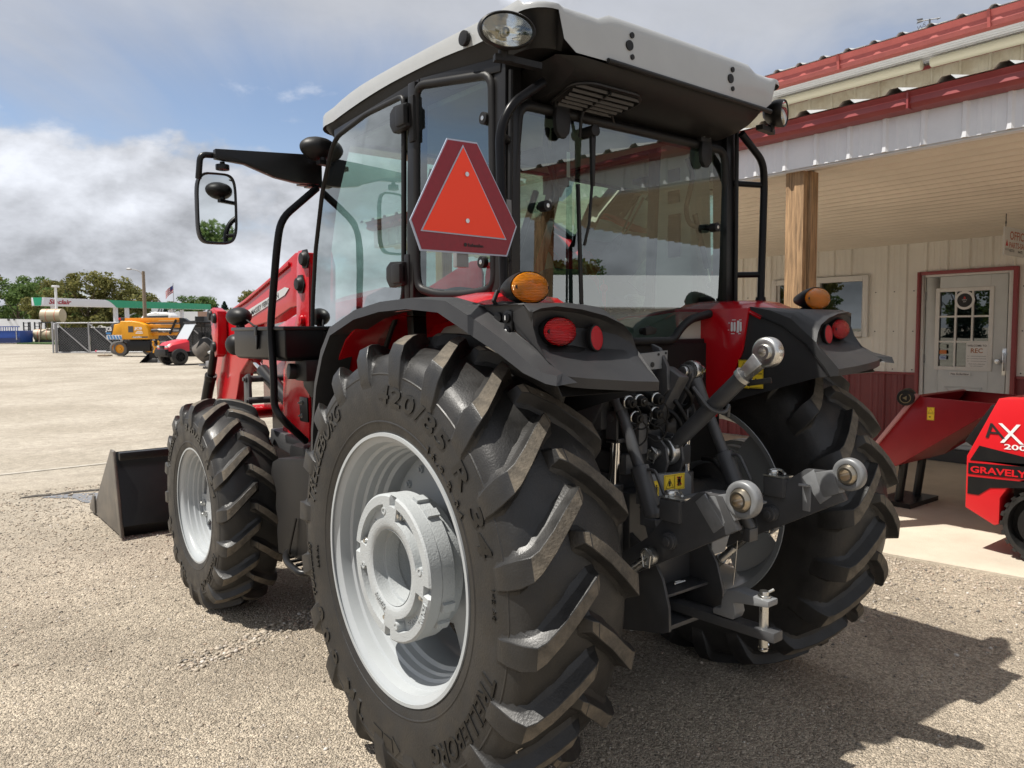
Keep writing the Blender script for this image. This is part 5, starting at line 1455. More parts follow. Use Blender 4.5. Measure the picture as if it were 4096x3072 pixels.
mb = MB()
xs_ = [-600, -60, -20, -8, 0, 8, 20, 60, 200, 700]
mb.grid([[(x, y, gz(y)) for x in xs_] for y in GY])
g = mb.build('ground', ground_mat(), None, smooth=80); struct(g, 'structure', 'tan gravel yard around the tractor')

# loose stones lying on the yard: real little rocks, one mass nobody could count
def stones():
    ico = bmesh.new(); bmesh.ops.create_icosphere(ico, subdivisions=1, radius=1.0)
    bv = np.array([v.co[:] for v in ico.verts]); bf = np.array([[v.index for v in f.verts] for f in ico.faces]); ico.free()
    C = np.array([-2.274, -2.244])

    def patch(n, umin, umax, dmin, dmax, s0, s1, pw=2.2):
        d = dmin * (dmax / dmin) ** rng.random(n)
        a = R(38.5) - np.radians(rng.uniform(umin, umax, n))      # bearing from +y towards +x
        x = C[0] + np.sin(a) * d; y = C[1] + np.cos(a) * d
        s = s0 + (s1 - s0) * rng.random(n) ** pw
        return x, y, s * np.clip(d / 4.5, .75, 2.0)
    P = [patch(38000, 2, 36, 2.2, 9.0, .0025, .0065), patch(16000, -36, 8, 2.2, 7.0, .0025, .0065), patch(1300, -36, 36, 2.2, 9.0, .005, .015, 4.0)]
    x, y, s = [np.concatenate([p[i] for p in P]) for i in range(3)]
    # a low windrow of stones and a rough strip beside the slab
    n = 900; t = rng.random(n); P2 = (-1.30 + 1.0 * t + rng.normal(0, .03, n), 1.46 + .30 * t + rng.normal(0, .05, n), .004 + .009 * rng.random(n) ** 2)
    n = 5200; yy = rng.uniform(-3.0, 1.6, n); P3 = (2.95 - np.abs(rng.normal(0, .5, n)) - .02, yy, .0035 + .009 * rng.random(n) ** 2.5)
    x = np.concatenate([x, P2[0], P3[0]]); y = np.concatenate([y, P2[1], P3[1]]); s = np.concatenate([s, P2[2], P3[2]])
    ok = (x < 2.93) & (y < 8.2)
    x, y, s = x[ok], y[ok], s[ok]; n = len(x)
    sc = np.stack([s * rng.uniform(.8, 1.35, n), s * rng.uniform(.8, 1.35, n), s * rng.uniform(.45, .85, n)], 1)
    a = rng.uniform(0, 6.283, n); ca, sa = np.cos(a), np.sin(a)
    jit = 1 + rng.normal(0, .14, (n, len(bv), 1))
    V = bv[None] * jit * sc[:, None, :]
    X = V[..., 0] * ca[:, None] - V[..., 1] * sa[:, None] + x[:, None]
    Y = V[..., 0] * sa[:, None] + V[..., 1] * ca[:, None] + y[:, None]
    Z = V[..., 2] + (sc[:, 2] * .35)[:, None]
    co = np.stack([X, Y, Z], -1).reshape(-1, 3)
    F = (bf[None] + (np.arange(n) * len(bv))[:, None, None]).reshape(-1, 3)
    me = bpy.data.meshes.new('gravel')
    me.vertices.add(len(co)); me.vertices.foreach_set('co', co.ravel().astype(np.float32))
    me.loops.add(F.size); me.loops.foreach_set('vertex_index', F.ravel().astype(np.int32))
    me.polygons.add(len(F)); me.polygons.foreach_set('loop_start', np.arange(0, F.size, 3, dtype=np.int32))
    me.update(); me.validate()
    mt = bpy.data.materials.new('pebble'); mt.use_nodes = True; nt = mt.node_tree; p = nt.nodes['Principled BSDF']
    p.inputs['Roughness'].default_value = .85; p.inputs['Specular IOR Level'].default_value = .25
    ge = nt.nodes.new('ShaderNodeNewGeometry'); rp = nt.nodes.new('ShaderNodeValToRGB'); nt.links.new(ge.outputs['Random Per Island'], rp.inputs[0])
    cols = [(.0, (.13, .12, .11)), (.2, (.27, .235, .19)), (.45, (.39, .335, .265)), (.7, (.46, .40, .325)), (.88, (.34, .26, .195)), (1.0, (.58, .54, .49))]
    el = rp.color_ramp.elements
    el[0].position, el[0].color = cols[0][0], (*cols[0][1], 1); el[1].position, el[1].color = 1.0, (*cols[-1][1], 1)
    for q, c_ in cols[1:-1]: e = el.new(q); e.color = (*c_, 1)
    nt.links.new(rp.outputs[0], p.inputs['Base Color'])
    me.materials.append(mt)
    o = link('gravel', me); struct(o, 'stuff', 'small tan and grey stones strewn over the yard')


stones()

# concrete apron along the building, puddle, faded line
mb = MB(); mb.prism([(3.2, -6.5), (7.3, -6.5), (7.3, 7.4), (2.93, 7.4), (2.96, .2), (3.09, -.6)], (0, 0, 0), (1, 0, 0), (0, 1, 0), .016)
sl = mb.build('concrete_apron', mat('concrete', (.52, .46, .37), .9, var=.14, vscale=1.4, bump=.35, bscale=90, dust=.35, dust_col=(.40, .33, .25)), None)
struct(sl, 'structure', 'pale concrete apron in front of the office')
mb = MB(); pts = [(-1.30, 6.24), (-1.05, 5.98), (-1.02, 5.72), (-.85, 5.50), (-.55, 5.38), (-.1, 5.45), (.3, 5.7), (.4, 6.05), (-.05, 6.10), (-.45, 6.02), (-.80, 6.10), (-1.1, 6.26)]
mb.add([(x, y, .005) for x, y in pts], [tuple(range(len(pts)))])
pd = mb.build('puddle', mat('water', (.10, .095, .09), .06, spec=.6, bump=.05, bscale=12), None); struct(pd, 'structure', 'shallow puddle beside the bucket')
mb = MB(); cr_ = []
for k in range(15):
    x = -1.45 + k * .14; cr_.append((x, 6.33 - .09 * (x + 1.4) + .025 * math.sin(k * 2.3), .006))
mb.tube(cr_, .05, n=8, flat=.25, radii=[.012 + .03 * abs(math.sin(k * 1.7)) for k in range(15)])
ck = mb.build('pavement_edge', mat('wet_edge', (.05, .043, .036), .8, bump=.8, bscale=30), None, smooth=60); struct(ck, 'structure', 'dark broken edge of the pavement')
mb = MB(); mb.add([(-6.5, 7.62, .006), (1.2, 8.02, .006), (1.2, 8.12, .006), (-6.5, 7.72, .006)], [(0, 1, 2, 3)])
pl = mb.build('painted_line', mat('old_paint', (.40, .37, .32), .9, var=.25, vscale=9, dust=.9, dust_col=(.31, .27, .21)), None); struct(pl, 'structure', 'faded painted line on the yard')
# ---------------------------------------------------------------- office building
XW, Y0, Y1 = 7.2, -5.0, 7.2
mat('siding_cream', (.76, .73, .66), .5, var=.07, vscale=2.0, dust=.10, dust_col=(.35, .30, .22), streak=(1, 1, .25))
mat('siding_stained', (.62, .58, .46), .6, var=.10, vscale=3.0, dust=.75, dust_col=(.36, .28, .17), streak=(1, 1, .3))
mat('siding_white', (.72, .735, .76), .45, var=.04, dust=.06)
mat('siding_red', (.20, .030, .030), .42, var=.08)
mat('trim_red', (.26, .040, .042), .40, var=.08, dust=.12, dust_col=(.4, .2, .18))
mat('trim_red_faded', (.38, .085, .075), .45, var=.10)
mat('soffit_tan', (.70, .635, .54), .55, var=.06, vscale=1.5)
mat('door_grey', (.56, .57, .55), .5, var=.04)
mat('frame_white', (.66, .64, .60), .5, var=.04)
mat('wood_post', (.30, .185, .095), .8, var=.55, vscale=9, bump=.7, bscale=14, streak=(9, 9, .5), bdist=.01)
mat('galvalume', (.62, .62, .60), .42, .35, var=.08)
glass_mat('window_glass', (.16, .17, .17))
bld = thing('office_building', 'cream metal office building with red trim and deep porch', 'building', (XW, 0, 0))


def B(mb, name, mt, parent=bld, **k):
    """mesh written in world coordinates, stored relative to the building"""
    mb.v = [(a - XW, b, c) for a, b, c in mb.v]
    return mb.build(name, mt, parent, **k)


def rib_panel(y0, y1, z0, z1, x=XW, pitch=.229, d=.019, xs=-1, sub=True):
    """corrugated sheet seen from -x: big ribs with two shallow ones between"""
    pr = [(y0, 0)]
    y = math.ceil(y0 / pitch - 1e-6) * pitch
    while y < y1 - .02:
        if y > y0 + .03:
            pr += [(y - .024, 0), (y - .010, d), (y + .010, d), (y + .024, 0)]
        if sub:
            for k in (.36, .68):
                yy = y + pitch * k
                if y0 + .02 < yy < y1 - .02: pr += [(yy - .018, 0), (yy - .009, d * .22), (yy + .009, d * .22), (yy + .018, 0)]
        y += pitch
    pr.append((y1, 0)); pr.sort()
    mb = MB(); mb.grid([[(x + xs * o, y, z) for y, o in pr] for z in (z0, z1)])
    return mb


DY0, DY1 = .86, 1.91            # red door trim, outer edges
WY0, WY1 = 2.50, 3.85           # window frame
ZS = 2.577
edges = [Y0 + .916 * i for i in range(40)]
cuts = [Y0] + [e for e in np.arange(-4.1, DY0 - .1, .916)] + [DY0]
for a, b in zip(cuts, cuts[1:]):
    B(rib_panel(a, b, 1.02, ZS), 'wall_panel', 'siding_cream', smooth=20)
    B(rib_panel(a, b, .03, 1.01), 'wainscot_panel', 'siding_red', smooth=20)
for a, b in ((DY1, WY0), (WY1, 4.77), (4.77, 5.68), (5.68, 6.6), (6.6, Y1)):
    B(rib_panel(a, b, 1.02, ZS), 'wall_panel', 'siding_cream', smooth=20)
for a, b in ((DY1, WY0), (WY0, 3.2), (3.2, WY1), (WY1, 4.77), (4.77, 5.68), (5.68, 6.6), (6.6, Y1)):
    B(rib_panel(a, b, .03, 1.01), 'wainscot_panel', 'siding_red', smooth=20)
B(rib_panel(DY0, DY1, 2.215, ZS), 'wall_panel', 'siding_cream', smooth=20)
B(rib_panel(WY0, WY1, 2.22, ZS), 'wall_panel', 'siding_cream', smooth=20)
B(rib_panel(WY0, WY1, 1.02, 1.45), 'wall_panel', 'siding_cream', smooth=20)
mb = MB()
for a, b in ((Y0, DY0), (DY1, Y1)): mb.bb(XW - .028, XW + .01, a, b, 1.0, 1.028)
B(mb, 'wainscot_cap', 'trim_red', bev=.004)
mb = MB(); mb.bb(XW - .04, XW + .01, Y0, Y1, ZS - .015, ZS + .02); B(mb, 'wall_moulding', 'siding_cream', bev=.004)
mb = MB(); mb.bb(XW + .03, XW + 8, Y0, Y1, 0.0, 4.7); B(mb, 'building_core', 'siding_cream')
for y in np.arange(-4.5, 7, .229):
    if DY0 < y < DY1 or WY0 < y < WY1: continue
    if y < -2: continue
    mb = MB()
    for z in (1.06, 1.52, 2.0): mb.cyl((XW - .001, y + .05, z), (XW - .008, y + .05, z), .007, n=8)
    B(mb, 'panel_screws', 'grey_frame')
# porch ceiling: ribbed sheets running with the building
xs0 = np.linspace(2.92, XW, 6)
zc = lambda x: 2.735 + (ZS - 2.735) * (x - 2.92) / (XW - 2.92)
for a, b in zip(xs0, xs0[1:]):
    pr = []
    n = int(round((b - a) / .165)); w = (b - a) / n
    for i in range(n):
        x = a + i * w; pr += [(x, .0), (x + w * .38, .0), (x + w * .5, -.022), (x + w * .66, -.022), (x + w * .74, 0)]
    pr.append((b, 0))
    mb = MB(); mb.grid([[(x, y, zc(x) + o) for x, o in pr] for y in (Y0, Y1)])
    B(mb, 'soffit_sheet', 'soffit_tan', smooth=20)
# white skirt at the eave, red gutter, ribbed roof edge
for a, b in zip(np.arange(Y0, Y1 + .01, .97), np.arange(Y0 + .97, Y1 + 1, .97)):
    b = min(b, Y1)
    mb = rib_panel(a, b, 2.712, 2.95, x=2.85, pitch=.243, d=.016); B(mb, 'skirt_panel', 'siding_white', smooth=20)
mb = MB(); mb.bb(2.865, 2.93, Y0, Y1, 2.70, 2.716); B(mb, 'skirt_return', 'siding_white')
mb = MB(); gp = [(2.845, 2.925), (2.76, 2.935), (2.735, 2.96), (2.745, 3.00), (2.725, 3.035), (2.735, 3.04), (2.845, 3.04)]
mb.add([(x, Y0, z) for x, z in gp] + [(x, Y1, z) for x, z in gp], [tuple(range(7)), tuple(range(13, 6, -1))] + [(i, (i + 1) % 7, 7 + (i + 1) % 7, 7 + i) for i in range(7)])
B(mb, 'eave_gutter', 'trim_red', bev=.004)
for y in (-3.2, .05, 3.3):
    mb = MB(); mb.bb(2.722, 2.85, y - .006, y + .006, 2.93, 3.043); B(mb, 'gutter_joint', 'trim_red')
mb = MB(); pr = []
for y in np.arange(Y0, Y1, .31): pr += [(y, 0), (y + .11, 0), (y + .14, .03), (y + .19, .03), (y + .22, 0)]
pr.append((Y1, 0))
mb.grid([[(x, y, z + o) for y, o in pr] for x, z in ((2.70, 3.035), (7.2, 3.88))])
B(mb, 'porch_roof', 'galvalume', smooth=20)
# post
mb = MB(); mb.bb(2.90, 3.045, .85, .995, .0, 2.72); post = B(mb, 'porch_post', 'wood_post', bev=.004)
mb = MB(); mb.bb(2.955, 3.055, .825, .85, .0, 2.70); B(mb, 'post_board', 'wood_post', bev=.004)
for yy in (-4.2, 5.6):
    mb = MB(); mb.bb(2.90, 3.045, yy, yy + .145, 0, 2.72); B(mb, 'porch_post', 'wood_post', bev=.004)
# upper storey band under the main eave
for a in np.arange(Y0, Y1 - .1, .916):
    B(rib_panel(a, min(a + .916, Y1), 3.7, 4.60, pitch=.305), 'upper_panel', 'siding_stained', smooth=20)
mb = MB(); mb.bb(XW - .03, XW, Y0, Y1, 4.55, 4.585); B(mb, 'upper_trim', 'trim_red')
mb = MB(); pr = []
for x in np.arange(6.62, 7.21, .075): pr += [(x, 0), (x + .055, 0), (x + .06, -.008), (x + .07, -.008)]
mb.grid([[(x, y, 4.63 + o) for x, o in pr] for y in (Y0, Y1)]); B(mb, 'eave_soffit', 'siding_white', smooth=20)
mb = MB(); gp = [(6.64, 4.60), (6.55, 4.61), (6.52, 4.65), (6.53, 4.70), (6.505, 4.765), (6.64, 4.77)]
mb.add([(x, Y0, z) for x, z in gp] + [(x, Y1, z) for x, z in gp], [tuple(range(6)), tuple(range(11, 5, -1))] + [(i, (i + 1) % 6, 6 + (i + 1) % 6, 6 + i) for i in range(6)])
B(mb, 'main_gutter', 'trim_red_faded', bev=.004)
for y in (-.5, 1.0, 2.6, 4.1):
    mb = MB(); mb.beam((6.50, y, 4.77), (6.53, y, 4.60), .03, .02, up=(1, 0, 0)); B(mb, 'gutter_strap', 'trim_red_faded')
for a, b in ((-2.9, -.6), (-.5, 1.75), (1.85, 3.75)):
    mb = MB(); mb.cyl((6.98, a, 4.545), (6.98, b, 4.545), .055, n=14); B(mb, 'tube_light', mat('tube_white', (.68, .65, .50), .4), bev=.01)
mb = MB(); pr = []
for y in np.arange(Y0, Y1, .305): pr += [(y, 0), (y + .10, 0), (y + .13, .03), (y + .17, .03), (y + .20, 0)]
pr.append((Y1, 0)); mb.grid([[(x, y, z + o) for y, o in pr] for x, z in ((6.47, 4.765), (11.5, 5.6))]); B(mb, 'main_roof', 'galvalume', smooth=20)
for y in np.arange(-1.2, 5.5, .92):
    mb = MB(); mb.bb(6.9, 6.92, y, y + .30, 4.85, 4.925); B(mb, 'snow_guard', mat('guard_clear', (.66, .64, .5), .3))

# door with trim, glazing bars, panels and papers
mb = MB(); mb.bb(XW - .05, XW + .02, DY0, DY0 + .045, .03, 2.215); mb.bb(XW - .05, XW + .02, DY1 - .045, DY1, .03, 2.215); mb.bb(XW - .05, XW + .02, DY0 + .045, DY1 - .045, 2.175, 2.215)
dtrim = B(mb, 'door_trim', 'trim_red', bev=.004)
mb = MB(); mb.bb(XW - .03, XW + .05, DY0 + .045, DY0 + .09, .03, 2.175); mb.bb(XW - .03, XW + .05, DY1 - .085, DY1 - .045, .03, 2.175); mb.bb(XW - .03, XW + .05, DY0 + .09, DY1 - .085, 2.15, 2.175); B(mb, 'door_jamb', 'frame_white', bev=.003)
mb = MB(); a, b = .965, 1.815
gy0, gy1, gz0, gz1 = 1.135, 1.665, 1.11, 1.975
XD = XW - .012
mb.bb(XD, XD + .04, a, gy0, .17, 2.145); mb.bb(XD, XD + .04, gy1, b, .17, 2.145); mb.bb(XD, XD + .04, gy0, gy1, .17, gz0); mb.bb(XD, XD + .04, gy0, gy1, gz1, 2.145)
door = B(mb, 'door', 'door_grey', bev=.002)
mb = MB()
for q in ((gy0 - .04, gy0 + .005, gz0 - .04, gz1 + .04), (gy1 - .005, gy1 + .04, gz0 - .04, gz1 + .04), (gy0, gy1, gz0 - .04, gz0 + .005), (gy0, gy1, gz1 - .005, gz1 + .04)): mb.bb(XD - .014, XD, *q)
B(mb, 'glazing_frame', 'frame_white', door, bev=.004)
gw, gh = (gy1 - gy0) / 3, (gz1 - gz0) / 3
for i in range(3):
    for j in range(3):
        mb = MB(); mb.bb(XD + .015, XD + .019, gy0 + gw * i + .001, gy0 + gw * (i + 1) - .001, gz0 + gh * j + .001, gz0 + gh * (j + 1) - .001); B(mb, 'pane', 'window_glass', door)
for i in (1, 2):
    mb = MB(); mb.bb(XD - .006, XD + .013, gy0 + gw * i - .01, gy0 + gw * i + .01, gz0, gz1); B(mb, 'glazing_bar', 'frame_white', door)
    mb = MB(); mb.bb(XD - .004, XD + .012, gy0, gy1, gz0 + gh * i - .01, gz0 + gh * i + .01); B(mb, 'glazing_bar', 'frame_white', door)
yc_ = 1.39
for poly in ([(-.20, .88), (.20, .88), (0, .66)], [(-.27, .78), (-.03, .54), (-.27, .30)], [(.27, .78), (.03, .54), (.27, .30)], [(-.2, .22), (.2, .22), (0, .44)]):
    mb = MB(); P = [Vector((XD - .005, yc_ - a_, b_)) for a_, b_ in poly]
    closed_tube(mb, ring_tube(P, .01, .01), .008, 6); B(mb, 'door_panel', 'door_grey', door, smooth=50)
mb = MB(); mb.cyl((XD, 1.02, 1.185), (XD - .05, 1.02, 1.185), .016, n=14); mb.cyl((XD - .05, 1.02, 1.185), (XD - .085, 1.02, 1.185), .030, .026, n=18); mb.bb(XD - .012, XD, .955, .995, 1.03, 1.33); mb.bb(XD - .05, XD - .01, .968, .982, 1.08, 1.28); B(mb, 'door_handle', 'zinc', door, bev=.003)
for z in (.30, 1.2, 1.93):
    mb = MB(); mb.bb(XD - .012, XD + .01, 1.812, 1.832, z - .05, z + .05); B(mb, 'hinge', 'grey_light', door)
mb = MB(); mb.bb(XW - .12, XW + .02, DY0 - .02, DY1 + .02, .02, .155); B(mb, 'threshold', mat('rubber_sill', (.05, .05, .05), .8), bev=.006)


def paper(name, y0, y1, z0, z1, mt, parent=door, x=XD - .012):
    mb = MB(); mb.bb(x - .0015, x, y0, y1, z0, z1); return B(mb, name, mt, parent)


def wtext(s, y, z, h, mt, parent, x=XD - .0145, center=True, **k):
    mb = MB(); add_text(mb, s, (x, y, z), (0, -1, 0), (0, 0, 1), h, center=center, **k); return B(mb, 'lettering', mt, parent)


pp_ = mat('paper', (.70, .68, .65), .7)
paper('notice', 1.14, 1.36, 1.085, 1.39, pp_)
wtext('WELCOME TO', 1.25, 1.345, .022, 'ink_black', door, bold=.02)
wtext('REC', 1.25, 1.275, .052, mat('ink_rust', (.35, .12, .03), .6), door, bold=.02)
for k in range(3):
    wtext('-- ------------', 1.25, 1.228 - k * .028, .03, 'ink_black', door)
wtext('Thank you for supporting', 1.25, 1.145, .011, 'ink_black', door, width=.17); wtext('our small business', 1.25, 1.122, .011, 'ink_black', door, width=.13)
paper('notice', 1.31, 1.53, 1.012, 1.052, pp_)
wtext('No Soliciting', 1.42, 1.020, .024, 'ink_black', door, width=.19, bold=.02)
for z, c in ((1.345, (.35, .38, .33)), (1.28, (.55, .16, .03)), (1.215, (.35, .40, .55))):
    paper('card_sticker', 1.57, 1.645, z - .022, z + .022, mat('card_%d' % int(z * 1000), c, .5))
wtext('VISA', 1.607, 1.207, .018, mat('ink_blue', (.03, .06, .25), .5), door, bold=.02)
mb = MB(); mb.cyl((XD - .012, 1.393, 1.868), (XD - .015, 1.393, 1.868), .105, n=40); B(mb, 'round_sticker', pp_, door)
mb = MB(); mb.cyl((XD - .015, 1.393, 1.868), (XD - .0165, 1.393, 1.868), .078, n=40); B(mb, 'sticker_disc', 'ink_black', door)
mb = MB(); mb.prism([(-.014, 0), (.014, 0), (0, .032)], (XD - .017, 1.393, 1.885), (0, -1, 0), (0, 0, 1), .0008); B(mb, 'emblem', 'ink_red', door)
wtext('AGCO', 1.393, 1.868, .013, 'ink_white', door, x=XD - .0175); wtext('2024', 1.393, 1.846, .012, 'ink_white', door, x=XD - .0175)

# window
mb = MB()
for q in ((WY0, WY0 + .07, 1.45, 2.22), (WY1 - .07, WY1, 1.45, 2.22), (WY0 + .07, WY1 - .07, 2.15, 2.22), (WY0 + .07, WY1 - .07, 1.45, 1.52), (3.14, 3.20, 1.52, 2.15)): mb.bb(XW - .045, XW + .03, *q)
win = B(mb, 'window', 'frame_white', bev=.004)
for a_, b_ in ((WY0 + .07, 3.14), (3.20, WY1 - .07)):
    mb = MB(); mb.bb(XW + .0, XW + .004, a_, b_, 1.52, 2.15); B(mb, 'pane', 'window_glass', win)
mb = MB(); mb.bb(XW - .012, XW + .028, 3.20, 3.235, 1.52, 2.15); mb.bb(XW - .012, XW + .028, 3.745, 3.78, 1.52, 2.15); B(mb, 'sash', 'frame_white', win)
mb = MB()
for q in ((.02, .055, 1.42, 2.22), (.70, .735, 1.42, 2.22), (.055, .70, 2.18, 2.22), (.055, .70, 1.42, 1.46)): mb.bb(XW - .045, XW + .01, *q)
w2_ = B(mb, 'window', 'frame_white', bev=.004)
mb = MB(); mb.bb(XW - .035, XW - .031, .055, .70, 1.46, 2.18); B(mb, 'pane', 'window_glass', w2_)

# hanging office sign
sg = thing('hanging_sign', 'white hanging office sign with rust red letters under the porch', 'sign', (5.86, .56, 2.24))
mb = MB(); mb.bb(0, .95, 0, .012, 0, .262); mb.build('sign_board', mat('sign_white', (.66, .65, .62), .5), sg)
for x in (.03, .92):
    mb = MB(); mb.tube([(x + .01, .006, .262), (x + .01, .006, .33), (x + .01, .006, .44)], .004, n=6); mb.lathe([(-.003, .010), (.003, .010), (.003, .014), (-.003, .014)], (x + .01, .006, .30), (0, 1, 0), n=14, closed=True); mb.build('sign_hook', 'grey_frame', sg)
mb = MB(); add_text(mb, 'OFFICE', (.13, -.001, .15), (1, 0, 0), (0, 0, 1), .082, width=.42, bold=.01); add_text(mb, 'PARTS-SALES', (.12, -.001, .072), (1, 0, 0), (0, 0, 1), .055, width=.50, bold=.01); mb.build('lettering', mat('ink_rust2', (.42, .08, .02), .6), sg)
mb = MB(); mb.prism([(.03, .085), (.09, .085), (.06, .145)], (0, -.001, 0), (1, 0, 0), (0, 0, 1), .0008); mb.build('emblem', 'ink_red', sg)
mb = MB(); add_text(mb, 'AGCO', (.025, -.001, .045), (1, 0, 0), (0, 0, 1), .022); add_text(mb, 'HESSTON', (.12, -.001, .035), (1, 0, 0), (0, 0, 1), .026, width=.13, bold=.02); add_text(mb, 'WHITE', (.34, -.001, .028), (1, 0, 0), (0, 0, 1), .028, bold=.02); mb.build('small_lettering', 'ink_black', sg)

# weather vane on the roof
wv = thing('weather_vane', 'dark weather vane arrow on the metal roof ridge', 'weather vane', (8.5, 2.44, 5.0))
mb = MB(); mb.cyl((0, 0, 0), (0, 0, .60), .012, n=8); mb.build('pole', 'grey_frame', wv)
mb = MB(); mb.cyl((0, .155, .615), (0, -.13, .575), .007, n=8); mb.prism([(.09, .64), (.17, .65), (.15, .62), (.165, .59), (.09, .595)], (-.004, 0, 0), (0, 1, 0), (0, 0, 1), .008); mb.prism([(-.09, .59), (-.09, .562), (-.14, .572)], (-.004, 0, 0), (0, 1, 0), (0, 0, 1), .008); mb.build('arrow', 'grey_frame', wv)
mb = MB(); add_text(mb, 'W', (0, .16, .50), (0, -1, 0), (0, 0, 1), .06); add_text(mb, 'S', (0, .08, .52), (0, -1, 0), (0, 0, 1), .06); mb.cyl((0, .16, .50), (0, -.1, .50), .005, n=6); mb.build('compass_letters', 'grey_frame', wv)

# tracked stand-on loader and its bucket, half out of the picture
ld = thing('compact_loader', 'bright red and black tracked compact loader by the office door', 'loader', (3.45, -.9, .016))
mb = MB()
pr = [(.63, 1.07), (.815, .66), (.815, .30), (.63, .205), (.60, .22), (.60, .40), (.54, .50), (.42, .56), (-.10, .58), (-.35, .80), (-.35, 1.12)]
mb.prism(pr, (0, 0, 0), (0, 1, 0), (0, 0, 1), .55); mb.build('body', mat('loader_red', (.62, .012, .018), .35, coat=.2), ld, bev=.012)
mb = MB(); mb.prism([(.795, .648), (.80, .585), (-.2, .60), (-.2, .70), (.50, .665), (.72, .685)], (-.002, 0, 0), (0, 1, 0), (0, 0, 1), -.002) if False else None
mb = MB(); mb.prism([(.735, .74), (.79, .635), (-.2, .68), (-.2, .62), (.47, .695)], (-.004, 0, 0), (0, 1, 0), (0, 0, 1), .003); mb.build('black_decal', 'black_plastic', ld)
mb = MB(); mb.prism([(.80, .615), (.80, .54), (-.2, .565), (-.2, .66)], (-.004, 0, 0), (0, 1, 0), (0, 0, 1), .003); mb.build('black_decal', 'black_plastic', ld)
mb = MB(); mb.prism([(.80, .52), (.80, .40), (.73, .40), (.66, .46), (.45, .49), (-.2, .51), (-.2, .55)], (-.004, 0, 0), (0, 1, 0), (0, 0, 1), .003); mb.build('black_decal', 'black_plastic', ld)
mb = MB(); add_text(mb, 'GRAVELY', (-.006, .785, .552), (0, -1, .02), (0, 0, 1), .045, width=.34, bold=.03); mb.build('lettering', 'loader_red', ld)
mb = MB(); add_text(mb, 'A', (-.004, .70, .80), (0, -1, 0), (0, .25, 1), .11, width=.12, bold=.0); mb.build('lettering', 'ink_black', ld)
mb = MB(); add_text(mb, 'X', (-.004, .61, .775), (0, -1, 0), (0, .15, 1), .14, width=.14, bold=.0); add_text(mb, '200', (-.004, .585, .735), (0, -1, 0), (0, 0, 1), .035, width=.13, bold=.02); mb.build('lettering', 'ink_white', ld)
mb = MB(); mb.beam((.05, .80, .73), (.05, .635, 1.0), .10, .045, up=(1, 0, 0)); mb.build('bumper', 'black_plastic', ld, bev=.01)
mb = MB(); tc_ = [(.42, .25), (-.25, .25)]
loop = [Vector((.0, .35 + .23 * math.cos(t), .245 + .23 * math.sin(t))) for t in np.linspace(math.pi / 2, -math.pi / 2, 22)] + [Vector((.0, -.35 + .23 * math.cos(t), .245 + .23 * math.sin(t))) for t in np.linspace(-math.pi / 2, -1.5 * math.pi, 22)]
rows = []
for p in loop:
    c = Vector((0, .35 if p.y > .0 else -.35, .245)); n_ = (p - c); n_.x = 0; n_ = n_.normalized()
    rows.append([p, p + Vector((.20, 0, 0)), p + Vector((.20, 0, 0)) - n_ * .03, p - n_ * .03])
mb.grid(rows, close_u=True, close_v=True)
trk = mb.build('track', 'rubber', ld, smooth=40)
acc = 0.0
for i in range(len(loop)):
    a_, b_ = loop[i], loop[(i + 1) % len(loop)]; L_ = (b_ - a_).length; t_ = 0.0
    while acc < L_:
        p = a_.lerp(b_, acc / L_); c = Vector((0, .35 if p.y > .35 else -.35 if p.y < -.35 else p.y, .245)); n_ = (p - c).normalized()
        mb = MB(); mb.beam(p + n_ * .006 - Vector((.003, 0, 0)), p + n_ * .006 + Vector((.203, 0, 0)), .026, .02, up=n_); mb.build('track_lug', 'rubber', trk); acc += .062
    acc -= L_
mb = MB(); mb.cyl((.02, .35, .245), (.10, .35, .245), .15, n=28); mb.cyl((.01, .35, .245), (.03, .35, .245), .05, n=18); mb.cyl((.02, -.35, .245), (.10, -.35, .245), .17, n=28); mb.build('track_wheel', 'black_plastic', ld, bev=.008)
mb = MB(); mb.bb(.10, .55, -.5, .55, .1, .6); mb.build('undercarriage', 'black_plastic', ld)
hp = thing('loader_bucket', 'dark red steel bucket with yellow warning label by the white door', 'bucket', (4.2, .3, .016))
mb = MB()
sq = [(.49, .72), (.26, .985), (-.30, .965), (-.33, .955), (.42, .40), (.62, .32), (.62, .50)]
mb.prism(sq, (0, 0, 0), (0, 1, 0), (0, 0, 1), .02); mb.prism(sq, (.9, 0, 0), (0, 1, 0), (0, 0, 1), .02)
mb.prism([(.26, .985), (.62, .50), (.64, .51), (.28, 1.0)], (.02, 0, 0), (0, 1, 0), (0, 0, 1), .88); mb.prism([(.42, .40), (.62, .32), (.62, .36), (.42, .43)], (.02, 0, 0), (0, 1, 0), (0, 0, 1), .88); mb.prism([(.42, .40), (-.33, .955), (-.31, .975), (.43, .43)], (.02, 0, 0), (0, 1, 0), (0, 0, 1), .88)
mb.build('bucket_shell', 'dark_red', hp, bev=.004)
mb = MB(); mb.beam((-.004, .28, 1.0), (-.004, .63, .52), .03, .05, up=(1, 0, 0)); mb.build('edge_bar', mat('pink_steel', (.45, .22, .22), .5), hp, bev=.003)
warn_sticker('warning_sticker', (-.0015, .20, .80), (0, -1, 0), (0, 0, 1), .055, .105, hp, [(.05, .95, .5, .97), (.05, .95, .03, .5)], tri_fig(.5, .58, .36, .55) + [(0, [(.2, .25), (.5, .32), (.5, .18)])])
mb = MB(); mb.cyl((.06, .38, .985), (-.09, .335, .975), .062, n=28); mb.cyl((-.06, .344, .977), (-.10, .332, .975), .068, .064, n=28); mb.build('roller', 'black_plastic', hp, bev=.006)
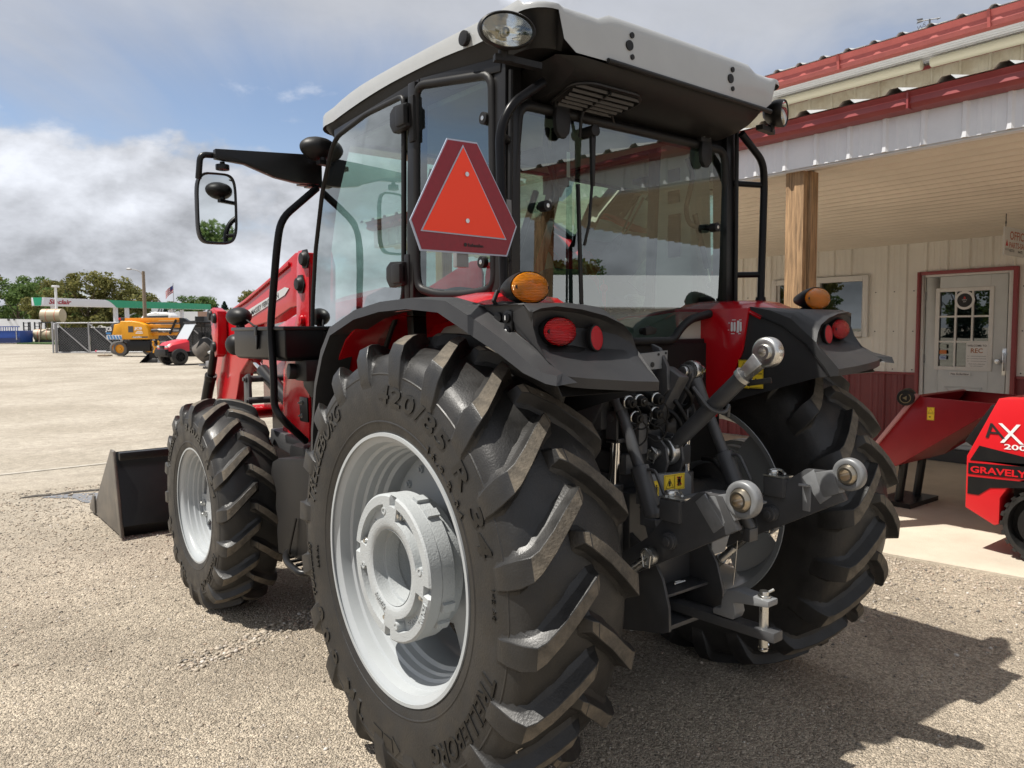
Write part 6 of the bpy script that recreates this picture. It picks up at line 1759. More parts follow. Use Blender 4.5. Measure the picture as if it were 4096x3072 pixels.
mb = MB(); c0 = Vector((-.1005, .332, .975)); mb.lathe([(0, .036), (.001, .036), (.001, .042), (0, .042)], c0, (-.96, -.29, 0), n=28, closed=True); mb.cyl(c0, c0 + Vector((-.002, -.0006, 0)), .02, n=3); mb.build('roller_badge', 'brass', hp)
mb = MB(); mb.cyl((.3, .55, .0), (.3, .5, .42), .035, n=12); mb.cyl((.65, .55, 0), (.65, .5, .42), .035, n=12); mb.bb(.2, .75, .40, .72, 0, .04); mb.build('stand', 'black_paint', hp)

# parts sign under the porch end: its back is to the street, the rear window mirrors it
ps = thing('parts_sign', 'white parts sign on a post at the porch end, mirrored in the rear window', 'sign', (6.0, -5.5, .0))
mb = MB(); mb.bb(-.62, .62, -.03, 0, .75, 1.55); mb.build('sign_board', 'sign_white', ps)
mb = MB(); add_text(mb, 'PARTS', (.52, .004, 1.02), (-1, 0, 0), (0, 0, 1), .30, width=1.04, bold=.02); mb.build('lettering', 'ink_red', ps)
for x in (-.5, .5):
    mb = MB(); mb.bb(x - .04, x + .04, -.11, -.03, 0, 1.55); mb.build('sign_post', 'frame_white', ps)
# ---------------------------------------------------------------- the far side of the yard
mat('jcb_yellow', (.72, .32, .010), .4, var=.06)
mat('boom_orange', (.68, .26, .010), .4, var=.06)
mat('steel_grey', (.36, .36, .37), .45, .3, var=.1)
mat('screen_cloth', (.030, .032, .034), .9, var=.3, vscale=3)
mat('tan_tank', (.42, .35, .24), .5, var=.06)
mat('blue_paint', (.02, .07, .32), .45, var=.15)
mat('far_white', (.72, .74, .77), .6, var=.05)
mat('canopy_white', (.66, .67, .72), .5)
mat('canopy_green', (.012, .30, .155), .5)
mat('dark_grey', (.06, .06, .065), .6)
mat('glass_dark', (.05, .06, .065), .08)
mat('brick_far', (.30, .20, .15), .9, var=.2)
mat('wood_pole', (.20, .155, .115), .9, var=.2)
mat('strap_red', (.5, .06, .04), .6)
mat('bark', (.10, .075, .055), .95, var=.3, bump=.6, bscale=8)
HD = R(-38.5)


def wheel(parent, c, axis, r, w, tyre='rubber', rim='jcb_yellow', rr=.62, spokes=0):
    c, ax = Vector(c), Vector(axis).normalized()
    mb = MB(); mb.lathe([(-w / 2, r * rr), (-w / 2, r * .88), (-w * .4, r), (w * .4, r), (w / 2, r * .88), (w / 2, r * rr)], c, ax, n=28)
    t = mb.build('wheel', tyre, parent, smooth=40)
    mb = MB(); mb.lathe([(-w * .46, r * rr), (-w * .30, r * rr * .9), (-w * .30, r * .22), (-w * .5, r * .2), (-w * .5, .001)], c, ax, n=24); mb.lathe([(w * .46, r * rr), (w * .30, r * rr * .9), (w * .30, r * .22), (w * .5, r * .2), (w * .5, .001)], c, ax, n=24)
    if spokes:
        u, v, d = frame(ax)
        for k in range(spokes):
            a = 2 * math.pi * k / spokes
            for s in (-1, 1): mb.beam(c + d * s * w * .42 + (u * math.cos(a) + v * math.sin(a)) * r * .15, c + d * s * w * .42 + (u * math.cos(a) + v * math.sin(a)) * r * rr, .05, .02, up=d)
    mb.build('rim', rim, t, smooth=35)
    return t


# chain-link gate with dark screening
gt = thing('fence_gate', 'grey steel chain-link gate with dark screening behind the yellow lift', 'gate', (5.07, 50.7, .36), math.atan2(-3.44, 4.31))
Lg = 13.5
nb = 7; bw_ = Lg / nb
for i in range(nb + 1):
    mb = MB(); mb.cyl((i * bw_, 0, -.05), (i * bw_, 0, 1.92), .045, n=10); mb.build('post', 'steel_grey', gt)
    if i < nb:
        mb = MB(); mb.beam((i * bw_, -.03, 1.86), ((i + 1) * bw_, -.03, .12), .05, .05); mb.build('brace', 'steel_grey', gt)
        mb = MB(); mb.add([(i * bw_ + .05, .03, .1), ((i + 1) * bw_ - .05, .03, .1), ((i + 1) * bw_ - .05, .03, 1.58), (i * bw_ + .05, .03, 1.58)], [(0, 1, 2, 3)]); mb.build('screen_panel', 'screen_cloth', gt)
for z in (1.86, .10):
    mb = MB(); mb.cyl((0, 0, z), (Lg, 0, z), .042, n=10); mb.build('rail', 'steel_grey', gt)
mb = MB()
for i in range(90):
    x = -.9 + i * .16
    for s in (-1, 1):
        x0, z0, x1, z1 = x, .1, x + s * 1.5, 1.6
        x0c, x1c = min(max(x0, .05), Lg), min(max(x1, .05), Lg)
        if abs(x1c - x0c) < .3: continue
        mb.beam((x0c, -.005, z0 + (x0c - x0) * s * 1.0), (x1c, -.005, z0 + (x1c - x0) * s * 1.0), .005, .005)
cm = mb.build('chain_mesh', 'steel_grey', gt); cm['kind'] = 'stuff'
pst = thing('fence_post', 'galvanised double fence post at the open end of the gate', 'post', (4.85, 50.6, .36))
for x in (0, .14):
    mb = MB(); mb.cyl((x, -.1 * x, 0), (x, -.1 * x, 1.95 - x), .05, n=12); mb.build('pipe', 'steel_grey', pst)

# boom lift
jb = thing('boom_lift', 'yellow articulated boom lift parked before the screened gate', 'boom lift', (7.17, 43.93, .365), HD)
wheel(jb, (0, 0, .37), (0, 1, 0), .385, .34, mat('grey_tyre', (.13, .125, .12), .9)); wheel(jb, (-.66, .9, .40), (0, 1, 0), .375, .34, 'grey_tyre'); wheel(jb, (1.75, 1.2, .40), (0, 1, 0), .37, .34, 'grey_tyre'); wheel(jb, (1.5, 0.1, .38), (0, 1, 0), .37, .3, 'grey_tyre')
mb = MB(); mb.bb(.42, 1.66, -.22, 1.0, .24, .80); mb.bb(.5, 1.2, 0, .9, .78, .90); mb.cyl((-.1, .2, .37), (-.5, .9, .4), .1, n=12); mb.build('chassis', 'black_paint', jb, bev=.03)
mb = MB(); mb.prism([(-.02, .885), (1.66, .885), (1.70, 1.12), (1.66, 1.45), (1.52, 1.68), (1.22, 1.80), (.82, 1.88), (.18, 1.885), (.14, 1.75), (-.18, 1.70), (-.22, 1.20)], (0, -.35, 0), (1, 0, 0), (0, 0, 1), -1.2); mb.build('engine_cover', 'jcb_yellow', jb, bev=.05, seg=3)
mb = MB(); mb.prism([(-.58, .885), (.25, .885), (.25, 1.12), (-.58, 1.13)], (0, -.40, 0), (1, 0, 0), (0, 0, 1), -1.28); mb.build('counterweight', mat('far_white2', (.62, .62, .64), .5), jb, bev=.04)
for k in range(5):
    mb = MB(); x = -.54 + k * .16; mb.prism([(x, 1.11), (x + .09, 1.11), (x + .17, .90), (x + .08, .90)], (0, -.405, 0), (1, 0, 0), (0, 0, 1), .004); mb.build('hazard_stripe', mat('stripe_blue', (.05, .22, .50), .5), jb)
mb = MB(); mb.prism([(-.56, 1.13), (-.02, 1.13), (.05, 1.62), (.05, 1.82), (-.30, 1.78), (-.50, 1.52)], (0, -.30, 0), (1, 0, 0), (0, 0, 1), -1.1); mb.build('tail_cover', 'dark_grey', jb, bev=.05)
mb = MB(); mb.prism([(-.30, 1.13), (.24, 1.13), (.22, 1.60), (.0, 1.72), (-.16, 1.66)], (0, -.36, 0), (1, 0, 0), (0, 0, 1), -1.0); mb.build('corner_cover', 'jcb_yellow', jb, bev=.04)
mb = MB(); add_text(mb, 'JCB', (-.60, -.42, 1.36), (1, 0, 0), (0, 0, 1), .22, width=.34, bold=.03); mb.build('lettering', 'ink_white', jb)
mb = MB(); mb.bb(-.57, -.32, -.425, -.41, 1.18, 1.27); mb.build('blue_label', 'stripe_blue', jb)
mb = MB(); add_text(mb, 'JCB', (.93, -.365, 1.42), (1, 0, 0), (0, 0, 1), .13, width=.42, bold=.03); mb.build('lettering', 'ink_white', jb)
mb = MB(); mb.bb(1.0, 1.38, -.362, -.352, 1.20, 1.25); mb.bb(1.05, 1.35, -.362, -.352, 1.30, 1.335); mb.build('white_label', 'ink_white', jb)
mb = MB(); mb.bb(.60, .87, -.362, -.35, 1.27, 1.60); mb.build('hatch', 'dark_grey', jb)
mb = MB(); mb.bb(.80, 1.64, -.364, -.352, .97, 1.04); mb.build('side_stripe', 'dark_grey', jb)
mb = MB(); add_text(mb, 'AJ48D', (.82, -.368, .975), (1, 0, 0), (0, 0, 1), .07, width=.5, bold=.02); mb.build('lettering', 'ink_white', jb)
for z0, z1, y0, y1, nm in ((1.80, 2.05, .10, .34, 'boom_orange'), (1.50, 1.70, .05, .34, 'boom_orange'), (1.09, 1.25, .05, .34, 'boom_orange'), (1.72, 1.78, .12, .32, 'black_paint')):
    mb = MB(); mb.bb(.20, 3.25, y0, y1, z0, z1); mb.build('boom_section', nm, jb, bev=.015)
mb = MB(); mb.bb(2.1, 3.15, -.02, .10, 1.86, 1.92); mb.build('boom_strip', mat('tan_strip', (.6, .36, .12), .5), jb)
mb = MB(); mb.cyl((1.7, .0, 1.36), (2.1, .0, 1.37), .07, n=12); mb.build('hose_cover', 'dark_grey', jb)
mb = MB(); mb.cyl((2.05, .0, 1.38), (3.2, .0, 1.36), .065, n=12); mb.build('hose_bundle', 'steel_grey', jb)
mb = MB(); mb.beam((3.1, -.08, 1.95), (2.72, -.08, 1.16), .08, .10); mb.build('link_strut', 'black_paint', jb)
mb = MB(); mb.prism([(3.2, 1.25), (3.35, 1.25), (3.75, 1.55), (4.3, 1.78), (4.25, 1.90), (3.7, 1.86), (3.45, 2.02), (3.2, 2.05)], (0, .05, 0), (1, 0, 0), (0, 0, 1), -.35); mb.bb(4.2, 4.7, -.3, .7, 1.5, 2.1); mb.build('jib', 'black_paint', jb, bev=.02)
mb = MB(); mb.bb(-.10, .16, .1, .4, 1.80, 2.08); mb.build('boom_rest', 'dark_grey', jb, bev=.02)
mb = MB(); mb.cyl((.03, -.1, 1.86), (.03, -.1, 1.95), .05, n=12); mb.cyl((.03, -.1, 1.95), (.03, -.1, 2.06), .06, n=12, mi=1); mb.build('beacon', ['dark_grey', mat('beacon_red', (.6, .03, .02), .3)], jb)
pal = thing('pallet', 'small wooden pallet on the ground left of the yellow lift', 'pallet', (6.35, 43.9, .36), HD)
for k in range(3):
    mb = MB(); mb.bb(-.25, .25, -.3 + k * .25, -.2 + k * .25, 0, .05); mb.build('bearer', 'wood_pole', pal)
for k in range(5):
    mb = MB(); mb.bb(-.25 + k * .11, -.17 + k * .11, -.3, .3, .05, .07); mb.build('board', mat('pallet_wood', (.38, .27, .16), .9), pal)
hd_ = thing('hitch_tongue', 'white and pink tow hitch lying beside the pallet', 'hitch', (6.15, 44.1, .36), HD)
mb = MB(); mb.bb(-.2, .35, -.04, .04, .22, .29); mb.bb(.2, .24, -.03, .03, 0, .22); mb.build('tongue', 'far_white', hd_, bev=.02)
mb = MB(); mb.ball((-.2, 0, .27), .06, 10); mb.build('coupler', mat('pink_end', (.6, .06, .12), .5), hd_)

# small attachment: black bucket with yellow frame
at_ = thing('bucket_attachment', 'small black bucket with curved yellow frame on the gravel', 'bucket', (6.92, 36.4, .19), HD)
mb = MB(); rows = [[(-.50, -.25, 0), (.35, -.25, 0)], [(-.46, .05, .02), (.36, .05, .02)], [(-.30, .32, .20), (.30, .32, .20)], [(-.26, .30, .48), (.25, .30, .48)]]
mb.grid(rows); mb.add([(-.50, -.25, 0), (-.46, .05, .02), (-.30, .32, .20), (-.26, .30, .48)], [(0, 1, 2, 3)]); mb.add([(.35, -.25, 0), (.50, .05, .05), (.42, .32, .20), (.25, .30, .48)], [(0, 1, 2, 3)])
mb.build('shell', 'black_paint', at_, solid=.015)
for x in (-.06, .20):
    mb = MB(); mb.tube([(x, .3, .45), (x + .06, .36, .65), (x - .04, .36, .85), (x + .0, .36, .97), (x - .07, .34, 1.0)], .04, n=8, fillet=.08); mb.build('frame_tube', 'jcb_yellow', at_)
mb = MB(); mb.bb(-.08, .32, .34, .42, .5, .58); mb.bb(-.02, .30, .34, .42, .70, .76); mb.build('frame_bar', 'jcb_yellow', at_)

# utility vehicle
uv = thing('utility_vehicle', 'red side-by-side utility vehicle with black roof across the yard', 'utility vehicle', (8.10, 33.80, .175), HD - R(42))
for x in (-.60, .60):
    for y in (-.98, .98): wheel(uv, (x, y, .36), (1, 0, 0), .36, .26, 'rubber', 'black_gloss', .58, 6)
mb = MB(); rows = []
for y, w, zb, zt in ((-1.45, .50, .62, .82), (-1.25, .56, .60, .98), (-.80, .60, .60, 1.08), (-.52, .62, .60, 1.14)): rows.append([(-w, y, zb), (-w, y, zt - .12), (-w * .75, y, zt), (w * .75, y, zt), (w, y, zt - .12), (w, y, zb)])
mb.grid(rows); mb.add(rows[0], [tuple(range(6))]); mb.build('hood', mat('utv_red', (.55, .015, .03), .35, coat=.2), uv, bev=.01)
mb = MB(); mb.bb(-.70, .70, .75, 1.45, .72, 1.08); mb.build('cargo_bed', 'utv_red', uv, bev=.03)
mb = MB(); mb.bb(-.62, .62, -.5, .75, .36, .58); mb.bb(-.55, .55, .1, .55, .58, .85); mb.bb(-.55, .55, .5, .65, .8, 1.3); mb.build('cabin_floor', 'black_plastic', uv, bev=.02)
mb = MB(); mb.bb(-.55, .55, -1.56, -1.40, .42, .70); mb.bb(-.62, .62, -1.50, -1.30, .36, .52); mb.build('front_bumper', 'black_plastic', uv, bev=.04)
mb = MB(); mb.bb(-.22, .22, -1.475, -1.44, .72, .86); mb.build('grille', 'black_gloss', uv, bev=.01)
for x in (-.38, .38):
    mb = MB(); mb.bb(x - .12, x + .12, -1.46, -1.40, .76, .86); mb.build('headlight', 'reflector_chrome', uv, bev=.02)
for x in (-.62, .62):
    mb = MB(); mb.tube([(x, -.58, 1.08), (x * .92, -.12, 1.84), (x * .92, .62, 1.84), (x, .72, 1.05)], .032, n=8, fillet=.12); mb.tube([(x * .92, .25, 1.84), (x, .2, .6)], .028, n=8); mb.build('roll_bar', 'black_paint', uv)
mb = MB(); mb.bb(-.62, .62, -.20, .75, 1.84, 1.90); mb.build('roof', 'black_plastic', uv, bev=.03)
mb = MB(); mb.add([(-.58, -.56, 1.12), (.58, -.56, 1.12), (.55, -.14, 1.82), (-.55, -.14, 1.82)], [(0, 1, 2, 3)]); mb.build('windscreen', mat('hazy_glass', (.42, .45, .48), .15, spec=.8), uv)
for x in (-.3, .3):
    mb = MB(); mb.bb(x - .2, x + .2, .42, .55, .85, 1.42); mb.build('seat', 'seat_cloth', uv, bev=.05)

# drum bucket on its silver carrier
dr = thing('mixer_bucket', 'black drum shaped bucket on a silver carrier beside the red vehicle', 'mixer', (7.35, 29.75, .15), HD)
mb = MB(); mb.lathe([(-.35, .42), (-.30, .48), (.30, .48), (.35, .42)], (-.02, .2, .70), (.75, 0, .66), n=32, cap0=True, cap1=True); mb.build('drum', mat('drum_grey', (.06, .052, .046), .6, dust=.3), dr)
mb = MB(); mb.prism([(-.30, .75), (.05, .42), (.50, .62), (.46, .98), (.20, 1.22), (-.10, 1.20)], (0, -.22, 0), (1, 0, 0), (0, 0, 1), -.12); mb.build('drum_plate', 'black_paint', dr, bev=.02)
mb = MB(); mb.cyl((.25, -.30, .62), (.62, -.30, .80), .06, n=12); mb.cyl((.62, -.2, .80), (.66, -.2, .35), .06, n=12); mb.build('silver_arm', 'zinc', dr)
mb = MB(); mb.bb(.15, .95, -.4, .5, .06, .30); mb.bb(-.25, .2, -.1, .1, .08, .16); mb.build('carrier', 'steel_grey', dr, bev=.03)
mb = MB(); mb.bb(.0, .9, -.3, .4, 0, .07); mb.build('skid', 'dark_grey', dr)

# hay rake and car half hidden behind the loader
rk = thing('hay_rake', 'red hay rake with yellow spring tines beyond the loader arm', 'hay rake', (7.6, 26.3, .09), HD)
mb = MB(); mb.bb(-1.1, 1.1, -.05, .05, .10, .20); mb.bb(-1.1, 1.1, -.15, -.09, .04, .10); mb.build('frame_bar', 'red_paint', rk, bev=.01)
mb = MB(); mb.beam((-.9, 0, .25), (.9, .3, .42), .10, .10); mb.beam((-.9, 0, .2), (-1.1, .1, .5), .08, .08); mb.build('tool_bar', 'red_paint', rk)
mb = MB(); mb.cyl((-.5, -.1, .50), (.5, -.1, .34), .035, n=10); mb.build('drive_shaft', 'zinc', rk)
for c in (-.35, .45):
    mb = MB()
    for k in range(28):
        a = 2 * math.pi * k / 28; mb.tube([(c + .08 * math.cos(a), 0, .50 + .08 * math.sin(a)), (c + .40 * math.cos(a), -.03, .50 + .40 * math.sin(a))], .010, n=4)
    mb.build('tine_wheel', mat('tine_tan', (.36, .29, .12), .6), rk)[ 'kind'] = 'stuff'
carp = thing('parked_car', 'white parked car showing one alloy wheel behind the loader', 'car', (9.55, 25.6, .08), HD + R(-58))
for x in (-.82, .82):
    for y in (-1.35, 1.35): wheel(carp, (x, y, .35), (1, 0, 0), .35, .24, 'rubber', 'steel_grey', .72, 9)
mb = MB(); rows = []
for y, w, zb, zt in ((-2.2, .70, .45, .75), (-2.0, .86, .25, .92), (-.9, .92, .22, 1.02), (.9, .92, .22, 1.04), (2.0, .88, .25, 1.0), (2.25, .74, .45, .85)): rows.append([(-w, y, zb), (-w, y, zt - .15), (-w * .88, y, zt), (w * .88, y, zt), (w, y, zt - .15), (w, y, zb)])
mb.grid(rows); mb.add(rows[0], [tuple(range(6))]); mb.add(rows[-1], [tuple(range(6))]); mb.build('body', mat('car_white', (.75, .75, .74), .25, coat=.3), carp, bev=.02)
mb = MB(); rows = [[(-.78, -1.0, 1.0), (.78, -1.0, 1.0), (.80, 1.9, 1.0), (-.80, 1.9, 1.0)], [(-.64, -.35, 1.52), (.64, -.35, 1.52), (.64, 1.5, 1.55), (-.64, 1.5, 1.55)]]
mb.grid(rows, close_u=True); mb.build('cabin_glass', 'glass_dark', carp, bev=.03); mb = MB(); mb.bb(-.66, .66, -.38, 1.52, 1.52, 1.58); mb.build('roof', 'car_white', carp, bev=.03)
for y in (1.35, -1.35):
    mb = MB(); mb.lathe([(-.03, .37), (-.03, .43), (.03, .43), (.03, .37)], (-.91, y, .36), (1, 0, 0), n=28, closed=True, ); mb.build('wheel_arch', 'dark_grey', carp)

# fuel tanks, racks, skip, wall
def tank(c, r, L_, label, stand):
    t = thing('fuel_tank', label, 'tank', (c[0], c[1], gz(c[1])), HD, 'tan fuel tanks at the yard edge')
    z = c[2] - gz(c[1])
    mb = MB(); mb.lathe([(-L_ / 2 - .04, .02), (-L_ / 2 - .03, r * .8), (-L_ / 2, r), (L_ / 2, r), (L_ / 2 + .03, r * .8), (L_ / 2 + .04, .02)], (0, 0, z), (1, 0, 0), n=36); mb.build('shell', 'tan_tank', t, smooth=40)
    for x in (-.30, .38):
        mb = MB(); mb.lathe([(-.02, r + .005), (.02, r + .005)], (x, 0, z), (1, 0, 0), n=36); mb.build('strap', 'strap_red', t)
    if stand:
        for x in (-L_ / 2 + .1, L_ / 2 - .1):
            for y in (-.5, .5):
                mb = MB(); mb.beam((x * 1.25, y * 1.2, 0), (x, y * .7, z - r * .6), .07, .07); mb.build('stand_leg', 'wood_pole', t)
        mb = MB(); mb.beam((-L_ / 2, -.4, z - r), (L_ / 2, -.4, z - r), .08, .08); mb.beam((-L_ / 2, .4, z - r), (L_ / 2, .4, z - r), .08, .08); mb.build('stand_rail', 'dark_grey', t)
    else:
        mb = MB(); mb.bb(-L_ / 2 + .1, L_ / 2 - .1, -.3, .3, 0, z - r + .03); mb.build('cradle', 'dark_grey', t)


tank((7.17, 67.2, 3.01), .53, 1.52, 'upper tan fuel tank with red straps standing on tall legs', True)
tank((6.60, 67.6, 1.52), .46, 1.30, 'lower tan fuel tank resting near the ground beside the ladder rack', False)
for px, lab in ((5.33, 'black steel ladder rack nearest the blue skip'), (6.0, 'black steel ladder rack in front of the lower tan tank')):
    y = 68.5 - (px - 5.3) * .8
    rk_ = thing('ladder_rack', lab, 'rack', (px, y, gz(y)), HD, 'black racks at the yard edge')
    for x in (0, .5):
        for yy in (0, .6):
            mb = MB(); mb.bb(x - .035, x + .035, yy - .035, yy + .035, -.05, 1.65); mb.build('upright', 'black_paint', rk_)
    for k in range(6):
        mb = MB(); mb.bb(0, .5, -.02, .02, .2 + k * .27, .24 + k * .27); mb.build('rung', 'black_paint', rk_)
dp = thing('skip_container', 'blue steel skip container with barred top by the white wall', 'container', (4.05, 67.0, .80), HD)
mb = MB(); mb.prism([(-1.6, .12), (.98, .12), (1.0, 1.05), (-1.6, 1.05)], (0, 0, 0), (1, 0, 0), (0, 0, 1), -1.6); mb.build('bin', 'blue_paint', dp, bev=.03)
mb = MB(); mb.bb(-1.6, 1.02, -.06, -.005, .15, .50); mb.build('front_band', mat('blue_dark', (.015, .03, .12), .5), dp)
for k in range(14):
    mb = MB(); mb.bb(-1.5 + k * .18, -1.46 + k * .18, -.04, 0, 1.05, 1.35); mb.build('bar', 'blue_paint', dp)
mb = MB(); mb.bb(-1.6, 1.02, -.05, .01, 1.33, 1.39); mb.build('top_rail', 'blue_paint', dp)
for x in (.74, -1.2):
    mb = MB(); mb.bb(x, x + .07, -.07, -.06, .35, 1.0); mb.build('rib', 'steel_grey', dp)
    mb = MB(); mb.bb(x, x + .15, .1, .3, 0, .12); mb.build('caster', 'dark_grey', dp)
ww = thing('white_wall', 'long low white block wall behind the tanks', 'wall', (8.0, 98.5, 1.2), HD)
mb = MB(); mb.add([(-14, 0, 0), (2.9, 0, 0), (2.9, 0, 1.98), (-14, 0, 2.45), (-14, .4, 0), (2.9, .4, 0), (2.9, .4, 1.98), (-14, .4, 2.45)], [(0, 1, 2, 3), (7, 6, 5, 4), (0, 4, 5, 1), (1, 5, 6, 2), (2, 6, 7, 3), (3, 7, 4, 0)]); mb.build('face', 'far_white', ww)
for x in (-.95, -.32):
    mb = MB(); mb.cyl((x, -.02, 2.0), (x, -.1, 2.0), .13 if x < -.5 else .09, n=14); mb.build('wall_lamp', 'dark_grey', ww)
# kerb and grass tongue
mb = MB(); pts = [(4.6, 66.3), (9.4, 62.0), (10.4, 63.5), (8.5, 69.0), (5.5, 71.0)]
mb.add([(x, y, gz(y) + .10) for x, y in pts] + [(x, y, gz(y) - .02) for x, y in pts], [tuple(range(5))] + [(i, (i + 1) % 5, 5 + (i + 1) % 5, 5 + i) for i in range(5)])
gr_ = mb.build('grass', mat('grass', (.055, .10, .030), .9, var=.3, vscale=3), None); struct(gr_, 'stuff', 'strip of green grass by the fence end')
mb = MB(); mb.prism([(-8, 66.0), (4.4, 64.9), (9.6, 61.4), (9.6, 61.0), (4.3, 64.4), (-8, 65.5)], (0, 0, gz(65) - .04), (1, 0, 0), (0, 1, 0), -.16)
kb = mb.build('kerb', mat('kerb_grey', (.42, .38, .32), .9), None); struct(kb, 'structure', 'pale kerb along the yard edge')

# petrol station canopy
U = Vector((27.75, 26.65, 0)).normalized()
cn = thing('station_canopy', 'white and green petrol station canopy with red lettering', 'canopy', (11.4, 105.0, 1.27), math.atan2(U.y, U.x))
Lc = 38.5; z0, z1 = 3.72, 4.70
zt_ = lambda x: .52 * x / Lc                         # ground falls the other way: the canopy climbs a little
mb = MB(); mb.add([(0, 0, z0), (Lc, 0, z0 + .55), (Lc, 0, z1 + .48), (0, 0, z1), (0, 1.6, z0), (Lc, 1.6, z0 + .55), (Lc, 1.6, z1 + .48), (0, 1.6, z1)], [(0, 1, 2, 3), (7, 6, 5, 4), (0, 4, 5, 1), (1, 5, 6, 2), (2, 6, 7, 3), (3, 7, 4, 0)]); mb.build('deck', 'canopy_white', cn, bev=.05)
mb = MB(); gp = []
for k in range(9):
    t = k / 8; gp.append((11.3 + 2.3 * t ** .6, z1 - (z1 - z0) * t + .55 * 12 / Lc - .02))
q = [(x, -.02, z) for x, z in gp] + [(Lc, -.02, z0 + .55), (Lc, -.02, z1 + .48)]
mb.add(q, [tuple(range(len(q)))]); mb.build('green_band', 'canopy_green', cn)
mb = MB(); mb.add([(-.02, .35, z0), (-.02, 1.2, z0), (-.02, 1.4, z1), (-.02, 0.15, z1)], [(0, 1, 2, 3)]); mb.build('green_end', 'canopy_green', cn)
mb = MB(); add_text(mb, 'Sinclair', (.85, -.03, z0 + .26), (1, 0, .014), (0, 0, 1), .56, width=3.9, bold=.03, shear=.25); mb.build('lettering', mat('sinclair_red', (.35, .015, .03), .5), cn)
for x in (2.6, 14.5, 17.0, 28.0, 31.0):
    for y in (.8,):
        mb = MB(); mb.bb(x - .22, x + .22, y - .22, y + .22, -.2, z0 + .3); mb.build('column', 'canopy_white', cn)
# store behind with rounded gable and round emblem
so = thing('station_store', 'white store with arched gable behind the green canopy', 'store', (34.1, 148.7, 1.4), HD)
mb = MB(); mb.bb(-6.2, 9.5, 0, 8, 0, 4.1); mb.build('wall', 'far_white', so)
mb = MB(); ar = [(1.9 * math.cos(t), 4.9 + 2.2 * math.sin(t)) for t in np.linspace(0, math.pi, 16)] + [(-1.9, 1.5), (1.9, 1.5)]
mb.prism(ar, (0, -.3, 0), (1, 0, 0), (0, 0, 1), -.3); mb.build('arched_gable', 'far_white', so)
for r_ in (1.75, 1.25):
    mb = MB(); mb.lathe([(-.02, r_), (-.02, r_ + .18), (.02, r_ + .18), (.02, r_)], (0, -.33, 4.9), (0, 1, 0), n=40, closed=True); mb.build('arch_ring', 'dark_grey', so)
mb = MB(); mb.prism([(-8.5, 3.2), (-2.2, 4.6), (-2.2, 4.45), (-8.5, 3.05)], (0, -.2, 0), (1, 0, 0), (0, 0, 1), -.3); mb.build('roof_edge', 'dark_grey', so)
mb = MB(); mb.bb(-2.0, 2.0, -.4, -.35, 1.75, 1.85); mb.bb(-2.0, -1.9, -.4, -.35, 1.85, 3.6); mb.bb(1.9, 2.0, -.4, -.35, 1.85, 3.6); mb.build('gable_frame', 'dark_grey', so)
for x in (-1.75, 1.5):
    mb = MB(); mb.bb(x, x + .3, -.5, -.4, 2.6, 3.6); mb.build('wall_sign', mat('sign_red', (.5, .1, .1), .5), so)
lo_ = thing('long_shed', 'long grey-white metal shed right of the station store', 'building', (41, 121.8, 1.4), HD)
mb = MB(); mb.bb(-2.5, 22, 0, 6, 0, 3.6); mb.build('wall', mat('shed_grey', (.50, .52, .56), .6), lo_)
mb = MB(); mb.bb(-2.8, 22.3, -.4, 6.2, 3.6, 3.85); mb.build('roof', mat('shed_roof', (.38, .33, .30), .7), lo_)
bk_ = thing('brick_shop', 'small brick shop with red awning behind the utility vehicle', 'shop', (22.6, 80.6, 1.0), HD)
mb = MB(); mb.bb(-.6, 5, 0, 4, 0, 2.8); mb.build('wall', 'brick_far', bk_)
mb = MB(); mb.prism([(.9, 2.5), (4.8, 2.5), (5.0, 1.5), (.4, 1.5)], (0, -.5, 0), (1, 0, 0), (0, 0, 1), -.5); mb.build('awning', mat('awning_red', (.30, .025, .04), .7), bk_)
ct_ = thing('caution_sign', 'orange road sign beside the loader arm', 'sign', (21.0, 62.0, .8), HD)
mb = MB(); mb.cyl((0, 0, 0), (0, 0, 3.3), .05, n=8); mb.build('sign_pole', 'steel_grey', ct_)
mb = MB(); mb.bb(-.05, 1.0, -.06, -.02, 2.75, 3.5); mb.build('sign_face', mat('sign_orange', (.70, .28, .01), .5), ct_)
wv_ = thing('white_van', 'white rounded van parked behind the fence gate', 'van', (17.6, 82.0, gz(82)), HD)
mb = MB(); mb.prism([(-1.9, .35), (2.3, .35), (2.3, 2.3), (1.9, 2.65), (.6, 2.72), (-.5, 2.45), (-1.2, 1.7), (-1.9, 1.45)], (0, 0, 0), (1, 0, 0), (0, 0, 1), -1.9); mb.build('body', 'car_white', wv_, bev=.15, seg=3)
mb = MB(); mb.prism([(-.95, 1.75), (-.35, 2.3), (2.0, 2.35), (2.0, 1.75)], (0, -.01, 0), (1, 0, 0), (0, 0, 1), -.02); mb.build('side_glass', 'glass_dark', wv_)
for x in (-1.2, 1.5): wheel(wv_, (x, .1, .35), (0, 1, 0), .35, .25, 'rubber', 'steel_grey')

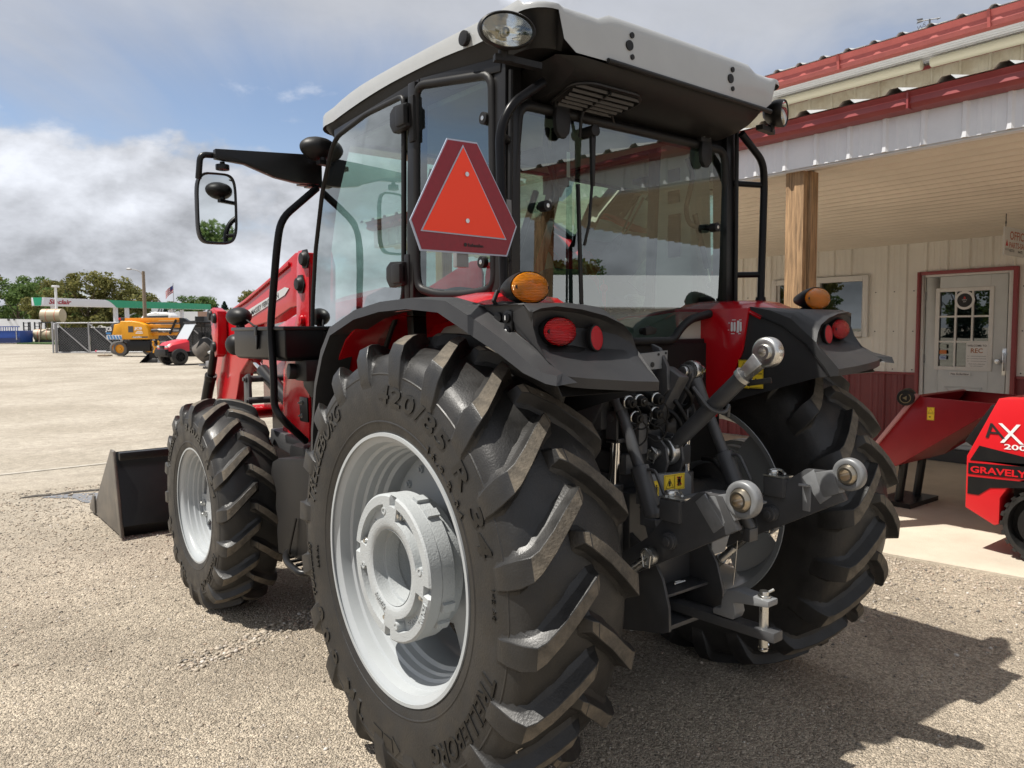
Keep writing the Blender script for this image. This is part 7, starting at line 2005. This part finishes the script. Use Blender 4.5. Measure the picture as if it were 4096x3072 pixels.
# poles and flag
lp = thing('street_light', 'tall wooden pole street light with a curved lamp arm', 'street light', (16.6, 79.1, gz(79)), HD)
mb = MB(); mb.cyl((0, 0, 0), (0, 0, 6.62), .20, .14, n=12); mb.build('pole', 'wood_pole', lp)
mb = MB(); mb.tube([(0, 0, 5.9), (-.15, 0, 6.45), (-.6, 0, 6.75), (-1.15, 0, 6.82)], .05, n=8, fillet=.3); mb.tube([(0, 0, 6.4), (-.45, 0, 6.62)], .03, n=6); mb.build('lamp_arm', 'steel_grey', lp)
mb = MB(); mb.ball((-1.38, 0, 6.85), 1, 14, (.32, .14, .11)); mb.build('lamp_head', 'steel_grey', lp)
wp = thing('white_pole', 'slim white pole with a box lamp before the canopy', 'lamp post', (10.65, 90.2, gz(90)), HD)
mb = MB(); mb.cyl((0, 0, 0), (0, 0, 5.3), .12, n=12); mb.build('pole', 'far_white', wp)
mb = MB(); mb.bb(-.28, .28, -.25, .25, 5.3, 5.5); mb.build('lamp_box', 'far_white', wp, bev=.03)
fp = thing('flagpole', 'thin flagpole flying a striped flag behind the canopy', 'flagpole', (34.3, 135.6, 1.4), HD)
mb = MB(); mb.cyl((0, 0, 0), (0, 0, 8.7), .07, .05, n=8); mb.build('pole', 'steel_grey', fp)
fl = [mat('flag_red', (.45, .03, .05), .7), mat('flag_white', (.6, .58, .58), .7), mat('flag_blue', (.03, .04, .15), .7)]
mb = MB()
for i in range(10):
    for j in range(7):
        P = []
        for a_, b_ in ((i, j), (i + 1, j), (i + 1, j + 1), (i, j + 1)):
            t = a_ / 10; P.append((-1.35 * t, .12 * math.sin(t * 7), 8.3 - b_ * .17 - 1.15 * t ** 1.3))
        mb.add(P, [(0, 1, 2, 3)], 2 if (i < 4 and j < 4) else (0 if j % 2 == 0 else 1))
mb.build('flag', fl, fp, smooth=80)


# ---------------------------------------------------------------- trees
def leaf_mat(name, c1, c2, c3):
    mt = bpy.data.materials.new(name); mt.use_nodes = True; nt = mt.node_tree; N, L = nt.nodes, nt.links; p = N['Principled BSDF']
    p.inputs['Roughness'].default_value = .75; p.inputs['Specular IOR Level'].default_value = .2
    ge = N.new('ShaderNodeNewGeometry'); rp = N.new('ShaderNodeValToRGB'); L.new(ge.outputs['Random Per Island'], rp.inputs[0])
    e = rp.color_ramp.elements; e[0].color = (*c1, 1); e[1].color = (*c3, 1); m_ = e.new(.5); m_.color = (*c2, 1)
    L.new(rp.outputs[0], p.inputs['Base Color'])
    tr = N.new('ShaderNodeBsdfTranslucent'); L.new(rp.outputs[0], tr.inputs[0]); mx = N.new('ShaderNodeMixShader'); mx.inputs[0].default_value = .42
    L.new(p.outputs[0], mx.inputs[1]); L.new(tr.outputs[0], mx.inputs[2]); L.new(mx.outputs[0], N['Material Output'].inputs[0])
    return mt


LEAF = [leaf_mat('leaf_olive', (.10, .11, .034), (.16, .16, .052), (.23, .21, .075)), leaf_mat('leaf_green', (.065, .115, .036), (.11, .175, .052), (.16, .22, .075)), leaf_mat('leaf_spruce', (.030, .055, .045), (.045, .075, .060), (.065, .10, .075))]


def crown_mesh(kind, seed, n):
    g_ = np.random.default_rng(seed)
    quads = []
    if kind == 'round':
        nb_ = 26; cs = []
        for i in range(nb_):
            a = g_.uniform(0, 6.283); zz = g_.uniform(.22, 1.0); rr_ = .46 * math.sqrt(max(.05, 1 - ((zz - .52) / .58) ** 2)) * g_.uniform(.3, 1.0)
            cs.append((rr_ * math.cos(a), rr_ * math.sin(a), zz, g_.uniform(.09, .17)))
        for i in range(n):
            c = cs[g_.integers(nb_)]; v = g_.normal(0, 1, 3); v /= np.linalg.norm(v); rad = c[3] * g_.random() ** .4
            quads.append((np.array(c[:3]) + v * rad * np.array([1, 1, .8]), g_.uniform(.010, .024)))
    else:
        for i in range(n):
            zz = g_.random() ** 1.25; tier = .5 + .5 * abs(math.sin(zz * 34)); rr_ = .30 * (1 - zz) ** .85 * (.55 + .45 * tier) * g_.uniform(.35, 1.0)
            a = g_.uniform(0, 6.283); quads.append((np.array([rr_ * math.cos(a), rr_ * math.sin(a), .05 + zz * .95 - rr_ * .22]), g_.uniform(.010, .022)))
    co, fs_ = [], []
    for p, s in quads:
        u = g_.normal(0, 1, 3); u /= np.linalg.norm(u); w = g_.normal(0, 1, 3); w -= u * w.dot(u); w /= np.linalg.norm(w)
        b = len(co); co += [p - u * s - w * s * .6, p + u * s - w * s * .6, p + u * s * .8 + w * s * .7, p - u * s * .7 + w * s * .7]; fs_.append((b, b + 1, b + 2, b + 3))
    me = bpy.data.meshes.new('crown'); me.from_pydata([tuple(c) for c in co], [], fs_); me.update()
    return me


def trunk_mesh(kind):
    mb = MB(); mb.cyl((0, 0, 0), (0, 0, .45 if kind == 'round' else .9), .022, .012 if kind == 'round' else .004, n=8)
    if kind == 'round':
        for k in range(7):
            a = k * 2.4; mb.cyl((0, 0, .22 + .03 * k), (.28 * math.cos(a), .28 * math.sin(a), .5 + .05 * k), .010, .004, n=6)
    return mb.mesh('trunk', mats=['bark'])


CR = {'round': [crown_mesh('round', s, 5200) for s in (1, 2, 3)], 'spruce': [crown_mesh('spruce', s, 3600) for s in (11, 12)]}
TRK = {k: trunk_mesh(k) for k in CR}
CROWN_M = {}


def tree(x, y, h, w, kind, lf, label, seed=0):
    h *= .86; w *= .95
    t = thing(kind == 'round' and 'broadleaf_tree' or 'spruce_tree', label, 'tree', (x, y, gz(y) - .1), seed * 1.3, 'trees beyond the yard')
    tm = link('trunk', TRK[kind], t); tm.scale = (w, w, h)
    key = (kind, seed % len(CR[kind]), lf)
    if key not in CROWN_M:
        me = CR[kind][key[1]].copy(); me.materials.append(LEAF[lf]); CROWN_M[key] = me
    c = link('crown', CROWN_M[key], t); c.scale = (w, w, h)
    return t


FAR_TREES = [
    (7.5, 168, 15.5, 15, 'round', 0, 'tall olive tree at the left picture edge above the white wall'),
    (16.0, 176, 12.5, 12, 'round', 1, 'bright green tree between the left edge tree and the white pole'),
    (21.5, 198, 14.5, 15, 'round', 1, 'rounded dark green tree far behind the left end of the canopy'),
    (24.0, 190, 13.0, 11, 'round', 0, 'brownish tree just left of the pointed spruce'),
    (26.1, 181, 13.6, 14, 'spruce', 2, 'pointed spruce rising above the white part of the canopy'),
    (16.5, 138, 8.0, 9, 'round', 0, 'low yellowish tree behind the upper tan tank'),
    (21.0, 133.5, 10.9, 11, 'round', 0, 'large olive tree behind the middle of the canopy, its tallest crown'),
    (25.5, 134, 10.2, 12, 'round', 0, 'broad olive tree right of the tallest crown behind the canopy'),
    (30.2, 146, 6.8, 7, 'round', 1, 'small green tree just left of the blue spruce'),
    (39.8, 183, 11.0, 13, 'spruce', 2, 'blue green spruce left of the wooden light pole'),
    (44.3, 180, 7.4, 9, 'spruce', 2, 'short dark spruce right of the arched store gable'),
    (47.5, 176, 9.4, 11, 'round', 1, 'round green tree right of the flagpole'),
    (51.2, 174, 9.2, 9, 'round', 1, 'leafy green tree second right of the flagpole'),
    (53.6, 176, 9.0, 13, 'spruce', 2, 'first of two dark spruces above the green canopy end'),
    (55.6, 175, 8.6, 12, 'spruce', 2, 'second of two dark spruces above the green canopy end'),
    (59.5, 168, 10.6, 11, 'round', 0, 'full olive tree just left of the loader arm'),
    (19.0, 150, 9.0, 10, 'round', 1, 'green tree low behind the canopy columns'),
    (29.5, 160, 8.0, 10, 'round', 0, 'olive tree low behind the canopy and the boom lift'),
    (2.0, 172, 12.0, 12, 'round', 1, 'green tree cut by the left picture edge'),
]
for i, (x, y, h, w, k, lf, lab) in enumerate(FAR_TREES): tree(x, y, h, w, k, lf, lab, i)
# the row that the door glass mirrors, west of the yard
for i in range(12):
    tree(-34 - 9.5 * i + (i % 3) * 3, 66 - 4.5 * i + (i % 2) * 8, 7.5 + (i * 37 % 5), 8 + (i * 13 % 4), 'round' if i % 3 else 'spruce', (i % 2) if i % 3 else 2, 'tree number %s of the west row seen mirrored in the door glass' % ['one', 'two', 'three', 'four', 'five', 'six', 'seven', 'eight', 'nine', 'ten', 'eleven', 'twelve'][i], i)
for i in range(10):
    tree(-14 + 7.5 * i, -46 - (i * 17 % 5) * 4, 7.0 + (i * 29 % 4), 8.5 + (i * 13 % 3), 'round' if i % 4 != 2 else 'spruce', 1 if i % 4 != 2 else 2, 'tree number %s of the south row seen only in the mirrors' % ['one', 'two', 'three', 'four', 'five', 'six', 'seven', 'eight', 'nine', 'ten'][i], i + 3)
# white roofed shed mirrored in the rear window
sh = thing('metal_shed', 'white roofed metal shed behind the camera, mirrored in the rear window', 'shed', (17.5, -19, 0), R(48.6))
mb = MB(); mb.bb(-9, 14, -6, 0, 0, 1.9); mb.build('wall', 'siding_white', sh)
mb = MB(); mb.add([(-9.4, .4, 1.85), (14.4, .4, 1.85), (14.4, -6, 3.3), (-9.4, -6, 3.3)], [(0, 1, 2, 3)]); mb.build('roof', 'siding_white', sh, solid=.05)
